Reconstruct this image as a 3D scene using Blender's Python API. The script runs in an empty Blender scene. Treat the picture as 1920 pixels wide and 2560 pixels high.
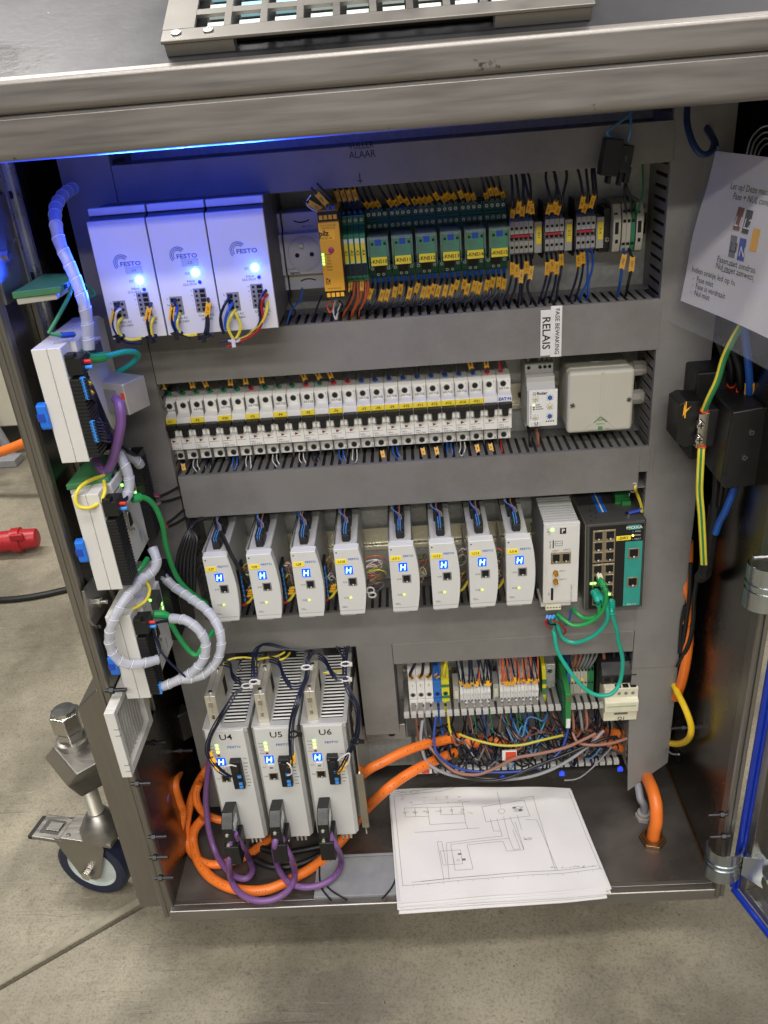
import bpy, bmesh, math, random
from mathutils import Vector, Matrix
random.seed(7)
SC = bpy.context.scene
COL = SC.collection
R = math.radians
# ------------------------------------------------------------------ camera (millimetres, origin on the mounting plate)
F_PX, CAM, PITCH, YAW, ROLL = 2098.4, (25.9, -1057.6, 459.9), -27.52, -2.89, -4.9
_p, _y, _r = R(PITCH), R(YAW), R(ROLL)
FW = Vector((math.sin(_y)*math.cos(_p), math.cos(_y)*math.cos(_p), math.sin(_p)))
_rt = FW.cross(Vector((0, 0, 1))).normalized(); _up = _rt.cross(FW)
RT = _rt*math.cos(_r) + _up*math.sin(_r); UP = _up*math.cos(_r) - _rt*math.sin(_r)
CV = Vector(CAM)
cd = bpy.data.cameras.new('camera'); co = bpy.data.objects.new('camera', cd); COL.objects.link(co)
cd.sensor_fit = 'VERTICAL'; cd.sensor_height = 36; cd.lens = F_PX/2560*36
cd.clip_start = .02; cd.clip_end = 100
co.matrix_world = Matrix(((RT.x, UP.x, -FW.x, CAM[0]*.001), (RT.y, UP.y, -FW.y, CAM[1]*.001), (RT.z, UP.z, -FW.z, CAM[2]*.001), (0, 0, 0, 1)))
SC.camera = co
# ------------------------------------------------------------------ world, lamps, exposure
FLOOR = -720
w = bpy.data.worlds.new('World'); SC.world = w; w.use_nodes = True
bg = w.node_tree.nodes['Background']; bg.inputs[0].default_value = (.93, .96, 1.0, 1); bg.inputs[1].default_value = .125
def area(name, loc, size, power, col=(1, .955, .89), aim=None):
    l = bpy.data.lights.new(name, 'AREA'); l.shape = 'RECTANGLE'; l.size, l.size_y = size; l.energy = power*.95; l.color = col
    o = bpy.data.objects.new(name, l); COL.objects.link(o); o.location = loc
    if aim: o.rotation_euler = (Vector(aim)-Vector(loc)).to_track_quat('-Z', 'Y').to_euler()
    return o
area('hall_ceiling_lamp', (.3, -1.5, 3.2), (3.2, .35), 95)
area('hall_ceiling_lamp', (-.6, -3.4, 3.2), (4.0, .35), 155)
area('hall_ceiling_lamp', (.6, -5.6, 3.2), (5.0, .4), 260)
area('hall_ceiling_lamp', (-2.2, .9, 3.2), (3.0, .35), 150)
area('hall_ceiling_lamp', (2.4, .6, 3.2), (3.0, .35), 70)
SC.view_settings.view_transform = 'Standard'; SC.view_settings.look = 'None'
SC.view_settings.exposure = 0; SC.view_settings.gamma = 1; SC.view_settings.use_curve_mapping = False
SC.cycles.max_bounces = 7; SC.cycles.transparent_max_bounces = 8
# ------------------------------------------------------------------ helpers
ZM = dict(n=(0, 0, 1), z1=(0,0,.57866), z2=(960,0,.57866), z3=(200,460,.3255), z4=(680,420,.37372), z5=(1200,400,.30139), z6=(380,860,.31344), z7=(860,860,.3255), z8=(1280,740,.26522),
 y1=(460,1220,.28933), y2=(900,1220,.28933), y3=(1300,1160,.22905), y4=(460,1580,.28933), y5=(440,1860,.30139), y6=(960,1580,.40989), y7=(940,1900,.37372), y8=(0,800,.28933),
 x1=(160,1160,.28933), x2=(80,1680,.27127), x3=(0,380,.25316), x4=(1620,240,.28037), x5=(1620,840,.28037), x6=(1520,1380,.28031), x7=(1500,1900,.25316))
def A(zn, u, v, Y=None, X=None, Z=None, plane=None):
    """survey point: sight line of a spot in the photograph, met with a plane whose distance is known"""
    a, b, s = ZM[zn]; d = FW*F_PX + RT*(a+s*u-960) - UP*(b+s*v-1280)
    if plane: n, p0 = plane; t = n.dot(p0-CV)/n.dot(d)
    elif Y is not None: t = (Y-CV.y)/d.y
    elif X is not None: t = (X-CV.x)/d.x
    else: t = (Z-CV.z)/d.z
    return CV + d*t
def AA(zn, pts, Y=None, **k):   # pts: (u,v) or (u,v,Y)
    return [A(zn, p[0], p[1], **(dict(Y=p[2]) if len(p) > 2 else (dict(Y=Y) if Y is not None else k))) for p in pts]
def hexc(h):
    c = [int(h[i:i+2], 16)/255 for i in (1, 3, 5)]
    return tuple((x/12.92 if x <= .04045 else ((x+.055)/1.055)**2.4) for x in c)
MATS = {}
def mat(name, col, rough=.5, metal=0., var=.08, vs=60, bump=.0, bs=400, emit=0, spec=.5, trans=0, stretch=None, alpha=1, rvar=.12, coat=0, dirt=None):
    if isinstance(col, str): col = hexc(col)
    m = bpy.data.materials.new(name); m.use_nodes = True; nt = m.node_tree; N = nt.nodes; L = nt.links
    b = N['Principled BSDF']; b.inputs['Roughness'].default_value = rough; b.inputs['Metallic'].default_value = metal
    b.inputs['Specular IOR Level'].default_value = spec
    if coat: b.inputs['Coat Weight'].default_value = coat
    tc = N.new('ShaderNodeTexCoord'); mp = N.new('ShaderNodeMapping'); L.new(tc.outputs['Object'], mp.inputs[0])
    if stretch: mp.inputs['Scale'].default_value = stretch
    nz = N.new('ShaderNodeTexNoise'); nz.inputs['Scale'].default_value = vs; nz.inputs['Detail'].default_value = 4; L.new(mp.outputs[0], nz.inputs[0])
    rm = N.new('ShaderNodeMapRange'); rm.inputs[1].default_value = .3; rm.inputs[2].default_value = .7; rm.inputs[3].default_value = 1-var; rm.inputs[4].default_value = 1+var
    L.new(nz.outputs[0], rm.inputs[0])
    mx = N.new('ShaderNodeMix'); mx.data_type = 'RGBA'; mx.blend_type = 'MULTIPLY'; mx.inputs[0].default_value = 1
    mx.inputs[6].default_value = (*col, 1); L.new(rm.outputs[0], mx.inputs[7]); out = mx.outputs[2]
    if dirt:   # dirt: colour, scale, threshold, softness
        dc, ds, th, so = dirt
        n2 = N.new('ShaderNodeTexNoise'); n2.inputs['Scale'].default_value = ds; n2.inputs['Detail'].default_value = 6; n2.inputs['Roughness'].default_value = .65; L.new(tc.outputs['Object'], n2.inputs[0])
        r2 = N.new('ShaderNodeMapRange'); r2.inputs[1].default_value = th-so; r2.inputs[2].default_value = th+so; L.new(n2.outputs[0], r2.inputs[0])
        m2 = N.new('ShaderNodeMix'); m2.data_type = 'RGBA'; L.new(r2.outputs[0], m2.inputs[0]); L.new(out, m2.inputs[6]); m2.inputs[7].default_value = (*dc, 1); out = m2.outputs[2]
    L.new(out, b.inputs['Base Color'])
    r3 = N.new('ShaderNodeMapRange'); r3.inputs[1].default_value = .3; r3.inputs[2].default_value = .7; r3.inputs[3].default_value = max(0, rough-rvar*rough*1.5); r3.inputs[4].default_value = min(1, rough+rvar*rough*1.5)
    L.new(nz.outputs[0], r3.inputs[0]); L.new(r3.outputs[0], b.inputs['Roughness'])
    if bump:
        nb = N.new('ShaderNodeTexNoise'); nb.inputs['Scale'].default_value = bs; nb.inputs['Detail'].default_value = 2; L.new(mp.outputs[0], nb.inputs[0])
        bp = N.new('ShaderNodeBump'); bp.inputs['Strength'].default_value = bump; bp.inputs['Distance'].default_value = .001; L.new(nb.outputs[0], bp.inputs['Height']); L.new(bp.outputs[0], b.inputs['Normal'])
    if emit: b.inputs['Emission Color'].default_value = (*col, 1); b.inputs['Emission Strength'].default_value = emit
    if trans: b.inputs['Transmission Weight'].default_value = trans
    if alpha < 1: b.inputs['Alpha'].default_value = alpha
    MATS[name] = m; return m
for a in [
 ('duct_grey', '#807e7b', .48, 0, .05, 22, .05, 900), ('duct_dark', '#74726f', .55),
 ('plate_zinc', '#b9bab6', .45, .4, .14, 140), ('rail_zinc', '#c4c2b4', .3, .9, .08, 80),
 ('white_plastic', '#cfceca', .42, 0, .025, 25), ('mcb_white', '#ebeae6', .45, 0, .03, 40), ('psu_white', '#d6d5d2', .4, 0, .02, 20),
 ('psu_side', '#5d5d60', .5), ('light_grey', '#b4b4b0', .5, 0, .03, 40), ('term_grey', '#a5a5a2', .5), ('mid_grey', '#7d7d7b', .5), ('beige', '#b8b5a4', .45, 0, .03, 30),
 ('cream', '#d9d5bd', .45), ('black', '#141415', .42), ('black_rubber', '#0d0d0e', .6), ('black_soft', '#1b1b1d', .55), ('hole', '#040405', .8),
 ('navy', '#10162f', .38, 0, .1, 50), ('blue_wire', '#1f55a8', .4), ('light_blue', '#3f8fe0', .4), ('pale_blue_wire', '#4d86b8', .45), ('brown_wire', '#8a5a48', .45), ('grey_wire', '#77777a', .45), ('white_wire', '#d8d8d8', .4),
 ('red_wire', '#a11c22', .4), ('orange_wire', '#d0643a', .42), ('pink_wire', '#94695a', .5), ('green_wire', '#2c7a4b', .45), ('yellow_wire', '#dccb3c', .42),
 ('orange_cable', '#e9782a', .42, 0, .05, 30), ('purple_cable', '#775389', .42, 0, .04, 30), ('teal_cable', '#1fa28a', .4), ('green_cable', '#27964f', .42), ('grey_cable', '#8d8d92', .45), ('yellow_cable', '#e8c224', .4),
 ('tag_orange', '#f3b52a', .5), ('tag_yellow', '#f3dc3c', .5), ('ferrule_red', '#c92b28', .4), ('ferrule_green', '#138a4d', .4), ('ferrule_orange', '#d8481d', .4),
 ('relay_green', '#1d6149', .5, 0, .06, 60), ('relay_face', '#4c8d69', .5), ('slim_green', '#2c7f5e', .5), ('relay_blue', '#2144a8', .45), ('pilz_yellow', '#e0a224', .5, 0, .04, 40),
 ('mark_red', '#b3253a', .5), ('print_black', '#101014', .6), ('print_grey', '#6b6b6b', .6), ('festo_blue', '#2a62b5', .6), ('print_white', '#e6e6e6', .6), ('print_red', '#7c2630', .6), ('print_green', '#4f9355', .6),
 ('teal_panel', '#2f9488', .45), ('switch_grey', '#4f4d4b', .45, .2, .05, 50), ('switch_side', '#8a8882', .4, .6), ('jack_metal', '#a99c86', .32, .85), ('gold', '#c79a3e', .25, 1.), ('screw_metal', '#b8b8ba', .25, 1.), ('screw_dark', '#3b3b3e', .35, .8),
 ('drive_white', '#c9cac8', .45, 0, .03, 25), ('drive_metal', '#c3c3c0', .42, .35, .05, 60), ('hood_metal', '#cbc6b8', .4, .6, .08, 50), ('louver_metal', '#e4e3de', .45, .1), ('dark_blue', '#17335c', .45), ('mid_blue', '#1f3f8a', .42), ('earth_wire', '#b3ac3f', .45), ('bus_black', '#141415', .2), ('bright_metal', '#c9c8c3', .22, 1.),
 ('ground_green', '#3f7a4e', .5), ('ground_yellow', '#d8d02c', .5), ('term_blue', '#2b6fc0', .5), ('pcb_green', '#2c7d3f', .45), ('paper', '#dfdddd', .75, 0, .04, 9, .5, 22), ('label_white', '#e2e2e0', .6),
 ('clip_blue', '#1f6fd6', .4), ('seal_blue', '#0e2f9e', .32), ('tyre_blue', '#1c2238', .5, 0, .08, 60), ('rim_grey', '#9fb2bd', .4), ('rim_pale', '#bac3c0', .4), ('plug_red', '#a81f28', .4),
 ('knob_blue', '#1d62b3', .4), ('knob_cream', '#d8d4b8', .4), ('knob_pink', '#a3275e', .4), ('box_grey', '#c3c0b2', .5, 0, .02, 25), ('gland_grey', '#a6a19a', .5), ('pen_blue', '#14182e', .6), ('grey_lid', '#84868a', .5),
 ('cable_black', '#161617', .45), ('bronze', '#8f6f4e', .35, .9)]:
    mat(*a)
mat('steel', '#9b9893', .4, .95, .05, 14, .03, 90, stretch=(1, 12, 12))
mat('steel_v', '#8f8c86', .38, .95, .06, 14, .02, 90, stretch=(12, 12, 1))
mat('steel_in', '#77736e', .26, 1., .06, 10)
mat('steel_tray', '#6f6a65', .4, .7, .2, 10, .08, 140, dirt=(hexc('#6d6358'), 16, .62, .07), rvar=.4)
mat('steel_top', '#434347', .44, .7, .35, 9, .1, 160, dirt=(hexc('#c9c6bd'), 130, .735, .02), rvar=.3)
mat('steel_beam', '#8d8986', .45, .85, .07, 10, .025, 60, stretch=(1, 14, 14), dirt=(hexc('#3c3a3c'), 26, .685, .02))
mat('grid_steel', '#85827e', .45, .7, .05, 30)
mat('roof_bounce', '#9a9a98', .6, .3)  # pale matt grey given to the roof so blue lamp light bounces down
for n_ in ('duct_grey',):   # handling marks: faint dull smears
    m_ = MATS[n_]; nt_ = m_.node_tree; b_ = nt_.nodes['Principled BSDF']; src_ = b_.inputs['Base Color'].links[0].from_socket
    tc_ = nt_.nodes.new('ShaderNodeTexCoord'); ns_ = nt_.nodes.new('ShaderNodeTexNoise'); ns_.inputs['Scale'].default_value = 9; ns_.inputs['Detail'].default_value = 9; ns_.inputs['Roughness'].default_value = .7
    nt_.links.new(tc_.outputs['Object'], ns_.inputs[0]); mr_ = nt_.nodes.new('ShaderNodeMapRange'); mr_.inputs[1].default_value = .47; mr_.inputs[2].default_value = .72; mr_.inputs[4].default_value = .75; nt_.links.new(ns_.outputs[0], mr_.inputs[0])
    mx_ = nt_.nodes.new('ShaderNodeMix'); mx_.data_type = 'RGBA'; nt_.links.new(mr_.outputs[0], mx_.inputs[0]); nt_.links.new(src_, mx_.inputs[6]); mx_.inputs[7].default_value = (*hexc('#6a6764'), 1); nt_.links.new(mx_.outputs[2], b_.inputs['Base Color'])
mat('chrome', '#bdb9ae', .16, 1., .04, 40)
mat('zinc_clamp', '#a8b0b4', .22, 1., .1, 30)
mat('wrap', '#d8dce6', .3, 0, .03, 60, alpha=.5)
mat('wrap_edge', '#eef0f5', .35, 0, .03, 60)
mat('sleeve_clear', '#d8dadd', .2, 0, .02, 20, alpha=.09)
mat('relay_clear', '#9fb0a8', .15, 0, .02, 20, alpha=.30)
mat('tyre_clear', '#5c6068', .4)
mat('led_blue', (.05, .25, 1.), .3, emit=30); mat('led_core', (.55, .9, 1.), .3, emit=60)
mat('display_blue', (.0, .06, .75), .3, emit=.9); mat('display_seg', (.25, .75, 1.), .3, emit=5)
mat('led_green', (.25, 1., .12), .3, emit=4); mat('led_yellow', (.85, .9, .15), .3, emit=2.5); mat('led_yg', (.6, .75, .1), .3, emit=.9); mat('tie_blue_glow', (.02, .06, .7), .4, emit=.6)  # the blue tie plastic is given a glow though it is no lamp
mat('key_white', (.78, .86, .80), .4, emit=.35); mat('key_cyan', (.45, .8, .92), .4, emit=.4)

def concrete():
    m = mat('concrete', '#8d8675', .56, 0, .2, 2.2, .5, 260, rvar=.3); nt = m.node_tree; N = nt.nodes; L = nt.links
    b = N['Principled BSDF']; src = b.inputs['Base Color'].links[0].from_socket
    tc = [n for n in N if n.type == 'TEX_COORD'][0]
    def layer(src, scale, lo, hi, col, fac, stretch=None, rot=0, detail=8):
        mp = N.new('ShaderNodeMapping'); L.new(tc.outputs['Object'], mp.inputs[0])
        if stretch: mp.inputs['Scale'].default_value = stretch
        mp.inputs['Rotation'].default_value[2] = rot
        n = N.new('ShaderNodeTexNoise'); n.inputs['Scale'].default_value = scale; n.inputs['Detail'].default_value = detail; n.inputs['Roughness'].default_value = .62; L.new(mp.outputs[0], n.inputs[0])
        r = N.new('ShaderNodeMapRange'); r.inputs[1].default_value = lo; r.inputs[2].default_value = hi; r.inputs[4].default_value = fac; L.new(n.outputs[0], r.inputs[0])
        x = N.new('ShaderNodeMix'); x.data_type = 'RGBA'; L.new(r.outputs[0], x.inputs[0]); L.new(src, x.inputs[6]); x.inputs[7].default_value = (*hexc(col), 1); return x.outputs[2]
    o = layer(src, 3.2, .42, .64, '#5f5a4d', .75)
    o = layer(o, 9, .48, .68, '#a69e89', .45)
    o = layer(o, 260, .48, .72, '#474339', .55, detail=4)
    o = layer(o, 48, .6, .74, '#4b463c', .5, detail=6)
    def lines(src, scale, wd, col, fac, stretch, rot):   # hairline scratches: level curves of a stretched noise
        mp = N.new('ShaderNodeMapping'); L.new(tc.outputs['Object'], mp.inputs[0]); mp.inputs['Scale'].default_value = stretch; mp.inputs['Rotation'].default_value[2] = rot
        n = N.new('ShaderNodeTexNoise'); n.inputs['Scale'].default_value = scale; n.inputs['Detail'].default_value = 2; L.new(mp.outputs[0], n.inputs[0])
        s1 = N.new('ShaderNodeMath'); s1.operation = 'SUBTRACT'; s1.inputs[1].default_value = .5; L.new(n.outputs[0], s1.inputs[0]); s2 = N.new('ShaderNodeMath'); s2.operation = 'ABSOLUTE'; L.new(s1.outputs[0], s2.inputs[0])
        r = N.new('ShaderNodeMapRange'); r.inputs[1].default_value = 0; r.inputs[2].default_value = wd; r.inputs[3].default_value = fac; r.inputs[4].default_value = 0; L.new(s2.outputs[0], r.inputs[0])
        g = N.new('ShaderNodeTexNoise'); g.inputs['Scale'].default_value = 7; L.new(tc.outputs['Object'], g.inputs[0]); g2 = N.new('ShaderNodeMapRange'); g2.inputs[1].default_value = .45; g2.inputs[2].default_value = .65; L.new(g.outputs[0], g2.inputs[0])
        mu = N.new('ShaderNodeMath'); mu.operation = 'MULTIPLY'; L.new(r.outputs[0], mu.inputs[0]); L.new(g2.outputs[0], mu.inputs[1])
        x = N.new('ShaderNodeMix'); x.data_type = 'RGBA'; L.new(mu.outputs[0], x.inputs[0]); L.new(src, x.inputs[6]); x.inputs[7].default_value = (*hexc(col), 1); return x.outputs[2]
    o = lines(o, 2.2, .006, '#4a453c', .5, (.5, 16, 1), .9)
    o = lines(o, 2.8, .006, '#4a453c', .45, (.4, 18, 1), -.7)
    o = lines(o, 3.5, .004, '#b7af9b', .4, (.5, 14, 1), .35)
    o = layer(o, 150, .70, .73, '#2f2b26', .8, detail=2)
    L.new(o, b.inputs['Base Color'])
concrete()

class M:
    def __init__(s): s.v = []; s.f = []
    def add(s, vs, fs):
        k = len(s.v); s.v += [tuple(v) for v in vs]; s.f += [tuple(i+k for i in f) for f in fs]; return s
    def box(s, x0, x1, y0, y1, z0, z1):
        return s.add([(x, y, z) for x in (x0, x1) for y in (y0, y1) for z in (z0, z1)], [(0,1,3,2),(4,6,7,5),(0,4,5,1),(2,3,7,6),(0,2,6,4),(1,5,7,3)])
    def ext(s, pts, ax, lo, hi):   # closed polygon pulled along an axis; pts hold the other two coordinates in x,y,z order
        n = len(pts)
        def q(p, t): return {'X': (t, p[0], p[1]), 'Y': (p[0], t, p[1]), 'Z': (p[0], p[1], t)}[ax]
        return s.add([q(p, lo) for p in pts]+[q(p, hi) for p in pts], [tuple(range(n)), tuple(range(2*n-1, n-1, -1))]+[(i, (i+1) % n, n+(i+1) % n, n+i) for i in range(n)])
    def cyl(s, p, q, r, n=12, r2=None):
        p, q = Vector(p), Vector(q); d = (q-p).normalized(); a = d.orthogonal().normalized(); b = d.cross(a); r2 = r if r2 is None else r2
        c = [(a*math.cos(2*math.pi*i/n)+b*math.sin(2*math.pi*i/n)) for i in range(n)]
        return s.add([p+x*r for x in c]+[q+x*r2 for x in c], [tuple(range(n-1, -1, -1)), tuple(range(n, 2*n))]+[(i, (i+1) % n, n+(i+1) % n, n+i) for i in range(n)])
    def rings(s, rings, closed=False, cap=True):
        n = len(rings[0]); k = len(rings); f = []
        for j in range(k if closed else k-1):
            a, b = j*n, ((j+1) % k)*n
            f += [(a+i, a+(i+1) % n, b+(i+1) % n, b+i) for i in range(n)]
        if cap and not closed: f += [tuple(range(n-1, -1, -1)), tuple(range((k-1)*n, k*n))]
        return s.add([p for r in rings for p in r], f)
    def tube(s, pts, r, n=8, closed=False, cap=True, sq=None):
        pts = [Vector(p) for p in pts]; k = len(pts); rg = []; nrm = None
        for i, p in enumerate(pts):
            t = (pts[(i+1) % k]-pts[i-1]) if closed else (pts[min(i+1, k-1)]-pts[max(i-1, 0)])
            t = t.normalized() if t.length > 1e-6 else Vector((0, 0, 1))
            nrm = t.orthogonal().normalized() if nrm is None else (nrm-t*nrm.dot(t)).normalized()
            b = t.cross(nrm); rr = r(i/(k-1)) if callable(r) else r
            rg.append([p+(nrm*math.cos(2*math.pi*j/n)+b*math.sin(2*math.pi*j/n))*rr for j in range(n)])
        return s.rings(rg, closed, cap)
    def lathe(s, prof, o=(0, 0, 0), ax=(0, 0, 1), n=24):   # prof: (radius, along)
        o, d = Vector(o), Vector(ax).normalized(); a = d.orthogonal().normalized(); b = d.cross(a)
        return s.rings([[o+d*h+(a*math.cos(2*math.pi*i/n)+b*math.sin(2*math.pi*i/n))*max(r, .01) for i in range(n)] for r, h in prof])
    def grid(s, fn, nu, nv):
        return s.add([fn(i/nu, j/nv) for j in range(nv+1) for i in range(nu+1)], [(j*(nu+1)+i, j*(nu+1)+i+1, (j+1)*(nu+1)+i+1, (j+1)*(nu+1)+i) for j in range(nv) for i in range(nu)])
    def mesh(s, name, m, bev=0, seg=2, off=(0, 0, 0), smooth=True, ang=35):
        me = bpy.data.meshes.new(name); me.from_pydata([((x-off[0])*.001, (y-off[1])*.001, (z-off[2])*.001) for x, y, z in s.v], [], s.f)
        bm = bmesh.new(); bm.from_mesh(me); bmesh.ops.recalc_face_normals(bm, faces=bm.faces)
        if bev:
            es = [e for e in bm.edges if len(e.link_faces) == 2 and e.calc_face_angle(0) > .5]
            bmesh.ops.bevel(bm, geom=es, offset=bev*.001, segments=seg, affect='EDGES', profile=.5, clamp_overlap=True)
        bm.to_mesh(me); bm.free()
        me.materials.append(MATS[m])
        if smooth:
            me.polygons.foreach_set('use_smooth', [True]*len(me.polygons)); me.set_sharp_from_angle(angle=R(ang))
            if bev:   # keep the flats flat: each corner takes the normal of its largest faces
                nv = [Vector() for _ in me.vertices]
                for p in me.polygons:
                    k = p.normal*(p.area**2)
                    for i in p.vertices: nv[i] += k
                me.normals_split_custom_set_from_vertices([n.normalized() if n.length > 0 else Vector((0, 0, 1)) for n in nv])
        return me
def link(name, data, parent=None, loc=(0, 0, 0), rot=(0, 0, 0)):
    o = bpy.data.objects.new(name, data); COL.objects.link(o); o.parent = parent
    o.location = tuple(c*.001 for c in loc); o.rotation_euler = rot; return o
def tagp(o, label, cat, group=None, kind=None):
    o['label'] = label
    if cat: o['category'] = cat
    if group: o['group'] = group
    if kind: o['kind'] = kind
    return o
def thing(name, label, cat, loc=(0, 0, 0), group=None, rot=(0, 0, 0)):
    return tagp(link(name, None, None, loc, rot), label, cat, group)
def part(name, mb, m, parent, bev=0, seg=2, loc=(0, 0, 0), rot=(0, 0, 0), smooth=True, label=None, ang=35):
    o = link(name, mb.mesh(name, m, bev, seg, smooth=smooth, ang=ang), parent, loc, rot)
    if label: o['label'] = label
    return o
def wpart(name, mb, m, parent, bev=0, seg=2, smooth=True):   # part given in world millimetres under an unrotated parent
    off = Vector(); p = parent
    while p: off += p.location*1000; p = p.parent
    return link(name, mb.mesh(name, m, bev, seg, off=off, smooth=smooth), parent)
def solo(name, mb, m, label, cat, group=None, bev=0, seg=2, kind=None, smooth=True):
    xs, ys, zs = zip(*mb.v); off = ((min(xs)+max(xs))/2, (min(ys)+max(ys))/2, min(zs))
    o = link(name, mb.mesh(name, m, bev, seg, off=off, smooth=smooth), None, off)
    return tagp(o, label, cat, group, kind)
CACHE = {}
def cpart(key, name, mk, m, parent, loc=(0, 0, 0), rot=(0, 0, 0), bev=0, seg=2):   # alike pieces share their mesh
    if (key, m) not in CACHE: CACHE[(key, m)] = mk().mesh(name, m, bev, seg)
    return link(name, CACHE[(key, m)], parent, loc, rot)
TX = []
FRONT = Matrix(((1, 0, 0), (0, 0, -1), (0, 1, 0))).to_4x4()   # text read from -Y
def txt(s, h, m, parent, loc, rot=None, bold=0., align='CENTER', name='lettering', sx=1.):
    M4 = Matrix.Translation(Vector(loc)*.001) @ (rot if rot is not None else FRONT)
    TX.append((s, h, m, parent, M4, bold, align, name, sx))
def flush_text():
    keys = {}
    for t in TX:
        k = (t[0], t[5], t[6])
        if k not in keys:
            c = bpy.data.curves.new('t', 'FONT'); c.body = t[0]; c.size = 1; c.resolution_u = 2; c.offset = t[5]; c.align_x = t[6]; c.align_y = 'CENTER'; c.fill_mode = 'FRONT'
            o = bpy.data.objects.new('t', c); COL.objects.link(o); keys[k] = o
    bpy.context.view_layer.update(); dg = bpy.context.evaluated_depsgraph_get()
    base = {k: bpy.data.meshes.new_from_object(o.evaluated_get(dg)) for k, o in keys.items()}
    for k, o in keys.items(): c = o.data; bpy.data.objects.remove(o); bpy.data.curves.remove(c)
    cm = {}
    for s, h, m, parent, M4, bold, align, name, sx in TX:
        k = (s, bold, align); kk = (k, h, m, sx)
        if kk not in cm:
            me = base[k].copy(); me.transform(Matrix.Diagonal((h*.00137*sx, h*.00137, h*.00137, 1))); me.materials.clear(); me.materials.append(MATS[m]); me.name = name; cm[kk] = me
        o = bpy.data.objects.new(name, cm[kk]); COL.objects.link(o); o.parent = parent; o.matrix_basis = M4
    for me in base.values(): bpy.data.meshes.remove(me)
def spl(pts, n=6, closed=False):   # Catmull-Rom through the points
    P = [Vector(p) for p in pts]; k = len(P); out = []
    if k == 2: return [P[0].lerp(P[1], i/n) for i in range(n+1)]
    for i in range(k if closed else k-1):
        if closed: a, b, c, d = P[i-1], P[i], P[(i+1) % k], P[(i+2) % k]
        else: a, b, c, d = P[max(i-1, 0)], P[i], P[i+1], P[min(i+2, k-1)]
        for j in range(n):
            t = j/n; out.append(.5*((2*b)+(c-a)*t+(2*a-5*b+4*c-d)*t*t+(3*b-a-3*c+d)*t**3))
    if not closed: out.append(P[-1])
    return out
def wire(pts, r, m, label, group=None, name='wire', n=6, seg=5, cat='wire'):
    s = spl(pts, seg); o = solo(name, M().tube(s, r, n), m, label, cat, group); return o, s
def basis(T, p):
    T = T.normalized(); N = (CV-p); N = (N-T*N.dot(T)).normalized(); B = N.cross(T)
    return T, B, N
def wtag(w, s, t, text=None, m='tag_orange', L=6.5, wd=2.3, flip=False):
    """marker sleeve slid over a wire at fraction t of its run"""
    i = min(max(int(t*(len(s)-1)), 1), len(s)-2); p = s[i]; T, B, N = basis(s[i+1]-s[i-1], p); th = 1.5
    if flip: T, B = -T, -B
    pl = [(-L, -wd), (L, -wd), (L-1.6, 0), (L, wd), (-L, wd), (-L+1.6, 0)]
    mb = M(); vs = [p+T*a+B*b-N*th for a, b in pl]+[p+T*a+B*b+N*th for a, b in pl]
    mb.add(vs, [(5, 4, 3, 2, 1, 0), (6, 7, 8, 9, 10, 11)]+[(k, (k+1) % 6, 6+(k+1) % 6, 6+k) for k in range(6)])
    o = wpart('wire_marker', mb, m, w)
    if text:
        q = (p+N*(th+.25))*.001 - w.location
        R3 = Matrix((T, B, N)).transposed().to_4x4(); TX.append((text, 2.6, 'print_black', w, Matrix.Translation(q) @ R3, 0, 'CENTER', 'lettering', .8))
    return o
def wband(w, s, t0, t1, r, m, name='ferrule', n=8):
    a = int(t0*(len(s)-1)); b = max(int(t1*(len(s)-1)), a+1)
    return wpart(name, M().tube(s[a:b+1], r, n), m, w)
ORD = 'first second third fourth fifth sixth seventh eighth ninth tenth eleventh twelfth thirteenth fourteenth fifteenth sixteenth seventeenth eighteenth nineteenth twentieth twenty-first twenty-second twenty-third twenty-fourth twenty-fifth twenty-sixth twenty-seventh twenty-eighth twenty-ninth thirtieth'.split()
def screw(parent, loc, r=2.2, m='screw_metal', d=1.2):   # slotted head looking out of the front
    def mk():
        b = M(); b.cyl((0, 0, 0), (0, -d, 0), r, 10); return b
    o = cpart(('scr', r, d), 'screw', mk, m, parent, loc)
    cpart(('slot', r), 'slot', lambda: M().box(-r*.8, r*.8, -.15, 0, -r*.18, r*.18).box(-r*.18, r*.18, -.16, .01, -r*.8, r*.8), 'hole', o, (0, -d, 0), (0, random.random()*3, 0))
    return o
def hole(parent, loc, r=2.2, m='hole'):
    return cpart(('hole', r), 'terminal_hole', lambda: M().cyl((0, .3, 0), (0, -.25, 0), r, 12), m, parent, loc)

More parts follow.
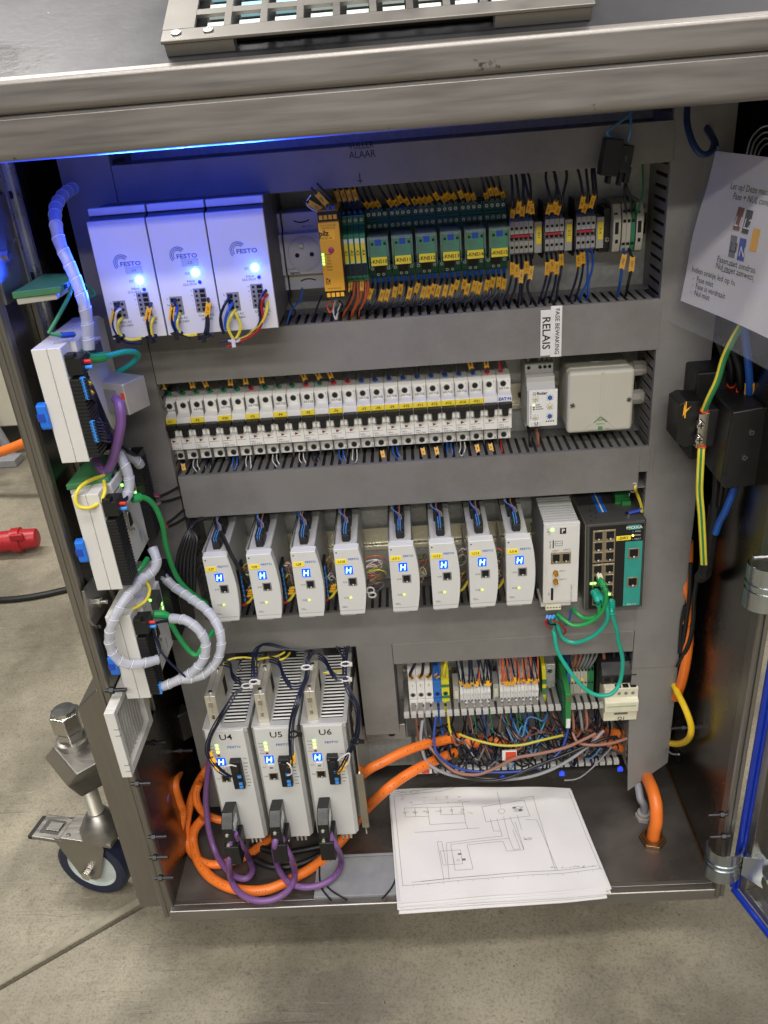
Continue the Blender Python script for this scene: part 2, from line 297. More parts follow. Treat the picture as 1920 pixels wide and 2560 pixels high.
STUFF = {}
def stuff_wire(key, pts, r, m, n=5, seg=4, tags=()):
    """loose wires too many and too thin to pick apart: gathered, built as one mass at the end"""
    sp = spl(pts, seg); STUFF.setdefault(key, []).append((M().tube(sp, r, n), m))
    for t_, L, wd in tags:
        i = min(max(int(t_*(len(sp)-1)), 1), len(sp)-2); p = sp[i]; T, B, N = basis(sp[i+1]-sp[i-1], p)
        pl = [(-L, -wd), (L, -wd), (L-1.4, 0), (L, wd), (-L, wd), (-L+1.4, 0)]
        STUFF[key].append((M().add([p+T*a+B*b-N*1.3 for a, b in pl]+[p+T*a+B*b+N*1.3 for a, b in pl], [(5, 4, 3, 2, 1, 0), (6, 7, 8, 9, 10, 11)]+[(k, (k+1) % 6, 6+(k+1) % 6, 6+k) for k in range(6)]), 'tag_orange'))
def flush_stuff(labels):
    for key, items in STUFF.items():
        vs, fs, mi, slots = [], [], [], []
        for mb, m in items:
            if m not in slots: slots.append(m)
            k = len(vs); vs += mb.v; fs += [tuple(i+k for i in f) for f in mb.f]; mi += [slots.index(m)]*len(mb.f)
        c = M(); c.v = vs; c.f = fs
        xs, ys, zs = zip(*vs); off = ((min(xs)+max(xs))/2, (min(ys)+max(ys))/2, min(zs))
        me = bpy.data.meshes.new(key); me.from_pydata([((x-off[0])*.001, (y-off[1])*.001, (z-off[2])*.001) for x, y, z in vs], [], fs)
        bm = bmesh.new(); bm.from_mesh(me); bmesh.ops.recalc_face_normals(bm, faces=bm.faces); bm.to_mesh(me); bm.free()
        for m in slots: me.materials.append(MATS[m])
        me.polygons.foreach_set('material_index', mi); me.polygons.foreach_set('use_smooth', [True]*len(me.polygons)); me.set_sharp_from_angle(angle=R(50))
        tagp(link(key, me, None, off), labels[key], 'wires', None, 'stuff')

def cprint(w, s, r, t0, t1, m='print_black', step=1.0):
    """printing along a cable: short dashes on the side turned outward"""
    mb = M(); L = 0; i0, i1 = int(t0*(len(s)-1)), int(t1*(len(s)-1))
    for i in range(i0, i1):
        if random.random() < .3: continue
        T, B, N = basis(s[i+1]-s[i], s[i]); seg_ = (s[i+1]-s[i]).length
        for k in range(max(1, int(seg_/3))):
            if random.random() < .25: continue
            c = s[i].lerp(s[i+1], (k+.5)/max(1, int(seg_/3)))+N*(r*1.005)+B*r*.1; h = r*.09; l = random.uniform(.4, .8)
            mb.add([c-T*l-B*h, c+T*l-B*h, c+T*l+B*h, c-T*l+B*h], [(0, 1, 2, 3)])
    if mb.v: wpart('cable_print', mb, m, w, smooth=False)
# ================================================================== setting: floor
# concrete slab in two pours with a sawn joint between them
j0, j1 = A('n', 0, 2470, Z=FLOOR), A('n', 395, 2243, Z=FLOOR)
jd = (j1-j0).normalized(); jn = Vector((-jd.y, jd.x, 0))
fl = M(); W = 6000
c = [j0-jd*W, j0+jd*W]
for sgn in (-1, 1):
    a, b = c[0]+jn*sgn*4.5, c[1]+jn*sgn*4.5
    e, f = b+jn*sgn*W, a+jn*sgn*W
    fl.add([(p.x, p.y, FLOOR) for p in (a, b, e, f)]+[(p.x, p.y, FLOOR-40) for p in (a, b, e, f)], [(0,1,2,3),(4,7,6,5),(0,4,5,1),(1,5,6,2),(2,6,7,3),(3,7,4,0)])
fo = solo('concrete_floor', fl, 'concrete', 'worn grey-brown concrete hall floor with a sawn joint', None, kind='structure', smooth=False)
jb = M(); a, b = c[0], c[1]
jb.add([(a+jn*-5).to_tuple(), (b+jn*-5).to_tuple(), (b+jn*5).to_tuple(), (a+jn*5).to_tuple()], [(0,1,2,3)])
wpart('floor_joint', M().add([(x, y, FLOOR-14) for x, y, _ in jb.v], jb.f), 'hole', fo)
band = M(); band.add([(p.x, p.y, FLOOR+.5) for p in (c[0]+jn*6, c[1]+jn*6, c[1]+jn*19, c[0]+jn*19)], [(0,1,2,3)])
mat('mortar', '#8a8474', .75, 0, .25, 25, .5, 120)
wpart('joint_mortar', band, 'mortar', fo)

# ================================================================== cabinet
FY, XL, XR, ZB = -250, -370, 405, -590
cab = thing('control_cabinet', 'open stainless steel control cabinet under a sloping console', 'cabinet', (17, -100, -606))
def cp(name, mb, m, bev=0, seg=2, smooth=True): return wpart(name, mb, m, cab, bev, seg, smooth)
cp('side_wall', M().box(XL-2, XL, FY+12, 62, ZB-14, 462), 'steel_in')
cp('side_wall', M().box(XR, XR+2, FY+12, 62, ZB-14, 462), 'steel_in')
cp('back_wall', M().box(XL, XR, 60, 62, ZB-14, 462), 'steel_in')
cp('roof_panel', M().box(XL, XR, -292, 60, 440, 442), 'roof_bounce')
cp('floor_tray', M().box(XL, XR, FY+6, 60, ZB-2, ZB), 'steel_tray')
cp('front_lip', M().box(XL-4, XR+6, FY-6, FY+6, ZB-18, ZB+3), 'steel', 2.2, 3)
cp('front_lip', M().box(XL, XR, FY+6, FY+13, ZB+.3, ZB+2), 'steel', .6)
cp('front_flange', M().ext([(XL-17, FY+12), (XL-17, FY+2), (XL-14, FY), (XL-9, FY), (XL-9, FY+1.5), (XL-5, FY+1.5), (XL-5, FY), (XL-1, FY), (XL+1, FY+3), (XL+1, FY+13)], 'Z', ZB-17, 425), 'steel_v', .8)
cp('front_flange', M().ext([(XR-2, FY+12), (XR-2, FY-6), (XR, FY-9), (XR+4, FY-9), (XR+6, FY-7), (XR+11, FY-8), (XR+12, FY+14)], 'Z', ZB-10, 425), 'steel_v', .8)
cp('mounting_plate', M().box(-345, 386, 0, 3, -575, 415), 'plate_zinc')
for u, v in ((810, 165), (1180, 650), (1430, 725), (1040, 1025), (1190, 1515), (1200, 1705), (1250, 1895)):   # stud bolts through the left wall
    p = A('x2', u, v, X=XL+18); sb = wpart('stud_bolt', M().cyl((XL, p.y, p.z), (XL+26, p.y, p.z), 2.6, 10), 'screw_dark', cab)
    wpart('nut', M().cyl((XL+6, p.y, p.z), (XL+11, p.y, p.z), 4.6, 6), 'screw_dark', sb)
for zn, u, v in (('x6', 635, 1570), ('x7', 1160, 540), ('x7', 1175, 755)):
    p = A(zn, u, v, X=XR-14); sb = wpart('stud_bolt', M().cyl((XR, p.y, p.z), (XR-26, p.y, p.z), 2.6, 10), 'screw_dark', cab)
    wpart('nut', M().cyl((XR-6, p.y, p.z), (XR-11, p.y, p.z), 4.6, 6), 'screw_dark', sb)
# hinge-side bracket plates on the left wall
pl = [A('x1', u, v, X=XL+6) for u, v in ((165, 1100), (250, 975), (410, 1165), (255, 1400), (215, 1350))]
br = wpart('bracket_plate', M().add([(XL+4, p.y, p.z) for p in pl]+[(XL+8, p.y, p.z) for p in pl], [(0,1,2,3,4), (9,8,7,6,5)]+[(i, (i+1) % 5, 5+(i+1) % 5, 5+i) for i in range(5)]), 'steel', cab, .5)
p = A('x1', 285, 1195, X=XL+8); wpart('bolt', M().cyl((XL+8, p.y, p.z), (XL+13, p.y, p.z), 6, 6).cyl((XL+13, p.y, p.z), (XL+20, p.y, p.z), 3, 10), 'bright_metal', br)
for u, v in ((190, 1155), (265, 1405)):
    p = A('x1', u, v, Y=-232); wpart('bolt', M().cyl((p.x-14, p.y, p.z), (p.x+8, p.y, p.z), 3, 10), 'screw_metal', br)
p = A('x3', 10, 1075, X=XL+4); q = A('x3', 90, 900, X=XL+4)
wpart('bracket_plate', M().box(XL, XL+4, q.y-40, q.y+30, p.z-40, p.z+55), 'steel', cab, .5)
wpart('bolt', M().cyl((XL+4, p.y+8, p.z+3), (XL+10, p.y+8, p.z+3), 5, 6), 'bright_metal', cab)
cp('weld_seam', M().tube([(XR-1, FY+12+i*13+random.uniform(-2, 2), ZB+1) for i in range(24)], 1.6, 6), 'bronze')

# ---- console body over the cabinet: front beam and sloping desk
SL = R(30); ts = math.tan(SL)
con = thing('console_desk', 'sloping brushed stainless console desk forming the cabinet top', 'console', (17, -100, 440))
def arc(cx, cz, r, a0, a1, n=6): return [(cx+r*math.cos(R(a0+(a1-a0)*i/n)), cz+r*math.sin(R(a0+(a1-a0)*i/n))) for i in range(n+1)]
low = arc(-294, 423, 6, 270, 180, 10) + [(-300, 423.3), (-300, 448.7), (-300, 449), (-297.5, 452.3), (-275, 452.3), (-275, 446), (-272, 446), (-272, 417)]
wpart('front_beam', M().ext(low, 'X', -760, 760), 'steel_beam', con)
upb = [(-275, 452.6), (-297.5, 452.6)] + [(-301.2, 454), (-302.6, 456), (-303, 457.6), (-303, 458), (-303, 473.6)] + arc(-298, 474, 5, 180, 120, 9)
y1, z1 = upb[-1]; upb += [(y1+3, z1+3*ts), (y1+3, z1-12)]
wpart('front_beam', M().ext([(y, z) for y, z in upb], 'X', -760, 760), 'steel_beam', con)
SP = Vector((0, y1+3, z1+3*ts)); SNn = Vector((0, -math.sin(SL), math.cos(SL))); SU = Vector((0, math.cos(SL), math.sin(SL)))
def slab(u0, u1, x0, x1, h0, h1):   # box lying on the slope
    return M().add([(x, *(SP+SU*u+SNn*h).yz) for x in (x0, x1) for u in (u0, u1) for h in (h0, h1)], [(0,1,3,2),(4,6,7,5),(0,4,5,1),(2,3,7,6),(0,2,6,4),(1,5,7,3)])
wpart('desk_top', slab(0, 420, -760, 760, -3, -.4), 'steel_top', con)
wpart('console_back', M().box(-760, 760, 62, 64, 440, 690), 'steel', con)
# key frame standing on spacer blocks on the slope
kh = 13
kf = thing('keyboard_guard', 'brushed metal grid plate on blocks across the sloping desk', 'keyboard guard', tuple(SP))
def KP(zn, u, v, h): return A(zn, u, v, plane=(SNn, SP+SNn*h))
def uv(p): return p.x, (p-SP).dot(SU)
bl = uv(KP('z1', 690, 185, kh)); brr = uv(KP('z2', 915, 8, kh))
u0 = (bl[1]+brr[1])/2; x0, x1 = bl[0], brr[0]
h1a = [uv(KP('z1', u, v, kh)) for u, v in ((838, 118), (965, 105), (845, 62), (995, 100), (1120, 92))]
wx0 = h1a[0][0]; wlen = h1a[1][0]-h1a[0][0]; pitch = h1a[3][0]-h1a[0][0]; wu0 = h1a[0][1]; wu1 = h1a[2][1]; rp = (wu1-wu0)*1.42
wpart('frame_bar', slab(u0, wu0, x0, x1, kh-3, kh), 'grid_steel', kf, .8)
wpart('frame_bar', slab(wu0, u0+240, x0, wx0, kh-3, kh), 'grid_steel', kf)
ncol = int((x1-wx0-14)/pitch)
wpart('frame_bar', slab(wu0, u0+240, wx0+ncol*pitch-(pitch-wlen), x1, kh-3, kh), 'grid_steel', kf)
for k in range(ncol-1): wpart('grid_bar', slab(wu0, u0+240, wx0+k*pitch+wlen, wx0+(k+1)*pitch, kh-3.2, kh-.2), 'grid_steel', kf)
for k in range(4): wpart('grid_bar', slab(wu0+rp*k+(wu1-wu0), wu0+rp*(k+1), wx0, wx0+ncol*pitch-(pitch-wlen), kh-3.4, kh-.4), 'grid_steel', kf)
for xa, xb in ((x0+2, x0+58), (x1-78, x1-2)): wpart('spacer_block', slab(u0+1, u0+14, xa, xb, -.3, kh-3.2), 'grid_steel', kf, .6)
for xs in (x0+12, x0+38): wpart('screw', M().cyl((xs, *(SP+SU*(u0+10)+SNn*kh).yz), (xs, *(SP+SU*(u0+10)+SNn*(kh+1.2)).yz), 4.6, 14, 4.0), 'bright_metal', kf)
kd = thing('key_pad', 'pale lit key pad lying under the metal frame', 'keypad', tuple(SP))
wpart('pad', slab(wu0-2, u0+236, wx0+6, x1-18, .2, 3), 'black_soft', kd)
for k in range(ncol):
    for q in range(3):
        wpart('key', slab(wu0+rp*q+1, wu0+rp*q+(wu1-wu0)-1, wx0+k*pitch+(5 if k else 8), wx0+k*pitch+wlen-1, 3, 6), 'key_cyan' if (q == 1 and k in (1, 2)) or (q == 2 and k < 3) else 'key_white', kd)

# ================================================================== wire ducts
def duct(name, label, x0, x1, z0, z1, walls=('top', 'bottom'), cover=True, vertical=False, pitch=10.5, depth=83, cx=None, tip=None, cz=None, cm='duct_grey'):
    t = thing(name, label, 'cable duct', ((x0+x1)/2, 0, z0), 'grey slotted cable ducts on the mounting plate')
    wpart('base', M().box(x0, x1, -2.5, -.3, z0+1, z1-1), 'duct_dark', t)
    off = Vector(t.location)*1000
    L = (z1-z0) if vertical else (x1-x0); n = int(L/pitch)
    for wl in walls:
        if wl in ('bottom',) : wpart('side_wall', M().box(x0, x1, -depth+5, -2.6, z0, z0+1.5), 'duct_grey', t); continue
        if wl == 'solidright': wpart('side_wall', M().box(x1-1.5, x1, -depth+5, -2.6, z0, z1), 'duct_grey', t); continue
        if wl == 'solidleft': wpart('side_wall', M().box(x0, x0+1.5, -depth+5, -2.6, z0, z1), 'duct_grey', t); continue
        if vertical:
            xx = x0+.2 if wl == 'left' else x1-1.7
            wpart('side_wall', M().box(xx, xx+1.5, -22, -2.6, z0, z1), 'duct_grey', t)
            for i in range(n):
                z = z0+i*pitch+1
                cpart(('fv', pitch, depth), 'finger', lambda: M().box(0, 1.5, -depth+4, -22, 0, pitch-4.2), 'duct_grey', t, (xx-off.x, -off.y, z-off.z))
            if cover: wpart('side_wall', M().box(xx+.05, xx+1.45, -depth+2.8, -depth+12, z0, z1), 'duct_grey', t)
        else:
            zz = z1-1.7 if wl == 'top' else z0+.2
            wpart('side_wall', M().box(x0, x1, -24, -2.6, zz, zz+1.5), 'duct_grey', t)
            for i in range(n):
                x = x0+i*pitch+1
                cpart(('fh', pitch, depth, tip), 'finger', lambda: M().box(0, pitch-4.2, -depth+4, -24, 0, 1.5), 'duct_grey', t, (x-off.x, -off.y, zz-off.z))
                if tip: cpart(('ft', pitch, depth), 'finger_tip', lambda: M().box(-.6, pitch-3.6, -depth, -depth+8, -3.6, 2.4), 'light_grey', t, (x-off.x, -off.y, zz-off.z))
    if cover:
        a, b = cx if cx else (x0, x1)
        c0, c1 = cz if cz else (z0-.5, z1+.5)
        cv = M().box(a, b, -depth, -depth+2, c0, c1)
        if vertical: cv.box(a, a+1.2, -depth+2, -depth+9, c0, c1).box(b-1.2, b, -depth+2, -depth+9, c0, c1)
        else: cv.box(a, b, -depth+2, -depth+7, c1-1.2, c1).box(a, b, -depth+2, -depth+7, c0, c0+1.2)
        wpart('cover', cv, cm, t, .5)
    return t
duA = duct('wire_duct', 'topmost grey duct with handwriting on its cover', -286, 318, 353, 393, ('bottom',))
duct('wire_duct', 'grey duct below the relay row carrying two white paper labels', -286, 318, 146, 205)
duC = duct('wire_duct', 'grey duct between breakers and motor controllers, notched at right', -284.5, 323, -39, 20, cover=False)
wpart('cover', M().box(-284.5, 305, -83, -81, -39.5, 20.5).box(318, 323, -83, -81, -39.5, 20.5).box(305, 318, -83, -81, -14, 20.5).box(-284.5, 323, -81, -76, 19.3, 20.5).box(-284.5, 305, -81, -76, -39.5, -38.3), 'duct_grey', duC, .4)
duct('wire_duct', 'grey duct under the motor controllers', -292, 316, -262, -203)
duct('wire_duct', 'short narrow grey duct above the lower terminal blocks', -28, 314.5, -297, -262.6, ('bottom',), depth=83.5)
duct('wire_duct', 'open grey duct overflowing with wires, its cover missing', -20, 305, -432, -395, ('top',), cover=False, tip=1, pitch=10.8)
# lower comb of the open duct, its base and the mouth full of cables
dE = thing('wire_duct', 'lowest comb-edged duct rail under the wire tangle', 'cable duct', (145, 0, -512), 'grey slotted cable ducts on the mounting plate')
wpart('base', M().box(-20, 306, -2.5, -.3, -511, -433), 'duct_dark', dE)
for i in range(30):
    x = -14+i*10.8
    cpart('fe', 'finger', lambda: M().box(0, 6.6, -79, -3, 0, 1.5), 'duct_grey', dE, (x-145, 0, 2))
    cpart('fte', 'finger_tip', lambda: M().box(-.6, 7.2, -84, -76, -3.6, 3.4), 'light_grey', dE, (x-145, 0, 2))
duct('vertical_duct', 'tall grey duct down the right side with loose lower cover', 316.8, 381, -520, 412, ('left', 'solidright'), cover=False, vertical=True, pitch=13)
t = bpy.data.objects['vertical_duct']
wpart('cover', M().box(315.6, 381.4, -82.3, -80.6, -330, 412).box(315.6, 316.8, -80.6, -74, -330, 412).box(380.2, 381.4, -80.6, -74, -330, 412), 'duct_grey', t, .5)
# lower end of that cover is one strip with the rest but bowed outward at its left edge
def bow(a, b):
    z = -330-b*200; k = b*b
    return (315.6+a*65.8, -82.3-(1-a)*k*26, z - b*(1-a)*15 + b*a*14)
g = M().grid(bow, 4, 10); g2 = M(); nv = len(g.v); g2.add(g.v+[(x, y+1.7, z) for x, y, z in g.v], g.f+[tuple(i+nv for i in f) for f in g.f])
wpart('cover', g2, 'duct_grey', t)
duct('vertical_duct', 'tall grey duct down the left side behind the power supplies', -344, -287, -565, 412, ('right', 'solidleft'), vertical=True, pitch=13, depth=82.2)
duct('vertical_duct', 'short grey vertical duct between servo drives and lower terminals', -80, -28.6, -430, -262.8, ('solidright', 'solidleft'), vertical=True, depth=82.4)
wpart('mount_foot', M().box(-82, -20, -60, -4, -462, -432), 'steel', cab, 1)
wpart('slot', M().cyl((-42, -60.2, -449), (-42, -60.8, -449), 6, 16), 'hole', cab)
# ---- DIN rails
def rail(label, x0, x1, zc):
    t = thing('mounting_rail', label, 'rail', ((x0+x1)/2, 0, zc-17.5), 'zinc mounting rails')
    y = [(-.3, -12), (-7.5, -12), (-7.5, -17.5), (-6.5, -17.5), (-6.5, -13), (-1.3, -11), (-1.3, 11), (-6.5, 13), (-6.5, 17.5), (-7.5, 17.5), (-7.5, 12), (-.3, 12)]
    wpart('profile', M().ext([(a, zc+b) for a, b in y], 'X', x0, x1), 'rail_zinc', t)
    for i in range(int((x1-x0)/60)):
        x = x0+30+i*60
        o = wpart('screw', M().cyl((x, -1.3, zc), (x, -4, zc), 4, 12), 'screw_dark', t)
rail('zinc mounting rail of the relay row', -284, 314, 278)
rail('zinc mounting rail behind the circuit breakers', -284, 314, 71)
rail('zinc mounting rail behind the motor controllers', -284, 314, -131)
rail('zinc mounting rail of the lower terminal blocks', -18, 314, -385)
# handwriting and paper labels on covers
p = A('z1', 1560, 630, Y=-83.4)
txt('VULLER', 6.5, 'pen_blue', duA, Vector((p.x, -83.5, p.z))-duA.location*1000, sx=.9)
p = A('z1', 1565, 668, Y=-83.4); txt('ALAAR', 7.5, 'pen_blue', duA, Vector((p.x, -83.5, p.z))-duA.location*1000, sx=.9)
p = A('z1', 1555, 770, Y=-83.4)
wpart('pen_arrow', M().box(p.x-.5, p.x+.5, -83.7, -83.3, p.z-5, p.z+5).box(p.x-2.5, p.x+2.5, -83.6, -83.2, p.z-3, p.z-2), 'pen_blue', duA)
for zn, u0, u1, v0, v1, s, hh, lab in (('z8', 271, 366, 135, 558, 'RELAIS', 9.5, 'white paper strip reading RELAIS stuck to the duct cover'), ('z8', 366, 463, 95, 566, 'FASE BEWAKING', 5.2, 'white paper strip reading FASE BEWAKING stuck to the duct cover')):
    a, b = A(zn, u0, v0, Y=-84), A(zn, u1, v1, Y=-84)
    t = thing('paper_label', lab, 'label', ((a.x+b.x)/2, -84 - (.5 if s[0] == 'F' else 0), b.z), 'white paper strips on the duct')
    part('strip', M().box(-(b.x-a.x)/2, (b.x-a.x)/2, -.3, .4, 0, a.z-b.z), 'label_white', t)
    rr = FRONT @ Matrix.Rotation(R(-90), 4, 'Z')
    txt(s, hh, 'print_black', t, (0 if s[0] == 'R' else 1, -.6, (a.z-b.z)/2), rr, bold=.012 if s[0] == 'R' else .006, sx=1.02)
# ================================================================== power supplies
def psu(i, x, tagtext):
    yf, zb, Wd, H = -150, 222, 60.6, 124.5
    side = ('leftmost', 'middle', 'rightmost')[i]
    lab = [f'leftmost white power supply with blue lamp and grey label -U1', 'middle white power supply with blue lamp and label -U2', 'rightmost white power supply with blue lamp, no label'][i]
    t = thing('power_supply', lab, 'power supply', (x, yf, zb), 'white power supplies with blue lamps')
    prof = [(0, 0), (0, H), (9, H+2.5), (9, H+8), (4, H+9), (4, H+17), (142, H+17), (142, 0)]
    part('front', M().ext([(0, 0), (0, H), (5, H), (5, 0)], 'X', 0, Wd), 'psu_white', t, .8)
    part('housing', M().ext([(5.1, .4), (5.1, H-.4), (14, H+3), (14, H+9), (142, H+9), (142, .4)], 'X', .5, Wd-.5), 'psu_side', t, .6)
    part('ridge', M().box(.3, Wd-.3, 11, 18, H+4, H+11.5), 'psu_white', t, .8)
    lx, lz = [(43, 62), (42, 65.5), (44, 66)][i]
    led = part('lamp', M().lathe([(4.4, 0), (4.4, .8), (3.2, 1.8), (0, 2.1)], (lx, 0, lz), (0, -1, 0), 20), 'led_blue', t)
    part('lamp_core', M().lathe([(2.7, 0), (2.2, .6), (0, .9)], (lx, -1.9, lz), (0, -1, 0), 16), 'led_core', t)
    l = bpy.data.lights.new('lamp_flare_spot', 'SPOT'); l.color = (.01, .06, 1.); l.energy = 20; l.shadow_soft_size = .003; l.spot_size = R(116); l.spot_blend = .8  # added spot, tilted up so bounced blue imitates the lens flare
    lo = bpy.data.objects.new('lamp_flare_spot', l); COL.objects.link(lo); lo.parent = t; lo.location = (lx*.001, -.004, lz*.001); lo.rotation_euler = (R(-122), 0, 0)
    l2 = bpy.data.lights.new('lamp_halo', 'POINT'); l2.color = (.01, .08, 1.); l2.energy = .022; l2.shadow_soft_size = .003  # added point light standing for the lens halo round the lamp
    lo = bpy.data.objects.new('lamp_halo', l2); COL.objects.link(lo); lo.parent = t; lo.location = (lx*.001, -.012, lz*.001)
    txt('FESTO', 4.6, 'festo_blue', t, (lx-6, -.3, lz+17.5), bold=.02, sx=1.25)
    for k, rr in enumerate((8.6, 6.9, 5.2)):
        part('logo_arc', M().tube([(lx-15+rr*math.cos(R(a)), -.2, lz+19+rr*math.sin(R(a))) for a in range(40, 221, 12)], .42, 4), 'festo_blue', t)
    txt('DC', 2.6, 'print_black', t, (lx-8.5, -.3, lz-.5)); txt('Adjust', 2.5, 'print_black', t, (lx-6.5, -.3, lz-8.5)); txt('22,5-29,5V', 2.5, 'print_black', t, (lx-8, -.3, lz-12))
    if i < 2:
        part('name_label', M().box(lx-13, lx+5, -.5, 0, lz+7, lz+14.5), 'light_grey', t); txt(tagtext, 3, 'print_black', t, (lx-4, -.7, lz+10.5))
    part('trim_knob', M().cyl((lx+3, .2, lz-10), (lx+3, -1.2, lz-10), 1.9, 12), 'relay_blue', t)
    a = part('terminal_block', M().box(9, 22.5, -.7, 1, 22, 42), 'mid_grey', t, .3)
    for k in range(3): part('opening', M().box(10.2, 15.5, -1, 0, 24+k*6, 28.4+k*6), 'hole', a); hole(a, (19, -.9, 26.2+k*6), 1.5)
    b = part('terminal_block', M().box(36, 49.5, -.7, 1, 23, 49), 'mid_grey', t, .3)
    for k in range(5): part('opening', M().box(43, 48.5, -1, 0, 24.5+k*4.9, 28.2+k*4.9), 'hole', b); hole(b, (39.2, -.9, 26.4+k*4.9), 1.4)
    txt('L', 2.4, 'print_black', t, (6.6, -.3, 40)); txt('N', 2.4, 'print_black', t, (6.6, -.3, 33))
    for k, s in enumerate('++---'): txt(s, 2.6, 'print_black', t, (34, -.3, 46.5-k*4.9))
    txt('Input AC', 2.7, 'print_black', t, (18.5, -.3, 18.4)); txt('100-240V', 2.7, 'print_black', t, (19, -.3, 14.4))
    txt('Output DC', 2.7, 'print_black', t, (46, -.3, 19.4)); txt('24V 10A', 2.7, 'print_black', t, (46, -.3, 15.4))
    return t
PSX = [-302.6, -240.4, -178.4]
for i in range(3): psu(i, PSX[i], f'-U{i+1}')
# leads of the power supplies
Yp = -158
def pw(pts, m, lab, r=1.7, **k):
    return wire(AA('z3', pts, Yp), r, m, lab, 'leads of the power supplies', **k)
for k, (pts, m, lab, tg) in enumerate([
 ([(298, 910, -150), (275, 960), (255, 1040), (262, 1110), (300, 1170), (360, 1215), (470, 1225)], 'navy', 'navy lead with tag 01042 from the leftmost power supply input', (.33, '01042')),
 ([(325, 1028, -150), (296, 1060), (290, 1110), (312, 1160), (380, 1195), (470, 1185)], 'yellow_wire', 'green-yellow earth lead curling below the leftmost power supply', None),
 ([(312, 960, -150), (285, 975), (270, 1020), (270, 1100), (300, 1160)], 'white_wire', 'short white lead at the leftmost power supply input', None),
 ([(548, 915, -150), (532, 960), (518, 1030), (525, 1110), (545, 1175), (580, 1215)], 'navy', 'navy lead with tag 24V_1 from the leftmost power supply output', (.35, '24V_1')),
 ([(575, 1020, -150), (555, 1050), (548, 1110), (560, 1180)], 'yellow_wire', 'yellow lead beside tag 24V_1 at the leftmost power supply', None),
 ([(735, 885, -150), (718, 930), (705, 1010), (715, 1090), (750, 1140), (850, 1180)], 'navy', 'navy lead with tag 01062 from the middle power supply input', (.36, '01062')),
 ([(745, 940, -150), (735, 1000), (735, 1080), (760, 1130)], 'blue_wire', 'blue lead from the middle power supply input', None),
 ([(765, 990, -150), (748, 1050), (755, 1110), (800, 1160), (900, 1155)], 'yellow_wire', 'green-yellow earth lead curling below the middle power supply', None),
 ([(985, 880, -150), (985, 930), (975, 1020), (970, 1100), (950, 1170), (910, 1195)], 'navy', 'navy lead with tag 24V_2 from the middle power supply output', (.3, '24V_2')),
 ([(1000, 940, -150), (985, 990), (985, 1080), (985, 1150), (1030, 1170)], 'navy', 'untagged navy lead from the middle power supply output', None),
 ([(1165, 850, -150), (1115, 920), (1080, 1010), (1085, 1090), (1110, 1150)], 'navy', 'navy lead arching from the rightmost power supply input', None),
 ([(1175, 910, -150), (1140, 970), (1115, 1050), (1120, 1120)], 'blue_wire', 'blue lead from the rightmost power supply input', None),
 ([(1195, 965, -150), (1165, 1010), (1135, 1090), (1160, 1160), (1185, 1190), (1215, 1160), (1235, 1090), (1210, 1020), (1190, 985)], 'yellow_wire', 'green-yellow loop tied below the rightmost power supply', None),
 ([(1185, 1190), (1280, 1160), (1380, 1080), (1430, 990), (1440, 900, -150)], 'yellow_wire', 'green-yellow lead sweeping to the rightmost power supply output', None),
 ([(1440, 850, -150), (1405, 880), (1395, 950), (1405, 1030), (1360, 1130), (1250, 1200), (1130, 1250)], 'red_wire', 'red lead from the rightmost power supply output', None),
 ([(1430, 815, -150), (1390, 870), (1378, 960), (1385, 1050), (1340, 1120), (1220, 1180), (1070, 1210)], 'navy', 'navy lead from the rightmost power supply output', None)]):
    w, s = pw(pts, m, lab)
    if tg: wtag(w, s, tg[0], tg[1], L=8.5, wd=2.7)
for k, (u, v, m, lab) in enumerate([(300, 1168, 'black', 'black cable tie under the leftmost power supply input'), (550, 1170, 'black', 'black cable tie under the leftmost power supply output'), (745, 1145, 'black', 'black cable tie under the middle power supply input'), (955, 1165, 'black', 'black cable tie under the middle power supply output'), (1185, 1200, 'white_plastic', 'white cable tie under the rightmost power supply')]):
    p = A('z3', u, v, Y=Yp-1)
    solo('cable_tie', M().tube([(p.x+6*math.cos(a), p.y-1+4*math.sin(a), p.z+.6*math.sin(a*2)) for a in [i*.5236 for i in range(12)]], 1.3, 5, closed=True).box(p.x-2, p.x+2, p.y-7, p.y-4, p.z-6, p.z+3), m, lab, 'cable tie', 'cable ties')

# ================================================================== socket outlet and its dark neighbour
def outlet(x0, label, text):
    t = thing('socket_outlet', label, 'socket outlet', (x0, -60, 240), 'white rail-mounted socket outlets'); Wd = 45
    part('housing', M().ext([(8, 0), (8, 18), (0, 19), (0, 65), (8, 66), (8, 87), (52, 87), (52, 0)], 'X', 0, Wd-1), 'light_grey', t, .8)
    part('socket_well', M().lathe([(20, 1), (20, -.9), (18.8, -.9), (18.3, -.15), (0, -.15)], (Wd/2, 0, 42), (0, 1, 0), 32), 'term_grey', t)
    for dx in (-8.5, 8.5): part('contact_hole', M().cyl((Wd/2+dx, -.1, 41), (Wd/2+dx, -.5, 41), 2.6, 14), 'hole', t)
    part('earth_pin', M().cyl((Wd/2-2, 0, 52), (Wd/2-2, -6, 52), 2.3, 12), 'screw_metal', t)
    for z, sg in ((79, -1), (9, 1)):
        part('clip_slot', M().tube([(Wd/2+a, 7.8, z+sg*(3-a*a*.028)) for a in range(-9, 10, 3)], .7, 5), 'hole', t)
    if text:
        part('name_label', M().box(20, 36, 7.4, 8, 67.5, 74.5), 'light_grey', t); txt('-WCD1', 3.2, 'print_black', t, (28, 7.2, 71)); txt('legrand', 2.8, 'print_black', t, (9, -.3, 21.5), bold=.02); txt('16A 250V~', 1.8, 'print_black', t, (6, -.3, 26))
    return t
outlet(-113.2, 'grey-white socket outlet labelled -WCD1', True); outlet(-159, 'socket outlet half hidden behind the rightmost power supply', False)

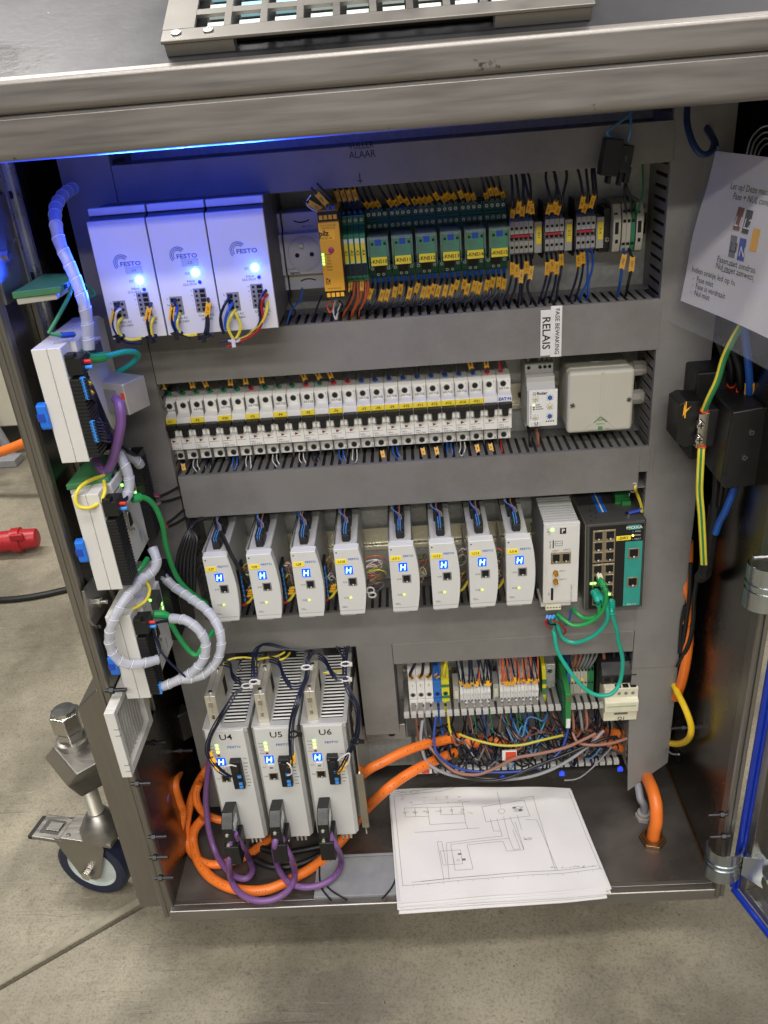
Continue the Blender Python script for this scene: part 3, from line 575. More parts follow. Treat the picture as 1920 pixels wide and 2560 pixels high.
# ================================================================== yellow safety relay
t = thing('safety_relay', 'slim yellow safety relay with pink dial and green lamps', 'safety relay', (-66, -118, 241))
part('housing', M().ext([(0, 9), (0, 82), (6, 84), (6, 94), (105, 94), (105, 0), (6, 0), (6, 8)], 'X', 0, 22.5), 'pilz_yellow', t, .6)
part('side_shell', M().box(22.6, 23.2, 3, 104, 1, 93), 'black_soft', t)
for z in (83.5, 1):
    b = part('plug_block', M().box(.4, 22.1, 1.2, 6, z, z+9), 'black', t, .4)
    for k in range(4): part('plug_key', M().box(1.8+k*5.1, 5.6+k*5.1, .7, 1.3, z+1.5, z+6), 'tag_orange', b)
part('dial', M().lathe([(3.2, 0), (3.2, 1), (2, 1.8), (0, 1.8)], (11.5, 0, 53), (0, -1, 0), 16), 'knob_pink', t)
part('name_field', M().box(1, 17, -.3, 0, 64, 74), 'tag_orange', t); txt('pilz', 5.5, 'print_black', t, (5.4, -.5, 71), bold=.035); txt('PNOZ s4', 2.6, 'print_black', t, (6.5, -.5, 66))
for k, s in enumerate(('S11 S12 S21 S22', 'S34 Y32 13 23')): txt(s, 1.8, 'print_black', t, (11, -.3, 79-k*2.6))
for k, s in enumerate(('Power', 'In1', 'In2', 'Out', 'Reset', 'Fault')):
    txt(s, 2.1, 'print_black', t, (8, -.3, 49-k*3.3))
    part('lamp', M().box(1, 3, -.6, 0, 48+(-k*3.3), 50.2-k*3.3), 'led_green' if k < 4 else 'pilz_yellow', t)
txt('14 24 34 41 42', 1.8, 'print_black', t, (11, -.3, 12))
part('print_code', M().box(2.6, 3.2, -.25, 0, 17, 24).box(2.6, 7.5, -.25, 0, 17, 17.6).box(4, 5, -.25, 0, 18.5, 20).box(5.6, 7.2, -.25, 0, 19, 22).box(3.8, 5, -.25, 0, 21.5, 23.5), 'print_black', t)
for k, (pts, m, tx, lab) in enumerate([
 ([(350, 310), (310, 270), (250, 235), (200, 215)], 'navy', '50V_1', 'navy wire with tag bending left above the yellow safety relay'),
 ([(385, 300), (350, 230), (305, 180), (260, 130)], 'navy', '9045', 'upper tagged navy wire above the yellow safety relay'),
 ([(415, 290), (395, 220), (340, 150), (300, 100)], 'navy', None, 'untagged navy wire above the yellow safety relay'),
 ([(370, 300), (395, 280), (300, 290), (230, 240), (260, 180)], 'white_wire', None, 'thin white wire curling above the yellow safety relay')]):
    w, s = wire(AA('z4', pts, -105), 1.3 if m == 'navy' else .7, m, lab, 'wires at the safety relay')
    wband(w, s, 0, .2, 1.9, 'light_blue')
    if tx: wtag(w, s, .5, tx, L=8.5, wd=2.9)
for k, (pts, m, lab) in enumerate([
 ([(385, 885), (370, 920), (385, 965), (410, 940), (400, 895)], 'orange_wire', 'orange loop under the yellow safety relay'),
 ([(425, 885), (410, 940), (415, 985), (430, 1010), (440, 960), (460, 900)], 'white_wire', 'white loop under the yellow safety relay'),
 ([(445, 885), (470, 920), (430, 970), (400, 990)], 'navy', 'navy wire curling under the yellow safety relay'),
 ([(335, 850), (310, 910), (280, 990), (262, 1030)], 'navy', 'dark wire dropping left of the yellow safety relay'),
 ([(200, 800), (190, 880), (130, 950), (100, 1040)], 'blue_wire', 'blue wire curving beside the rightmost power supply'),
 ([(110, 830), (120, 900), (155, 960), (140, 1000)], 'navy', 'navy wire under the socket outlet')]):
    wire(AA('z4', pts, -78), 1.1, m, lab, 'wires at the safety relay')

# ================================================================== slim relays K1-K4
for k in range(4):
    t = thing('slim_relay', f'slim green relay with yellow-white strip K{k+1}', 'relay', (-44.2+k*6.55, -80, 255), 'slim green relays')
    part('housing', M().ext([(0, 0), (0, 48), (14, 56), (14, 66), (70, 66), (70, -6), (10, -6), (10, 0)], 'X', 0, 6.2), 'slim_green', t, .3)
    part('flap', M().box(.3, 5.9, -.8, .2, 2, 15), 'navy', t)
    part('strip', M().box(.8, 5.4, -.6, .2, 16, 43), 'label_white', t); part('strip', M().box(.9, 5.3, -.8, -.3, 17, 38), 'tag_yellow', t)
    txt(f'-K{k+1}', 3.4, 'print_black', t, (3.1, -1, 28), FRONT @ Matrix.Rotation(R(-90), 4, 'Z'), bold=.01)
    screw(t, (3.1, 13, 61), 1.8)
    for q in range(2):
        a = (-44.2+k*6.55+3, -60, 320); s0 = [(a[0], -62, 322), (a[0]-4, -60, 338+q*4), (a[0]-9-q*5, -58, 358), (a[0]-14-q*6, -54, 378)]
        w, s = wire(s0, 1.15, 'navy', f'{("left", "right")[q]} navy wire rising from slim relay K{k+1}', 'wires above the slim relays'); wband(w, s, 0, .12, 1.7, 'blue_wire')
        if q == 0: wtag(w, s, .42, random.choice(('011', '0047', '1062')), L=7)
for k, (u, v, u2, v2, m, tx) in enumerate([(530, 740, 500, 960, 'navy', '10047'), (555, 735, 480, 1015, 'orange_wire', None), (575, 735, 535, 1010, 'orange_wire', None), (600, 735, 545, 1000, 'orange_wire', '15077'), (625, 735, 585, 1005, 'orange_wire', None), (640, 735, 590, 985, 'orange_wire', None)]):
    w, s = wire(AA('z4', [(u, v, -62), (u-6+k*2, v+60, -66), ((u+u2)/2+18, (v+v2)/2, -70), (u2, v2-40, -66), (u2-3, v2, -58)]), 1.3, m, f'{ORD[k]} from left of the wires under the slim relays', 'wires under the slim relays')
    if tx: wtag(w, s, .2, tx, L=8)

# ================================================================== relay sockets KNS10-KNS15
KP0 = -18.2
for k in range(6):
    nm = f'-KNS{10+k}'
    t = thing('socket_relay', f'dark green plug-in relay with yellow label {nm}', 'relay', (KP0+k*27.2, -45, 245), 'green plug-in relays')
    part('socket', M().ext([(2, 0), (2, 8), (-2, 8.4), (-2, 16), (8, 17), (8, 55), (-1, 56), (-1, 63), (2, 64), (2, 66), (6, 66), (6, 77), (38, 77), (38, 0)], 'X', .2, 26.9), 'relay_green', t, .4)
    for q in range(4):
        screw(t, (4.2+q*6.3, 5.8, 71.5), 1.9); screw(t, (4.2+q*6.3, -1.2, 59.5), 1.9)
        part('terminal_slot', M().box(2.2+q*6.3, 6.2+q*6.3, 5.6, 6.2, 74.4, 77.3), 'hole', t) if q in (0, 3) else None
    for q in (0, 3): screw(t, (4.2+q*6.3, -2.2, 12), 1.9)
    for q in (1, 2): screw(t, (4.2+q*6.3, 1.8, 4), 1.7)
    part('retainer', M().box(8, 19, -4, 0, 7, 19), 'black_soft', t, .4)
    rl = part('relay', M().box(4, 23.6, -38, 8, 21.5, 52), 'relay_face', t, .7)
    part('relay_tab', M().box(10.5, 17.5, -38.7, -37.8, 44, 52.3), 'relay_blue', rl, .3)
    for q in (6, 20): part('window', M().box(q, q+2.6, -38.5, -37.8, 44.5, 47.2), 'hole', rl)
    for q in range(4): part('print', M().box(6.5, 12+random.random()*7, -38.3, -37.9, 34.5+q*2.2, 35.2+q*2.2), 'print_grey', rl)
    lb = part('name_label', M().box(4.6, 23, -39.2, -37.9, 22, 31.5), 'tag_yellow', t, .3); txt(nm, 4.2, 'print_black', t, (13.8, -39.5, 26.6), bold=.012)
    cv = M().box(2, 3.2, -40, 6, 20, 54).box(24.3, 25.5, -40, 6, 20, 54).box(3.2, 24.3, -40, 6, 53, 54).box(2, 25.5, -40.8, -40, 50.5, 54).box(2, 4, -40.8, -40, 32.5, 50.5).box(23.5, 25.5, -40.8, -40, 32.5, 50.5)
    part('clear_cover', cv, 'relay_clear', t)
# wires above and below the relays
tops = ['0042', '0052', '0063', '0062', '0063', '1006', '1042', '1065', '15068', '10112', '10012', '10111', '10113', '12011', '12022', '34111', '34112', '15022', '2112', '2012', '15024', '15021', '12041', '1042']
for k in range(24):
    rl, q = divmod(k, 4)
    if k in (3, 19): continue
    x = KP0+rl*27.2+4.2+q*6.3; z = 321; dx = random.uniform(13, 20)*(.8 if k > 15 else 1)
    pts = [(x, -38, z), (x-.5, -44, z+6), (x-dx*.45, -58, z+20+random.uniform(-3, 3)), (x-dx*.85, -62, z+36), (x-dx*1.15, -58, 362), (x-dx*1.5, -50, 380)]
    w, s = wire(pts, 1.45, 'navy', f'navy wire with orange tag, {ORD[q]} from left above relay -KNS{10+rl}', 'wires above the green relays')
    wband(w, s, 0, .16, 2.0, 'blue_wire' if k < 9 else 'grey_wire'); wtag(w, s, .28+random.uniform(-.02, .03), tops[k], L=7.5, wd=2.5)
bots = ['0V', None, '0062', '1009', '0V', '10068', None, '10065', '0V', '26011', '26011', '1008', '10068', '0V', '26011', '34011', '1008', '10080', '0V', '34011', '34111', '10089', '0V', '2071']
for k in range(24):
    rl, q = divmod(k, 4)
    x = KP0+rl*27.2+3.5+q*6.4; z = 245; xe = -16+k*6.7-9+random.uniform(-1, 1)
    xe = -33+int((x-14+33)/10.5)*10.5+3.6-3.2
    pts = [(x, -46, z), (x-.5, -54, z-6), (x-4+random.uniform(-2, 2), -66, z-16), (x-9, -70, z-27), (xe+2, -68, 214), (xe, -60, 204), (xe-1, -50, 192)]
    w, s = wire(pts, 1.4, 'navy', f'navy wire, {ORD[q]} from left below relay -KNS{10+rl}', 'wires below the green relays')
    wband(w, s, 0, .14, 2.1, 'blue_wire')
    if bots[k]: wtag(w, s, .30+random.uniform(-.03, .05), bots[k], L=8, wd=2.6)

# ================================================================== grey terminal groups with red bridges
def tgroup(i, x0, n, lab, tg):
    t = thing('terminal_strip', lab, 'terminal strip', (x0, -55, 263.5), 'grey terminal strips with red bridges'); pw_ = 5.45
    part('end_plate', M().ext([(3, 0), (3, 32), (8, 40), (20, 52), (46, 52), (46, -12), (12, -10)], 'X', -1.6, -.2), 'black_soft', t)
    for k in range(n):
        tm = part('terminal', M().ext([(1, 0), (1, 13), (5, 13.5), (5, 20.5), (1, 21), (1, 35), (12, 38), (22, 46), (47, 46), (47, -8), (12, -6)], 'X', k*pw_, k*pw_+pw_-.35), 'term_grey', t, .3)
        for z in (5.5, 26.5): part('screw_hole', M().cyl((k*pw_+2.5, 1.4, z+1), (k*pw_+2.5, .6, z+1), 1.7, 10), 'hole', tm)
        part('bridge_slot', M().box(k*pw_+.8, k*pw_+4.4, 4.4, 5.2, 13.9, 16.8), 'hole', tm)
    part('bridge', M().box(1.5, n*pw_-3, 1.5, 5.2, 17.2, 20), 'mark_red', t, .4)
    part('end_plate', M().ext([(3, 0), (3, 32), (8, 40), (20, 52), (46, 52), (46, -12), (12, -10)], 'X', n*pw_, n*pw_+1.2), 'black_soft', t)
    part('marker_carrier', M().box(n*pw_+1.6, n*pw_+11, 9, 40, -3, 32), 'light_grey', t, .5)
    part('marker', M().box(n*pw_+4.2, n*pw_+10.2, 8.4, 9.4, 7, 27), 'tag_yellow', t); txt(tg, 3, 'print_black', t, (n*pw_+7, 8.1, 17), FRONT @ Matrix.Rotation(R(-90), 4, 'Z'))
    vt = f'+24V_{(1, 3, 2)[i]}'
    for k in range(n):
        x = x0+k*pw_+2.5
        pts = [(x, -46, 302), (x+.5, -58, 309), (x+random.uniform(-2, 2), -66, 322), (x+random.uniform(-5, 3), -62, 345), (x-4+random.uniform(-6, 6), -55, 362), (x-6+random.uniform(-6, 6), -50, 382)]
        w, s = wire(pts, 1.45, 'navy', f'navy wire, {ORD[k]} from left above terminal strip {tg}', 'wires above the grey terminal strips'); wband(w, s, 0, .1, 1.9, 'blue_wire')
        if k < n-1 or i == 0: wtag(w, s, .26+random.uniform(-.05, .09), vt, L=9, wd=2.5)
        xe = x0+k*pw_*1.4-10+random.uniform(-2, 2)
        pts = [(x, -46, 262), (x-.5, -58, 255), (x-2, -68, 243), (x-4+random.uniform(-3, 2), -70, 228), (xe+1, -68, 212), (xe, -60, 203), (xe-.5, -50, 192)]
        w, s = wire(pts, 1.5, 'blue_wire' if (i == 2 and k > 1) else 'navy', f'{("navy", "blue")[i == 2 and k > 1]} wire, {ORD[k]} from left below terminal strip {tg}', 'wires below the grey terminal strips')
        if not (i == 2 and k > 1): wtag(w, s, .27+random.uniform(-.05, .12), vt, L=8.5, wd=2.5)
tgroup(0, 146.6, 5, 'grey terminal strip of five with red bridge beside relay -KNS15', 'X11')
tgroup(1, 187, 4, 'grey terminal strip of four with red bridge, middle of the three', 'X13')
tgroup(2, 222.8, 4, 'grey terminal strip of four with red bridge, rightmost of the three', 'X14')
t = thing('end_clamp', 'black screw end clamp right of the terminal strips', 'end clamp', (255.6, -42, 258))
part('body', M().box(0, 8, 0, 34, 0, 46).box(-4, 8, 4, 34, -4, 6), 'black', t, .6); screw(t, (5, 0, 11), 2.6); part('latch', M().box(1, 4, -1, 0, 22, 40), 'black_soft', t)
t = thing('terminal_strip', 'beige and green terminal strip at the right end of the relay row', 'terminal strip', (264.5, -55, 256.5))
for k, (xa, xb, m) in enumerate(((0, 8.6, 'beige'), (10, 14.8, 'beige'), (15, 19.8, 'beige'), (20, 24.8, 'slim_green'), (26, 34, 'beige'))):
    tm = part('terminal', M().ext([(4, 0), (2, 6), (0, 14), (0, 36), (3, 42), (8, 52), (47, 54), (47, -3), (10, -3)], 'X', xa, xb), m, t, .4)
    xc = (xa+xb)/2
    if k in (0, 4):
        hole(tm, (xc-1.5, 2.8, 41), 2.2); part('slot', M().box(xc-2.4, xc+1.6, -.3, .6, 20, 33), 'hole', tm); part('slot', M().box(xc-1.5, xc+1.5, -.3, 2, 10, 14), 'hole', tm); hole(tm, (xc-1, 3, 5), 1.3)
    else:
        hole(tm, (xc, 3.6, 44), 1.8); part('slot', M().box(xc-1.6, xc+1.6, -.3, 1.2, 32, 35.5), 'hole', tm); part('slot', M().box(xc-1.8, xc+1.8, 1, 3, 7, 10), 'hole', tm)
for pts, m, lab, tx in [([(1215, 465, -50), (1205, 350, -58), (1200, 200, -58), (1240, 40, -55)], 'black', 'thin black wire rising to the top duct at the right, left one', None),
 ([(1252, 465, -50), (1250, 330, -58), (1215, 200, -60), (1240, 60, -52)], 'black', 'thin black wire rising to the top duct at the right, right one', None),
 ([(1297, 460, -50), (1320, 390, -62), (1350, 250, -60), (1350, 35, -52)], 'green_wire', 'green wire rising to the top duct beside the right slotted duct', None),
 ([(1190, 735, -52), (1195, 800, -60), (1180, 880, -64), (1165, 1000, -64), (1140, 1145, -55)], 'blue_wire', 'blue wire with tag 01012 dropping to the duct', '01012'),
 ([(1235, 735, -52), (1260, 820, -60), (1255, 900, -64), (1230, 1020, -64), (1205, 1145, -55)], 'cable_black', 'black wire with tag 01011 dropping to the duct', '01011')]:
    w, s = wire(AA('z5', pts), 1.7 if tx else 1.2, m, lab)
    if tx: wtag(w, s, .42, tx, L=9, wd=3)
# loose contact block dangling in front of the top duct
p = A('z2', 1000, 680, Y=-98)
t = thing('contact_block', 'loose black contact block dangling on blue wires over the top duct', 'contact block', tuple(p), rot=(0, R(8), 0))
part('body', M().box(-15, 4, -9, 9, -18, 18).box(-12, 16, -8, 8, -14, 13).box(-6, -2, -7, 7, -26, -18).box(6, 10, -6, 6, -27, -14).box(-16, -12, -6, 6, -14, -4).box(12, 18, -5, 5, -24, -8), 'black', t, .8)
txt('24V', 3, 'print_grey', t, (9, -8.4, 0), FRONT @ Matrix.Rotation(R(-80), 4, 'Z'))
for q, (a, b, c) in enumerate((((1000, 600), (965, 570), (1060, 495)), ((1045, 640), (1065, 560), (1065, 480)))):
    wire([A('z2', *a, Y=-98), A('z2', *b, Y=-105), A('z2', *c, Y=-90), A('z2', c[0]+5, c[1]-40, Y=-75)], 1.3, 'pale_blue_wire', f'{("left", "right")[q]} blue wire holding the dangling contact block', 'wires of the dangling contact block')
# ================================================================== circuit breakers
PW = 17.5; MX = -291.6
prof = [(16, 2.5), (16, 14), (14, 20.5), (3, 21.5), (3, 40.5), (0, 41.5), (0, 66), (13, 68.5), (13, 84), (24, 88), (70, 88), (70, 1), (26, 1)]
seq = [('-F1', 2, 'AR79B'), ('-F2', 2, 'AR79B'), ('-F20', 2, 'AR79B'), ('-F3', 2, 'AR79B'), ('-F4', 2, 'AR76B'), ('-F5', 2, 'AR76B'), ('-F6', 2, 'AR76B')]+[(f'-F{7+i}', 1, 'AR72B' if i == 0 else 'AR75B') for i in range(8)]+[('-F21', 2, 'AR92B'), (None, 1, 'AR72B')]
mz = 31
pole = 0; TOPC = 'g g g g g g r g g g r g r r b b b b b b b b b r r b'.split()
for nm, n, code in seq:
    x = MX+pole*PW
    lab = f'white {("one", "two")[n-1]}-pole circuit breaker with yellow label {nm}' if nm else 'white one-pole circuit breaker at the right end, no yellow label'
    t = thing('circuit_breaker', lab, 'circuit breaker', (x, -72.5, mz), 'circuit breakers')
    for q in range(n):
        o = (q*PW, 0, 0)
        b = cpart('mcb', 'pole_housing', lambda: M().ext(prof, 'X', .15, PW-.15), 'mcb_white', t, o, bev=.45)
        cpart('mcbs', 'switch_cheek', lambda: M().box(1.2, 4.6, -3.5, 2, 42, 52).box(13, 16.4, -3.5, 2, 42, 52), 'mcb_white', t, o, bev=1.2)
        cpart('mcbt', 'toggle', lambda: M().box(.5, 17, -7.5, 1, 51.7, 58.4).box(5.4, 12.2, -5.5, 1, 41, 51.7), 'black', t, o, bev=.8)
        cpart('mcbw', 'terminal_well', lambda: M().cyl((8.2, 13.4, 77.5), (8.2, 12.4, 77.5), 3.9, 16), 'mid_grey', t, o)
        cpart('mcbw2', 'terminal_screw', lambda: M().cyl((8.2, 13.4, 77.5), (8.2, 12.2, 77.5), 3.1, 14), 'black', t, o)
        cpart('mcbw3', 'terminal_well', lambda: M().cyl((8.6, 16.4, 8.2), (8.6, 15.4, 8.2), 3.9, 16), 'mid_grey', t, o)
        cpart('mcbw4', 'terminal_screw', lambda: M().cyl((8.6, 16.4, 8.2), (8.6, 15.2, 8.2), 3.1, 14), 'black', t, o)
        cpart('mcbtri', 'print_mark', lambda: M().add([(6, 2.7, 35.4), (10.6, 2.7, 33.4), (6, 2.7, 31.4)], [(0, 1, 2)]), 'print_red', t, o)
        cpart('mcbln', 'print_mark', lambda: M().box(1, 13, 2.7, 3, 30, 30.35).box(3, 6, 2.7, 3, 36.8, 37.1).box(2, 8, 2.7, 3, 38.6, 39), 'print_grey', t, o)
        cpart('mcbgap', 'pole_gap', lambda: M().box(-.16, .16, 3.5, 60, 0, 84), 'print_grey', t, o)
        txt('13'[q], 2.4, 'print_black', t, (o[0]+14.2, 12.7, 81)); txt('24'[q], 2.4, 'print_black', t, (o[0]+14.8, 15.7, 4.6))
    if nm:
        part('name_label', M().box(.4, PW-.4, -1, .2, 58.6, 65.1), 'tag_yellow', t); txt(nm, 3.4, 'print_black', t, (PW/2, -1.3, 61.7), bold=.012)
    else: txt('EAT\u00b7N', 4, 'festo_blue', t, (PW/2, -.3, 62), bold=.04)
    txt(code, 3.2, 'print_grey', t, (9.2, 12.6, 71)); txt('FAZ-C6/'+str(n), 2.3, 'print_grey', t, (8.5, 2.6, 23.4)); txt('xEffect', 1.7, 'print_grey', t, (4.5, 2.6, 26.6))
    for q in range(n):
        k = pole+q; xx = x+q*PW+8.2; c = TOPC[k]; fm = {'g': 'ferrule_green', 'r': 'ferrule_red', 'b': 'blue_wire'}[c]
        w, s = wire([(xx, -42, 115), (xx-1, -48, 121), (xx-3+random.uniform(-3, 3), -56, 134), (xx-3+random.uniform(-5, 5), -56, 152), (xx-3, -50, 172)], 2.0, 'red_wire' if k == 24 else 'navy', f'navy wire into the {ORD[k]} breaker pole from left, top side' if k < 24 else 'red wire into the last breaker pole, top side', 'wires above the breakers')
        wband(w, s, 0, .3, 3.0 if k != 24 else 2.2, fm)
        if k in (0, 2, 3, 5, 6, 7, 10, 11, 12, 22, 23): wtag(w, s, .55, random.choice(('N', 'L1', 'L3', '3')), L=8.5, wd=3)
        if k in (1, 2, 4, 5, 7, 9, 10, 12, 13, 16, 20, 21):
            e = random.uniform(-3, 3)
            wire([(xx-2, -46, 32), (xx-3, -58, 25), (xx-2+e, -62, 19), (xx+1+e, -64, 16), (xx+3.5+e, -62, 19), (xx+3, -58, 25), (xx+2, -46, 32)], .75 if k % 2 else 1.2, 'white_wire' if k % 2 else ('blue_wire' if k % 4 == 0 else 'navy'), f'small wire loop under the {ORD[k]} breaker pole from left', 'wire loops below the breakers')
        elif k in (0, 15, 18, 19, 22, 23):
            w, s = wire([(xx, -46, 32), (xx+1, -56, 24), (xx+3, -60, 14), (xx+5, -55, 6)], 1.7, 'navy', f'navy wire leaving the {ORD[k]} breaker pole downward', 'wires below the breakers')
            wtag(w, s, .45, 'N', L=6, wd=2.6)
        elif k == 24:
            wire([(xx-3, -46, 32), (xx-3, -58, 22), (xx-2, -62, 12), (xx, -55, 4)], 1.5, 'red_wire', 'red wire leaving the last breaker pole downward', 'wires below the breakers')
    pole += n

# ================================================================== phase monitoring relay
t = thing('monitoring_relay', 'grey-white phase monitoring relay with blue dials and U sticker', 'relay', (165.5, -72, 43))
part('housing', M().ext([(26, 0), (26, 7), (12, 8), (7, 9), (7, 55), (14, 64), (14, 70), (26, 71), (26, 84), (32, 86), (66, 86), (66, 0)], 'X', 0, 35), 'light_grey', t, .6)
part('front', M().box(2, 37.4, 5, 8, 8, 56), 'mcb_white', t, .6)
txt('finder', 4, 'print_black', t, (18, 4.8, 51.8), bold=.03); part('logo', M().tube([(8.6+1.7*math.cos(a), 4.8, 51.8+1.7*math.sin(a)) for a in [i*.63 for i in range(10)]], .35, 4, closed=True), 'print_black', t)
for xk, zk, m in ((10, 45, 'knob_cream'), (28, 45.5, 'knob_blue'), (28, 33.5, 'knob_cream'), (10, 20, 'knob_cream'), (28, 21, 'knob_blue')):
    kb = part('dial', M().lathe([(2.9, 0), (2.9, .8), (2.2, 1.5), (0, 1.5)], (xk, 5, zk), (0, -1, 0), 16), m, t); part('slot', M().box(xk-1.6, xk+1.6, 3.3, 3.6, zk-.3, zk+.3), 'print_grey', kb)
    for a in range(0, 360, 45):
        part('tick', M().cyl((xk+4*math.cos(R(a)), 5, zk+4*math.sin(R(a))), (xk+4*math.cos(R(a)), 4.8, zk+4*math.sin(R(a))), .5, 6), 'print_black', t)
for q in range(3): part('lamp', M().box(7.2, 9, 4.6, 5, 30.5+q*2.8, 32.3+q*2.8), 'led_yellow' if q == 2 else 'print_black', t); part('print', M().box(10.4, 20-q*2, 4.7, 5, 31+q*2.8, 31.8+q*2.8), 'print_black', t)
for q in range(4): part('print', M().box(23.4+q*2.8, 24.9+q*2.8, 4.7, 5, 13.5, 15.2), 'print_black', t)
txt('70.41.8.400.2030', 1.9, 'print_black', t, (4.4, 4.8, 27), FRONT @ Matrix.Rotation(R(90), 4, 'Z'))
part('sticker', M().box(5, 17, 3.6, 5, 9, 15), 'label_white', t); txt('U', 4.5, 'print_black', t, (11, 3.4, 12), bold=.03)
for q in (4.5, 18.5, 24.5, 30.5): screw(t, (q, 25.8, 79), 2.2, 'screw_dark')
for q in (4, 10, 16): hole(t, (q, 25.8, 2.5), 1.8)
for q, (dx, m) in enumerate(((4.5, 'navy'), (18.5, 'brown_wire'), (24.5, 'black'), (30.5, 'grey_wire'))):
    xx = 165.5+dx; w, s = wire([(xx, -40, 128), (xx, -46, 138), (xx+1, -52, 150), (xx+2, -50, 166)], 1.7, m, f'{("navy", "brown", "black", "grey")[q]} wire into the top of the phase monitoring relay', 'wires of the monitoring relay'); wband(w, s, 0, .35, 2.5, 'grey_wire')
for q, (dx, m) in enumerate(((4, 'cable_black'), (14, 'brown_wire'))):
    xx = 165.5+dx; wire([(xx, -44, 44), (xx+1, -56, 34), (xx+1, -60, 24), (xx+5, -54, 14)], 2.1, m, f'{("black", "brown")[q]} wire under the phase monitoring relay', 'wires of the monitoring relay')

# ================================================================== junction box
t = thing('junction_box', 'square grey junction box with V-shaped ridge and two screws', 'junction box', (214, -75, 41))
part('box', M().box(1, 80, 16, 72, 1, 81), 'box_grey', t, 6, 4); part('lid', M().box(0, 81, 0, 18, 0, 80.5), 'box_grey', t, 5, 4)
part('ridge', M().ext([(40, 78), (44, 78), (43.5, 24), (60, 6), (57, 6), (41.8, 22.5), (24, 6), (21, 6), (39.6, 24)], 'Y', -.7, .5), 'box_grey', t, .3)
for x, z in ((6, 38), (75, 41)): screw(t, (x, 0, z), 3.4, 'screw_metal', 1)
part('emblem', M().tube([(33, -.9, 14), (41, -.9, 21), (49, -.9, 14)], .6, 5).tube([(38, -.9, 17), (44, -.9, 17)], .5, 5), 'print_green', t)
txt('Spelsberg', 2, 'print_green', t, (41, -1, 12)); txt('2,5 mm\u00b2', 2, 'print_green', t, (31, -1, 3.8)); txt('IP 65', 2, 'print_green', t, (50, -1, 5)); part('print', M().box(38.5, 44, -.9, 0, 4, 8), 'print_green', t)
part('knockout', M().cyl((41, 44, 80.6), (41, 44, 82), 11, 24), 'box_grey', t, .6)
for z in (66, 28):
    g = part('cable_gland', M().cyl((80, 42, z), (88, 42, z), 8, 20).cyl((88, 42, z), (100, 42, z), 10, 8), 'gland_grey', t, .6); part('cap', M().lathe([(9.4, 0), (9, 5), (5, 8), (4, 8)], (100, 42, z), (1, 0, 0), 20), 'gland_grey', g)
# ================================================================== motor controllers U7-U14
SEG7 = {'H': 'bcefg'}
def display(t, x, z, w, h, y=0):
    """blue one-digit display showing H"""
    d = part('display', M().box(x, x+w, y-.5, y+.4, z, z+h), 'display_blue', t, .4)
    m = M(); k = w*.11; a, b, c0, c1, cm = x+w*.27, x+w*.73, z+h*.18, z+h*.82, z+h*.5; sl = w*.05
    def bar(xa, za, xb, zb): m.tube([(xa, y-.6, za), (xb, y-.6, zb)], k*.62, 6)
    bar(a-sl, c0, a, cm-.4); bar(a, cm+.4, a+sl, c1); bar(b-sl, c0, b, cm-.4); bar(b, cm+.4, b+sl, c1); bar(a+.8, cm, b-.8, cm)
    part('digit', m, 'display_seg', d)
    return d
def rj45(t, x, z, w=12, h=10.5, y=0, frame='jack_metal', proud=.8):
    f = part('network_port', M().box(x, x+w, y-proud, y+.3, z, z+h), frame, t, .3)
    part('opening', M().box(x+w*.14, x+w*.86, y-proud-.25, y, z+h*.2, z+h*.9).box(x+w*.3, x+w*.7, y-proud-.25, y, z+h*.08, z+h*.2), 'hole', f)
    part('contacts', M().box(x+w*.45, x+w*.62, y-proud-.4, y-proud-.2, z+h*.1, z+h*.24), 'white_plastic', f)
    return f
CX = [(-253.5, '-U7'), (-197.8, '-U8'), (-142, '-U9'), (-88.2, '-U10'), (-19, '-U11'), (33.2, '-U12'), (81.2, '-U13'), (128.2, '-U14')]
fpts = [(0, 0), (0, 98.5), (31.4, 98.5)] + [(31.4+5.2*math.sin(math.pi*q/9)**.8+.6*q/9, 98.5-98.5*q/9) for q in range(1, 10)]
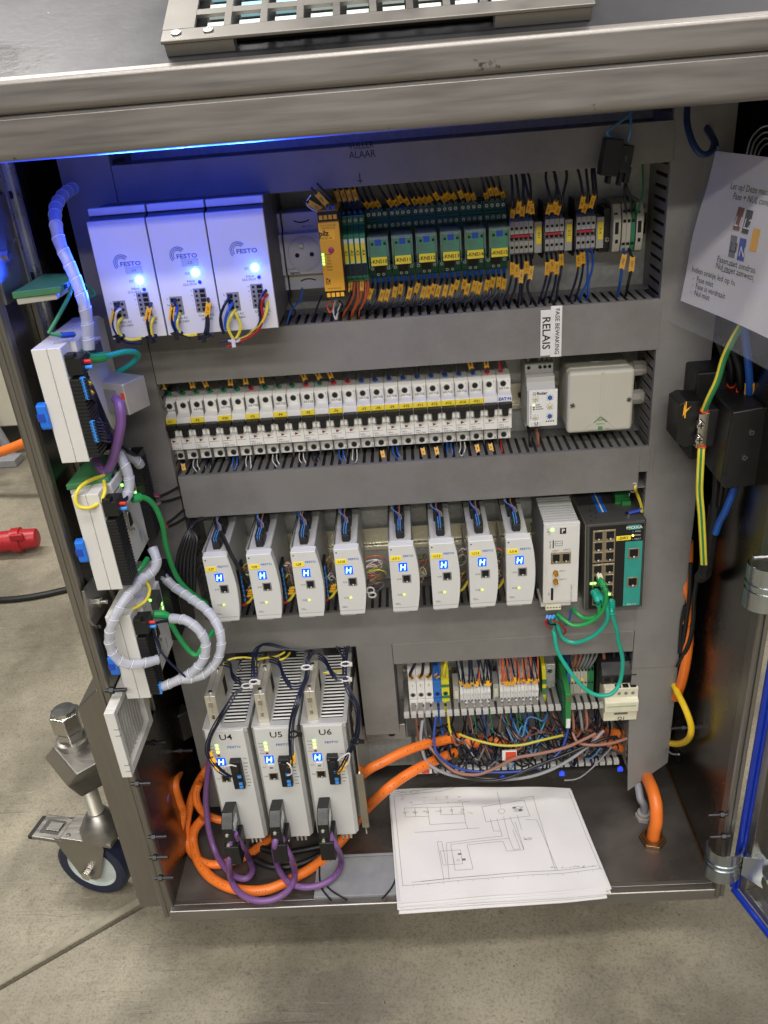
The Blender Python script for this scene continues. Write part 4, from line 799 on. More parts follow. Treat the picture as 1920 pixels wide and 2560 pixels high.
for k, (x, nm) in enumerate(CX):
    t = thing('motor_controller', f'light grey motor controller with blue H display, yellow label {nm}', 'motor controller', (x, -150, -161), 'motor controllers in a row', rot=(R(random.uniform(-.4, .4)), R(random.uniform(-.5, .5)), R(random.uniform(-.8, .8))))
    part('cover_seam', M().box(.6, 31.8, -.15, .2, 6.4, 6.7), 'print_grey', t); screw(t, (3.4, 0, 94), 1.1, 'screw_metal', .3); part('print', M().box(4, 9, -.2, .1, 13, 13.5).box(4, 11, -.2, .1, 11.4, 11.9), 'print_grey', t)
    cpart('mcf', 'front_cover', lambda: M().ext(fpts, 'Y', 0, 14), 'drive_white', t, bev=.9)
    cpart('mcb_', 'housing', lambda: M().ext([(14, 3), (14, 98), (96, 101), (144, 101), (144, 3)], 'X', .6, 29.5), 'drive_metal', t, bev=2)
    cpart('mcs', 'side_plate', lambda: M().box(-.6, .5, 8, 140, 60, 104), 'bright_metal', t)
    cpart('mcfoot', 'foot', lambda: M().box(2, 20, 3, 50, -3, .5), 'light_grey', t)
    cpart('mcear', 'mounting_ear', lambda: M().box(2, 10, 143, 146, 98, 114).box(22, 30, 143, 146, 98, 114).box(10, 22, 143, 146, 98, 106), 'drive_metal', t, bev=.5)
    pf = cpart('mcplug', 'plug', lambda: M().box(10, 21, 22, 46, 98, 113).box(11, 20, 19, 48, 97, 108), 'black', t, bev=.6)
    cpart('mcplug_s', 'stripe', lambda: M().box(13, 13.9, 21.4, 22, 104, 112.6).box(15.8, 16.7, 21.4, 22, 104, 112.6).box(13, 13.9, 23, 44, 113, 113.4).box(15.8, 16.7, 23, 44, 113, 113.4), 'light_blue', pf)
    cpart('mcplug2', 'plug', lambda: M().box(8, 21, 56, 84, 99, 114), 'black_soft', t, bev=.6)
    part('name_label', M().box(-6.9, 6.9, -.5, .2, -3.5, 3.5), 'tag_yellow', t, .2, loc=(8.5, 0, 81), rot=(0, R(random.uniform(-2.5, 2.5)), 0)); txt(nm, 3.6, 'print_black', t, (8.4, -.8, 80.9), bold=.012)
    txt('FESTO', 2.8, 'festo_blue', t, (24.2, -.3, 83.6), bold=.015, sx=1.25)
    display(t, 11.4, 61.5, 10.8, 12.5)
    rj45(t, 14.6, 44, 11.6, 12.4, frame='mid_grey', proud=.5)
    txt('X18', 2.3, 'print_black', t, (10.6, -.3, 50)); txt('C/Q', 2.6, 'print_black', t, (10.4, -.3, 26.3)); part('lamp', M().cyl((16, .2, 26.3), (16, -.6, 26.3), 1.7, 12), 'led_yg', t)
    # control leads into the top plugs
    y0 = -150
    for q, (m, dx) in enumerate((('blue_wire', 0), ('brown_wire', 1.2), ('grey_wire', -1.5))):
        xx = x+15+q*1.6
        wire([(xx, y0+42, -161+112), (xx-1, y0+50, -161+116), (xx-6+dx*3+random.uniform(-3, 3), y0+64, -161+119), (xx-4+dx*4, y0+90, -161+124)], .8, m, f'thin {("blue", "brown", "grey")[q]} wire into the top plug of controller {nm}', 'wires on top of the motor controllers')
    xx = x+13; w, s = wire([(xx, y0+72, -161+112), (xx+3, y0+80, -161+120), (xx+8, y0+88, -161+125), (xx+14, y0+104, -161+130)], 1.6, 'navy', f'navy wire into the rear plug of controller {nm}', 'wires on top of the motor controllers')
    if k in (2, 3, 5, 7): wtag(w, s, .6, '0042', L=6, wd=2.8)
    if k == 0:
        cb = part('side_comb', M().box(-9, -2, 20, 60, -4, 92), 'black', t, .5)
        for q in range(12): part('tooth', M().box(-9.6, -2.5, 19, 40, q*7.4, q*7.4+4.4), 'black_soft', cb)
    # side terminal column and coloured leads curling beside the controller
    sp = part('side_connector', M().box(32.5, 36, 30, 60, 6, 58), 'black', t, .4) if k < 3 else None
    if sp:
        for q in range(7): part('clip', M().box(36, 37.2, 31, 36, 9+q*7, 13+q*7), 'light_blue', sp)
    if k in (0, 1, 2, 3, 4, 5, 6):
        cols = ['pink_wire', 'white_wire', 'yellow_wire', 'brown_wire', 'grey_wire', 'orange_wire', 'white_wire', 'green_wire', 'pink_wire', 'cream']
        wide = 22 if k == 3 else 11
        for q in range(16 if k == 3 else 10):
            a = random.uniform(.6, 1.25); zz = -150+random.uniform(0, 44)
            bx = x+36
            stuff_wire('loose_signal_wires', [(bx, -100, zz), (bx+wide*.6*a, -104+random.uniform(-8, 8), zz+7*a), (bx+wide*a, -98+random.uniform(-6, 6), zz-2), (bx+wide*.7*a, -92, zz-12*a), (bx+2, -88, zz-14*a-random.uniform(0, 8))], .8, cols[q % 10])
    if k in (0, 1, 2, 5, 6):
        wire([(x+34, -110, -160), (x+40, -114, -156), (x+46, -112, -149), (x+52, -100, -146)], 1.9, 'yellow_wire', f'yellow wire at the foot of controller {nm}', 'yellow wires at the controllers')
        if k < 3: wpart('ferrule', M().tube([(x+30, -112, -161), (x+36, -111, -159)], 2.8, 8), 'ferrule_red', wire([(x+26, -112, -162), (x+35, -111, -160)], 1.5, 'red_wire', f'short red wire end at the foot of controller {nm}', 'red wire ends at the controllers')[0])
    if k < 3:
        for q in range(3):
            w = thing('wire_marker', f'yellow marker sleeve {("above", "beside", "below")[q]} the side plug of controller {nm}', 'wire marker', (x+39+q*1.5, -112, -148+q*4), 'yellow marker sleeves at the controllers')
            part('sleeve', M().tube([(0, 0, 0), (3, -1, 1.5), (6, 0, 1)], 2, 8), 'tag_orange', w)
p = A('y2', 90, 885, Y=-112)
solo('cable_tie', M().tube([(p.x+5*math.cos(a), p.y, p.z+5*math.sin(a)) for a in [i*.5236 for i in range(12)]], 1.3, 5, closed=True).tube([(p.x+2+5*math.cos(a), p.y-2, p.z-6+4*math.sin(a)) for a in [i*.5236 for i in range(12)]], 1.3, 5, closed=True), 'white_plastic', 'white cable tie on the wires right of controller -U10', 'cable tie', 'cable ties')
# black lead running from the top of U7 to the side of U8
wire(AA('y1', [(330, 400, -118), (400, 560, -150), (480, 700, -152), (545, 800, -125)]), 3, 'cable_black', 'black cable crossing in front of controllers -U7 and -U8', cat='cable', name='cable')

# ================================================================== remote access module
t = thing('gateway_module', 'white remote access module with two antenna sockets and vented top', 'gateway', (180.3, -115, -185))
part('front', M().box(0, 46, 0, 6, 0, 121), 'white_plastic', t, .6); part('housing', M().box(.6, 45.4, 6.2, 112, -4, 118), 'mid_grey', t, .5)
for q in range(11):
    part('vent_rib', M().box(1, 45, 9+q*7.2, 12.6+q*7.2, 116, 121.4), 'light_grey', t, .4)
part('panel_edge', M().box(4, 42, -.4, .2, 3, 117), 'white_plastic', t, .2)
part('lamp', M().lathe([(2.6, 0), (2, .8), (0, 1)], (10.5, -.4, 112.5), (0, -1, 0), 14), 'led_green', t)
for q, s in enumerate(('US', 'ERR', 'TS')): txt(s, 2.3, 'print_black', t, (6.8, -.7, 113.5-q*3.6))
lg = part('logo', M().box(20.5, 28.5, -.8, -.3, 106, 114.5), 'print_black', t); txt('P', 6, 'white_plastic', t, (24.5, -1, 110.2), bold=.03)
part('card_slot', M().box(11.6, 13, -.8, -.2, 85.5, 97), 'hole', t); txt('Micro SD', 2.1, 'print_black', t, (8.4, -.7, 91), FRONT @ Matrix.Rotation(R(90), 4, 'Z'))
part('print_frame', M().tube([(14.8, -.6, 89), (14.8, -.6, 95.5), (24, -.6, 95.5), (24, -.6, 88.5), (18, -.6, 88.5)], .3, 4, closed=True), 'print_black', t); txt('Micro SD', 1.6, 'print_black', t, (19.5, -.7, 92))
txt('LAN 1', 2.5, 'print_black', t, (16, -.7, 81.5)); txt('LAN 2', 2.5, 'print_black', t, (30, -.7, 82))
part('port_frame', M().box(9.6, 35.4, -1, 0, 61.5, 79), 'jack_metal', t, .3)
for q in range(2): rj45(t, 10.4+q*12.6, 62.5, 12, 15, y=-.9, proud=.3)
for q, z in enumerate((48.5, 35.5)):
    part('antenna_socket', M().lathe([(3.4, 0), (3.4, 2), (2.8, 2.2), (2.8, 7), (1.6, 7), (1.6, 5.5), (0, 5.5)], (16, -.4, z), (0, -1, 0), 18), 'gold', t); txt(f'ANT {q+1}', 2.4, 'print_black', t, (25.5, -.7, z+1.5))
part('card_slot', M().box(10.4, 13.6, -.8, -.2, 5, 24), 'hole', t); txt('SIM', 2.1, 'print_black', t, (8, -.7, 15), FRONT @ Matrix.Rotation(R(90), 4, 'Z')); txt('TC CLOUD CLIENT', 2.3, 'print_grey', t, (37.6, -.7, 15), FRONT @ Matrix.Rotation(R(90), 4, 'Z'))
pc = part('plug', M().box(4, 25, 2, 18, -13, -3.5), 'cream', t, .5)
for q in range(5): part('pin_hole', M().box(5.8+q*4, 8.2+q*4, 1.6, 2.2, -9.5, -7.8), 'print_grey', pc)
part('lower_rim', M().box(-2, 38, 4, 40, -8, -2), 'white_plastic', t, .5)

# ================================================================== network switch
t = thing('network_switch', 'dark industrial network switch with teal panel and many ports', 'network switch', (241.5, -97, -213), rot=(0, R(-1.3), 0))
part('housing', M().box(0, 76, .6, 92, 0, 134), 'switch_grey', t, .6); part('front', M().box(.5, 75.5, -.6, .6, .5, 133.5), 'switch_grey', t, .3)
part('side_fin', M().box(-1.8, -.2, 0, 92, 0, 134), 'switch_side', t, .3); part('side_fin', M().box(76.2, 77.6, -1, 92, 0, 135), 'switch_side', t, .3)
part('print_panel', M().box(4, 74, -.9, -.5, 3, 131), 'black', t)
part('teal_panel', M().box(50.5, 73, -1.2, -.8, 3.5, 105), 'teal_panel', t); part('badge', M().box(53, 70, -1.3, -.8, 122.5, 129.5), 'teal_panel', t, .6)
txt('MOXA', 4, 'print_white', t, (61.5, -1.6, 125.8), bold=.02, sx=1.3); txt('EDS-316', 2.6, 'print_white', t, (62, -1.5, 6))
for z0 in (76.5, 25): part('port_frame', M().box(8, 37.5, -1.6, -.8, z0, z0+49), 'jack_metal', t, .3)
for blk, z0 in enumerate((76.5, 25)):
    for q in range(6): rj45(t, 8.6+(q % 2)*15.2, z0+33-(q//2)*16, 13.6, 15, y=-1.5, proud=.3)
rj45(t, 8.6, 8.6, 13.6, 15, y=-1.5, proud=.3); rj45(t, 23.8, 8.6, 13.6, 15, y=-1.5, proud=.3)
for z in (79, 34): rj45(t, 54.5, z, 15, 15.5, y=-1.1, proud=.8)
part('name_label', M().box(38.5, 57.5, -1.4, -.8, 107.5, 114.5), 'tag_yellow', t, .3); txt('-SW1', 4.2, 'print_black', t, (48, -1.7, 111), bold=.015)
for q, s in enumerate(('PWR1', 'PWR2', 'FAULT')): txt(s, 2.1, 'print_white', t, (66.5, -1.3, 119.5-q*5.6)); part('lamp', M().cyl((60, -.6, 119.5-q*5.6), (60, -1.6, 119.5-q*5.6), 1.5 if q == 1 else .7, 10), 'led_yellow' if q == 1 else 'mid_grey', t)
for q, (x, z) in enumerate(((5.5, 43), (10, 43.5), (30, 24))): part('lamp', M().box(x, x+3.4, -2.2, -1.4, z, z+3), 'led_green', t)
for q in range(8): part('vent_hole', M().cyl((8+(q % 2)*7+q*1.2, 10+q*7, 134), (8+(q % 2)*7+q*1.2, 10+q*7, 134.5), 1, 8), 'hole', t)
part('dip_label', M().box(22, 34, 32, 88, 134, 134.4), 'clip_blue', t); part('dip_label', M().box(27, 29, 32, 88, 134.3, 134.7), 'print_white', t)
pg = part('plug', M().box(48, 68, 50, 66, 134, 148).box(56, 68, 44, 50, 134, 140), 'pcb_green', t, .4)
part('ground_screw', M().cyl((58, 18, 134), (58, 18, 137), 4, 12), 'screw_metal', t)
part('lug', M().tube([(58, 18, 137), (66, 18, 138.5), (76, 19, 140)], 2.6, 8), 'relay_blue', t)
wire(AA('y3', [(1330, 520, -82), (1320, 440, -70), (1280, 330, -70), (1255, 270, -84), (1270, 220, -80)]), 2.0, 'yellow_wire', 'yellow earth wire to the top of the network switch')
wire(AA('y3', [(1190, 350, -60), (1200, 280, -72), (1245, 210, -84), (1275, 240, -82), (1250, 300, -74), (1210, 300, -70)]), 1.0, 'white_wire', 'white wire curling out of the duct notch over the network switch')
wire(AA('y3', [(1195, 360, -58), (1190, 310, -66), (1225, 250, -80), (1240, 200, -72)]), 1.4, 'navy', 'dark wire coming out of the duct notch over the network switch')
w_ = A('y3', 1265, 195, Y=-80.5)
# patch leads
def lead(pts, m, lab, r=2.9, boot=None):
    w, s = wire(AA('y3', pts), r, m, lab, 'network patch leads', name='patch_cable', cat='cable', n=10, seg=7); return w, s
def boot(w, s, m, a, b, r=3.8):
    wband(w, s, a, b, r, m, 'boot', 10)
    n = len(s)
    for q in range(5):
        i = int((b+(q+.5)*.012)*(n-1)); i = min(max(i, 1), n-2)
        wpart('boot_rib', M().tube([s[i-1].lerp(s[i], .7), s[i].lerp(s[i+1], .3)], r*.95, 10), m, w)
w, s = lead([(865, 1250, -103), (900, 1310, -118), (935, 1390, -126), (940, 1490, -126), (900, 1600, -122), (820, 1690, -118), (700, 1750, -114), (580, 1760, -110), (480, 1700, -104), (400, 1630, -100)], 'green_cable', 'green patch lead looping from the network switch to the gateway module'); boot(w, s, 'green_cable', .02, .17, 4.6)
wpart('plug', M().box(*sum(([c-5, c+5] for c in ()), [])) if 0 else M().tube([A('y3', 860, 1215, Y=-100), A('y3', 885, 1285, Y=-112)], 4.6, 4), 'cream', w)
w, s = lead([(800, 1400, -102), (840, 1470, -118), (860, 1560, -120), (860, 1640, -118), (780, 1680, -114), (690, 1680, -108), (610, 1620, -100), (575, 1580, -92)], 'green_cable', 'short green patch lead behind the longer one at the network switch'); boot(w, s, 'teal_cable', .0, .2, 4.4)
w, s = lead([(830, 1390, -102), (890, 1460, -118), (950, 1580, -122), (950, 1700, -120), (880, 1810, -116), (760, 1900, -112), (600, 1950, -104), (470, 1900, -100), (410, 1760, -98), (395, 1650, -94)], 'teal_cable', 'teal patch lead hanging in a round loop below the gateway module'); boot(w, s, 'teal_cable', .0, .14, 4.6)
w, s = wire(AA('y3', [(1000, 1500, -102), (1000, 1580, -118), (1010, 1660, -122), (1060, 1830, -120)]) + AA('y6', [(1425, 40, -118), (1455, 170, -116), (1440, 300, -118), (1390, 375, -128), (1300, 385, -130), (1220, 340, -126), (1140, 250, -120), (1060, 120, -112), (1040, 20, -104)]) + AA('y3', [(360, 1800, -98), (350, 1680, -92)]), 2.9, 'teal_cable', 'long teal patch lead sagging down to the contactor', 'network patch leads', name='patch_cable', cat='cable', n=10, seg=7); boot(w, s, 'teal_cable', .0, .07, 4.8)
for q, (pts, m, lab) in enumerate([([(305, 1650, -108), (280, 1710, -112), (300, 1780, -112), (360, 1790, -108)], 'red_wire', 'red wire loop under the gateway module plug'), ([(340, 1650, -108), (300, 1720, -112), (340, 1755, -112), (390, 1750, -106)], 'navy', 'navy wire loop under the gateway module plug'), ([(375, 1650, -108), (350, 1700, -112), (430, 1740, -110), (500, 1820, -104), (470, 1860, -100)], 'red_wire', 'red wire trailing right under the gateway module'), ([(560, 1590, -95), (540, 1690, -96), (500, 1760, -95)], 'blue_wire', 'blue wire between gateway module and network switch')]):
    w, s = wire(AA('y3', pts), 1.3, m, lab, 'wires under the gateway module')
    if q < 3: wband(w, s, 0, .2, 2.3, 'light_blue')
# ================================================================== servo drives U4-U6
SX = [(-287, 'U4'), (-220.5, 'U5'), (-154.2, 'U6')]
for k, (x, nm) in enumerate(SX):
    yf, zb, Wd, H = -200, -508, 63.5, 206
    t = thing('servo_drive', f'silver servo drive with handwritten {nm} and ribbed top', 'servo drive', (x, yf, zb), 'servo drives side by side')
    part('front', M().box(4, Wd-7, 0, 4, 0, H-1), 'drive_white', t, .5)
    part('housing', M().ext([(0, 6), (4, 1), (Wd-7, 1), (Wd-3, 6), (Wd-3, 30), (Wd, 32), (Wd, 185), (0, 185)], 'Z', 0, H), 'drive_metal', t, .6)
    part('top_plate', M().box(.5, Wd-.5, 3, 186, H-.2, H+1), 'drive_metal', t, .3)
    part('grille_well', M().box(28, Wd-6, 14, 178, H+.6, H+1.6), 'hole', t)
    for q in range(24): cpart('louver', 'louver', lambda: M().box(28, Wd-6, 0, 2.6, H+1.2, H+2.4), 'louver_metal', t, (0, 15+q*6.9, 0), bev=.4)
    part('corner_tab', M().box(Wd-10, Wd-2, 2, 6, H-6, H+2), 'drive_metal', t, .5)
    hd = part('plug_hood', M().box(10, 25, 10.5, 76, H+.8, H+50), 'hood_metal', t, 1)
    part('seam', M().box(17.4, 17.8, 10.2, 76.2, H+20, H+50.2), 'print_grey', hd)
    for q in (18, 66): part('screw', M().cyl((17.6, q, H+50), (17.6, q, H+53), 2.8, 12), 'bright_metal', hd)
    part('window', M().box(14, 20, 9.9, 10.6, H+32, H+40), 'chrome', hd); part('window', M().box(15, 19, 9.9, 10.6, H+12, H+19), 'chrome', hd)
    part('side_slot', M().box(24.8, 25.3, 56, 70, H+12, H+40), 'hole', hd)
    part('rear_plug', M().box(22, 46, 150, 172, H+1, H+26), 'black', t, .8)
    txt(nm, 10, 'print_black', t, ((31, 33, 33)[k], -.4, 194), bold=.008, sx=1.1)
    txt('FESTO', 3.6, 'festo_blue', t, (39.5, -.4, 176.5), bold=.015, sx=1.3)
    for q, (m, s) in enumerate((('led_green', 'Ready'), ('led_yellow', 'Enable'), ('led_yellow', 'Can'), ('print_red', 'Reset'))):
        part('lamp', M().box(14.6, 18.2, -.9, .2, 179-q*6, 182-q*6), m, t, .4); txt(s, 2, 'print_black', t, (10, -.4, 180.4-q*6))
    display(t, 11.5, 144, 12.6, 14)
    us = part('usb_port', M().box(14, 24, -1.4, .2, 131, 142), 'white_plastic', t, .5); part('opening', M().box(16.5, 21.5, -1.8, -1, 135, 138.5), 'mid_grey', us)
    rj45(t, 13, 113, 13, 13, proud=.5)
    for z, s in ((137, 'X19'), (120, 'X18')): txt(s, 2.2, 'print_black', t, (9, -.4, z))
    pb = part('terminal_plug', M().box(31, 46, -9, .5, 107, 157), 'black', t, 1)
    part('latch', M().box(35, 43, -11, -8, 140, 151), 'black_soft', pb, .6); part('screw', M().cyl((33.5, -9, 153), (33.5, -9.6, 153), 1.4, 10), 'screw_metal', pb)
    for q in range(5): part('clip', M().box(39, 44, -10.5, -8.5, 110+q*6.3, 114+q*6.3), 'light_blue' if q in (0, 1, 3) else 'black', pb)
    txt('X40', 2.2, 'print_black', t, (51, -.4, 155))
    for q in range(8): part('print', M().box(48, 51+random.random()*4, -.3, .2, 146-q*6, 147-q*6), 'print_grey', t)
    # field-bus plug with hood and twin outlet
    fb = part('bus_plug', M().ext([(0, 76), (-26, 82), (-42, 66), (-42, 34), (0, 34)], 'X', 11, 27), 'bus_black', t, 1.2)
    part('switch_face', M().box(14, 24, -42.8, -41.6, 44, 58), 'black_soft', fb, .8); part('slide', M().lathe([(2.6, 0), (2, 2.4), (0, 3)], (18, -42.6, 57), (0, -1, 0), 12), 'hood_metal', fb)
    part('screw', M().cyl((17, -42, 38), (17, -44.5, 38), 2.4, 12), 'hood_metal', fb)
    part('side_print', M().box(27, 27.4, -34, -14, 55, 68), 'label_white', fb)
    part('outlet_hood', M().ext([(-6, 36), (-46, 36), (-46, 2), (-36, -3), (-6, 2)], 'X', 10.4, 31), 'black', fb, 1)
    part('seam', M().box(22, 22.3, -46.3, -36, -1, 30), 'hole', fb); part('screw', M().cyl((31, -26, 22), (32, -26, 22), 2.6, 10), 'screw_metal', fb)
    for q in range(3): part('clamp_fork', M().box(35+q*6, 38+q*6, 4, 14, -13, .5), 'hood_metal', t, .4)
# polished guard plate beside U6
solo('guard_plate', M().box(-84, -82.5, -190, -40, -520, -290).box(-88, -78, -192, -190, -505, -400), 'chrome', 'thin polished guard plate right of servo drive U6', 'metal plate')
# navy harnesses over the servo drives
H4 = [
 ('y4', [(1080, 230, -150), (1100, 170, -120), (900, 150, -118), (720, 110, -120), (640, 140, -135), (605, 250, -160), (605, 400, -185), (560, 460, -190), (450, 530, -200), (380, 640, -212), (290, 780, -216), (228, 900, -216), (205, 1010, -216), (225, 1100, -218), (310, 1200, -222), (400, 1260, -222)], 'U4'),
 ('y4', [(1070, 240, -150), (1060, 380, -170), (1020, 500, -190), (980, 620, -208), (935, 760, -214), (920, 900, -218), (925, 1020, -220), (930, 1130, -220), (900, 1200, -216)], 'U5'),
 ('y4', [(1410, 130, -110), (1395, 250, -150), (1390, 400, -175), (1430, 520, -190), (1490, 640, -200), (1505, 760, -205), (1490, 900, -212), (1440, 1020, -216), (1400, 1100, -220), (1350, 1200, -220), (1310, 1220, -216)], 'U6')]
for zn, pts, nm in H4:
    P_ = AA(zn, pts); hn = thing('wire_harness', f'navy wire harness running down to the black plug of servo drive {nm}', 'wire harness', tuple(P_[-1]), 'navy harnesses over the servo drives')
    for q in range(4):
        ox, oz = (q-1.5)*1.9, (q % 2)*2.0
        s = spl([p+Vector((ox+random.uniform(-.8, .8), oz, random.uniform(-.8, .8))) for p in P_], 5)
        w = wpart('wire', M().tube(s, 1.0, 6), 'navy', hn)
        if q in (1, 3):
            for t_ in (.9, .95): wtag(hn, s, t_-.02*q, None, 'tag_orange', L=5, wd=2.4)
for q, (pts, lab) in enumerate([([(350, 290, -130), (400, 310, -150), (420, 400, -175), (500, 460, -186), (600, 460, -184)], 'U4'), ([(740, 255, -130), (820, 290, -150), (860, 400, -175), (930, 490, -186), (1030, 480, -186)], 'U5'), ([(1160, 230, -130), (1220, 270, -150), (1280, 380, -172), (1340, 420, -178), (1400, 410, -176)], 'U6')]):
    P_ = AA('y4', pts); hn = thing('wire_harness', f'short navy wire loop beside the metal hood of servo drive {lab}', 'wire harness', tuple(P_[-1]), 'navy wire loops beside the hoods')
    for j in range(3): wpart('wire', M().tube(spl([p+Vector((0, j*2.5, j*2.2)) for p in P_], 5), 1.2, 6), 'navy', hn)
for q, (u, v) in enumerate(((540, 460), (605, 425), (1055, 300), (1395, 270), (1395, 400))):
    p = A('y4', u, v, Y=-192 if q < 2 else -176)
    solo('cable_tie', M().tube([(p.x+6.4*math.cos(a), p.y+3*math.sin(a), p.z-1+1.2*math.sin(a)) for a in [i*.5236 for i in range(12)]], 1.1, 5, closed=True).box(p.x+5, p.x+9, p.y-5, p.y-1, p.z-2, p.z+2), 'white_plastic', ['white cable tie above the hood gap of U4', 'white cable tie left of the hood of U5', 'white cable tie left of the hood of U6', 'upper white cable tie on the harness right of U6', 'lower white cable tie on the harness right of U6'][q], 'cable tie', 'cable ties')
for u, v, lab in ((945, 885, 'black cable tie on the harness over servo drive U5'), (1480, 945, 'black cable tie on the harness right of servo drive U6')):
    p = A('y4', u, v, Y=-218); solo('cable_tie', M().tube([(p.x+6*math.cos(a), p.y+5*math.sin(a), p.z+1*math.sin(a)) for a in [i*.5236 for i in range(12)]], 1.4, 5, closed=True).box(p.x+6, p.x+12, p.y-3, p.y+1, p.z-2, p.z+2), 'black', lab, 'cable tie', 'cable ties')
for q, (pts, m, lab) in enumerate([([(340, 280, -125), (400, 235, -120), (520, 220, -115), (640, 235, -110)], 'yellow_wire', 'yellow-green earth wire behind the hood of U4'), ([(640, 290, -130), (615, 270, -125), (650, 235, -115), (800, 210, -105), (870, 175, -95)], 'yellow_wire', 'yellow-green earth wire curling behind the hood of U5'), ([(800, 255, -120), (880, 220, -110), (915, 180, -95)], 'yellow_wire', 'short yellow-green earth wire right of the hood of U5'), ([(1200, 355, -130), (1290, 345, -128), (1380, 340, -140)], 'yellow_wire', 'yellow-green earth wire crossing to the harness of U6'), ([(490, 330, -140), (480, 260, -130), (540, 220, -110), (600, 190, -95)], 'navy', 'single navy wire rising behind servo drive U4'), ([(1390, 230, -140), (1350, 180, -120), (1320, 130, -95)], 'navy', 'single navy wire rising behind servo drive U6')]):
    wire(AA('y4', pts), 1.5, m, lab, 'wires behind the servo hoods')
for pts, nm in (([(395, 1160, -222), (360, 1165, -226), (400, 1150, -228), (450, 1160, -224)], 'U4'), ([(890, 1130, -220), (920, 1160, -224), (930, 1220, -222), (895, 1240, -218)], 'U5'), ([(1330, 1110, -220), (1380, 1070, -224), (1430, 1050, -224), (1420, 1130, -222), (1380, 1160, -220)], 'U6')):
    wire(AA('y4', pts), 1.0, 'white_wire', f'white marker loop at the black plug of servo drive {nm}', 'white loops at the servo plugs')

# ================================================================== lower terminal row
t = thing('terminal_strip', 'five large terminals, three white, one blue, one green-yellow', 'terminal strip', (-10.5, -55, -417))
for k, m in enumerate(('mcb_white', 'mcb_white', 'mcb_white', 'term_blue', 'ground_yellow')):
    w0 = k*12.4
    tm = part('terminal', M().ext([(0, 0), (0, 27), (4, 28), (4, 29), (-1, 30), (-1, 62), (6, 64), (10, 84), (48, 84), (48, -4), (8, -4)], 'X', w0, w0+12), m, t, .5)
    for z in (16, 38): part('screw_well', M().cyl((w0+6, .2 if z < 20 else -.8, z), (w0+6, -.4 if z < 20 else -1.4, z), 4, 14), {'term_blue': 'relay_blue', 'ground_yellow': 'ground_green'}.get(m, 'mid_grey'), tm); part('screw', M().cyl((w0+6, -.3 if z < 20 else -1.3, z), (w0+6, -.6 if z < 20 else -1.6, z), 2.5, 10), 'screw_dark', tm)
    if k < 3: txt(str(k+1), 4, 'print_black', t, (w0+6, -1.5, 56)); part('mark', M().box(w0+3.4, w0+9, 3, 5, 66, 69), 'mark_red' if k < 2 else 'hole', tm)
    if k == 4:
        for z in (29, 50): part('stripe', M().box(w0-.1, w0+12.1, -1.6, -.9, z, z+5), 'ground_green', tm)
cols = ['navy', 'navy', 'black', 'blue_wire', 'yellow_wire']
for k in range(5):
    x = -10.5+k*12.4+6
    w, s = wire([(x, -48, -352), (x, -58, -344), (x+random.uniform(-2, 5), -64, -332), (x+8-k, -60, -312), (x+10, -52, -290)], 2.3, cols[k], f'{("navy", "navy", "black", "blue", "yellow")[k]} wire into the {ORD[k]} large terminal from left, top', 'wires of the large terminals')
    if k < 4: wtag(w, s, .3, None, L=6, wd=3.6)
    wire([(x+1, -50, -416), (x+2, -60, -424), (x+3, -66, -440), (x+4+k, -72, -462)], 2.1, ('brown_wire', 'grey_wire', 'cable_black', 'blue_wire', 'yellow_wire')[k], f'{("brown", "grey", "black", "blue", "yellow-green")[k]} wire under the {ORD[k]} large terminal from left', 'wires of the large terminals')
def small(x0, n, pt, lab, ws):
    t = thing('terminal_strip', lab, 'terminal strip', (x0, -58, -416), 'white pluggable terminal strips')
    part('end_plate', M().ext([(2, 4), (2, 42), (14, 66), (48, 70), (48, -4)], 'X', n*pt+.2, n*pt+2), 'black_soft', t)
    part('marker_carrier', M().box(-10, -1, 8, 40, 12, 44), 'light_grey', t, .5); part('marker', M().box(-8, -2.5, 7.4, 8.4, 20, 36), 'cream', t)
    for k in range(n):
        tm = part('terminal', M().ext([(4, 0), (2, 8), (3, 8.6), (1, 17), (2, 17.6), (-1, 38), (8, 44), (10, 62), (50, 62), (50, -2), (10, -3)], 'X', k*pt, k*pt+pt-.3), 'label_white', t, .25)
        for z, y in ((4, 2.6), (13, 1.2), (20, 1)): part('slot', M().box(k*pt+1, k*pt+pt-1.4, y-.5, y+.5, z, z+3.2), 'print_grey', tm)
        txt(str(k+1), 2.4, 'print_black', t, (k*pt+pt/2, -1.0, 33.5))
        x = x0+k*pt+pt/2
        for q in range(2):
            m = 'navy' if random.random() < ws else 'orange_wire'; e = random.uniform(-6, 6)
            stuff_wire('terminal_wires', [(x, -50, -368+q*6), (x+.5, -62-q*3, -360), (x+e*.4, -70+q*4, -347), (x+e, -64, -328), (x+e*1.6, -56, -308), (x+e*1.6, -46, -290)], 1.15, m, tags=[(.24+random.uniform(0, .15), 5.5, 2.2)] if random.random() < .6 else [])
        e = random.uniform(-8, 8)
        stuff_wire('terminal_wires', [(x, -50, -416), (x+e*.2, -60, -424), (x+e*.6, -62, -434), (x+e, -66, -452)], 1.0, random.choice(('navy', 'navy', 'cable_black', 'pink_wire', 'green_wire', 'blue_wire')))
small(67, 9, 5.15, 'white nine-way terminal strip with numbered keys', .9)
small(127.2, 11, 5.3, 'white eleven-way terminal strip with orange wires', .6)
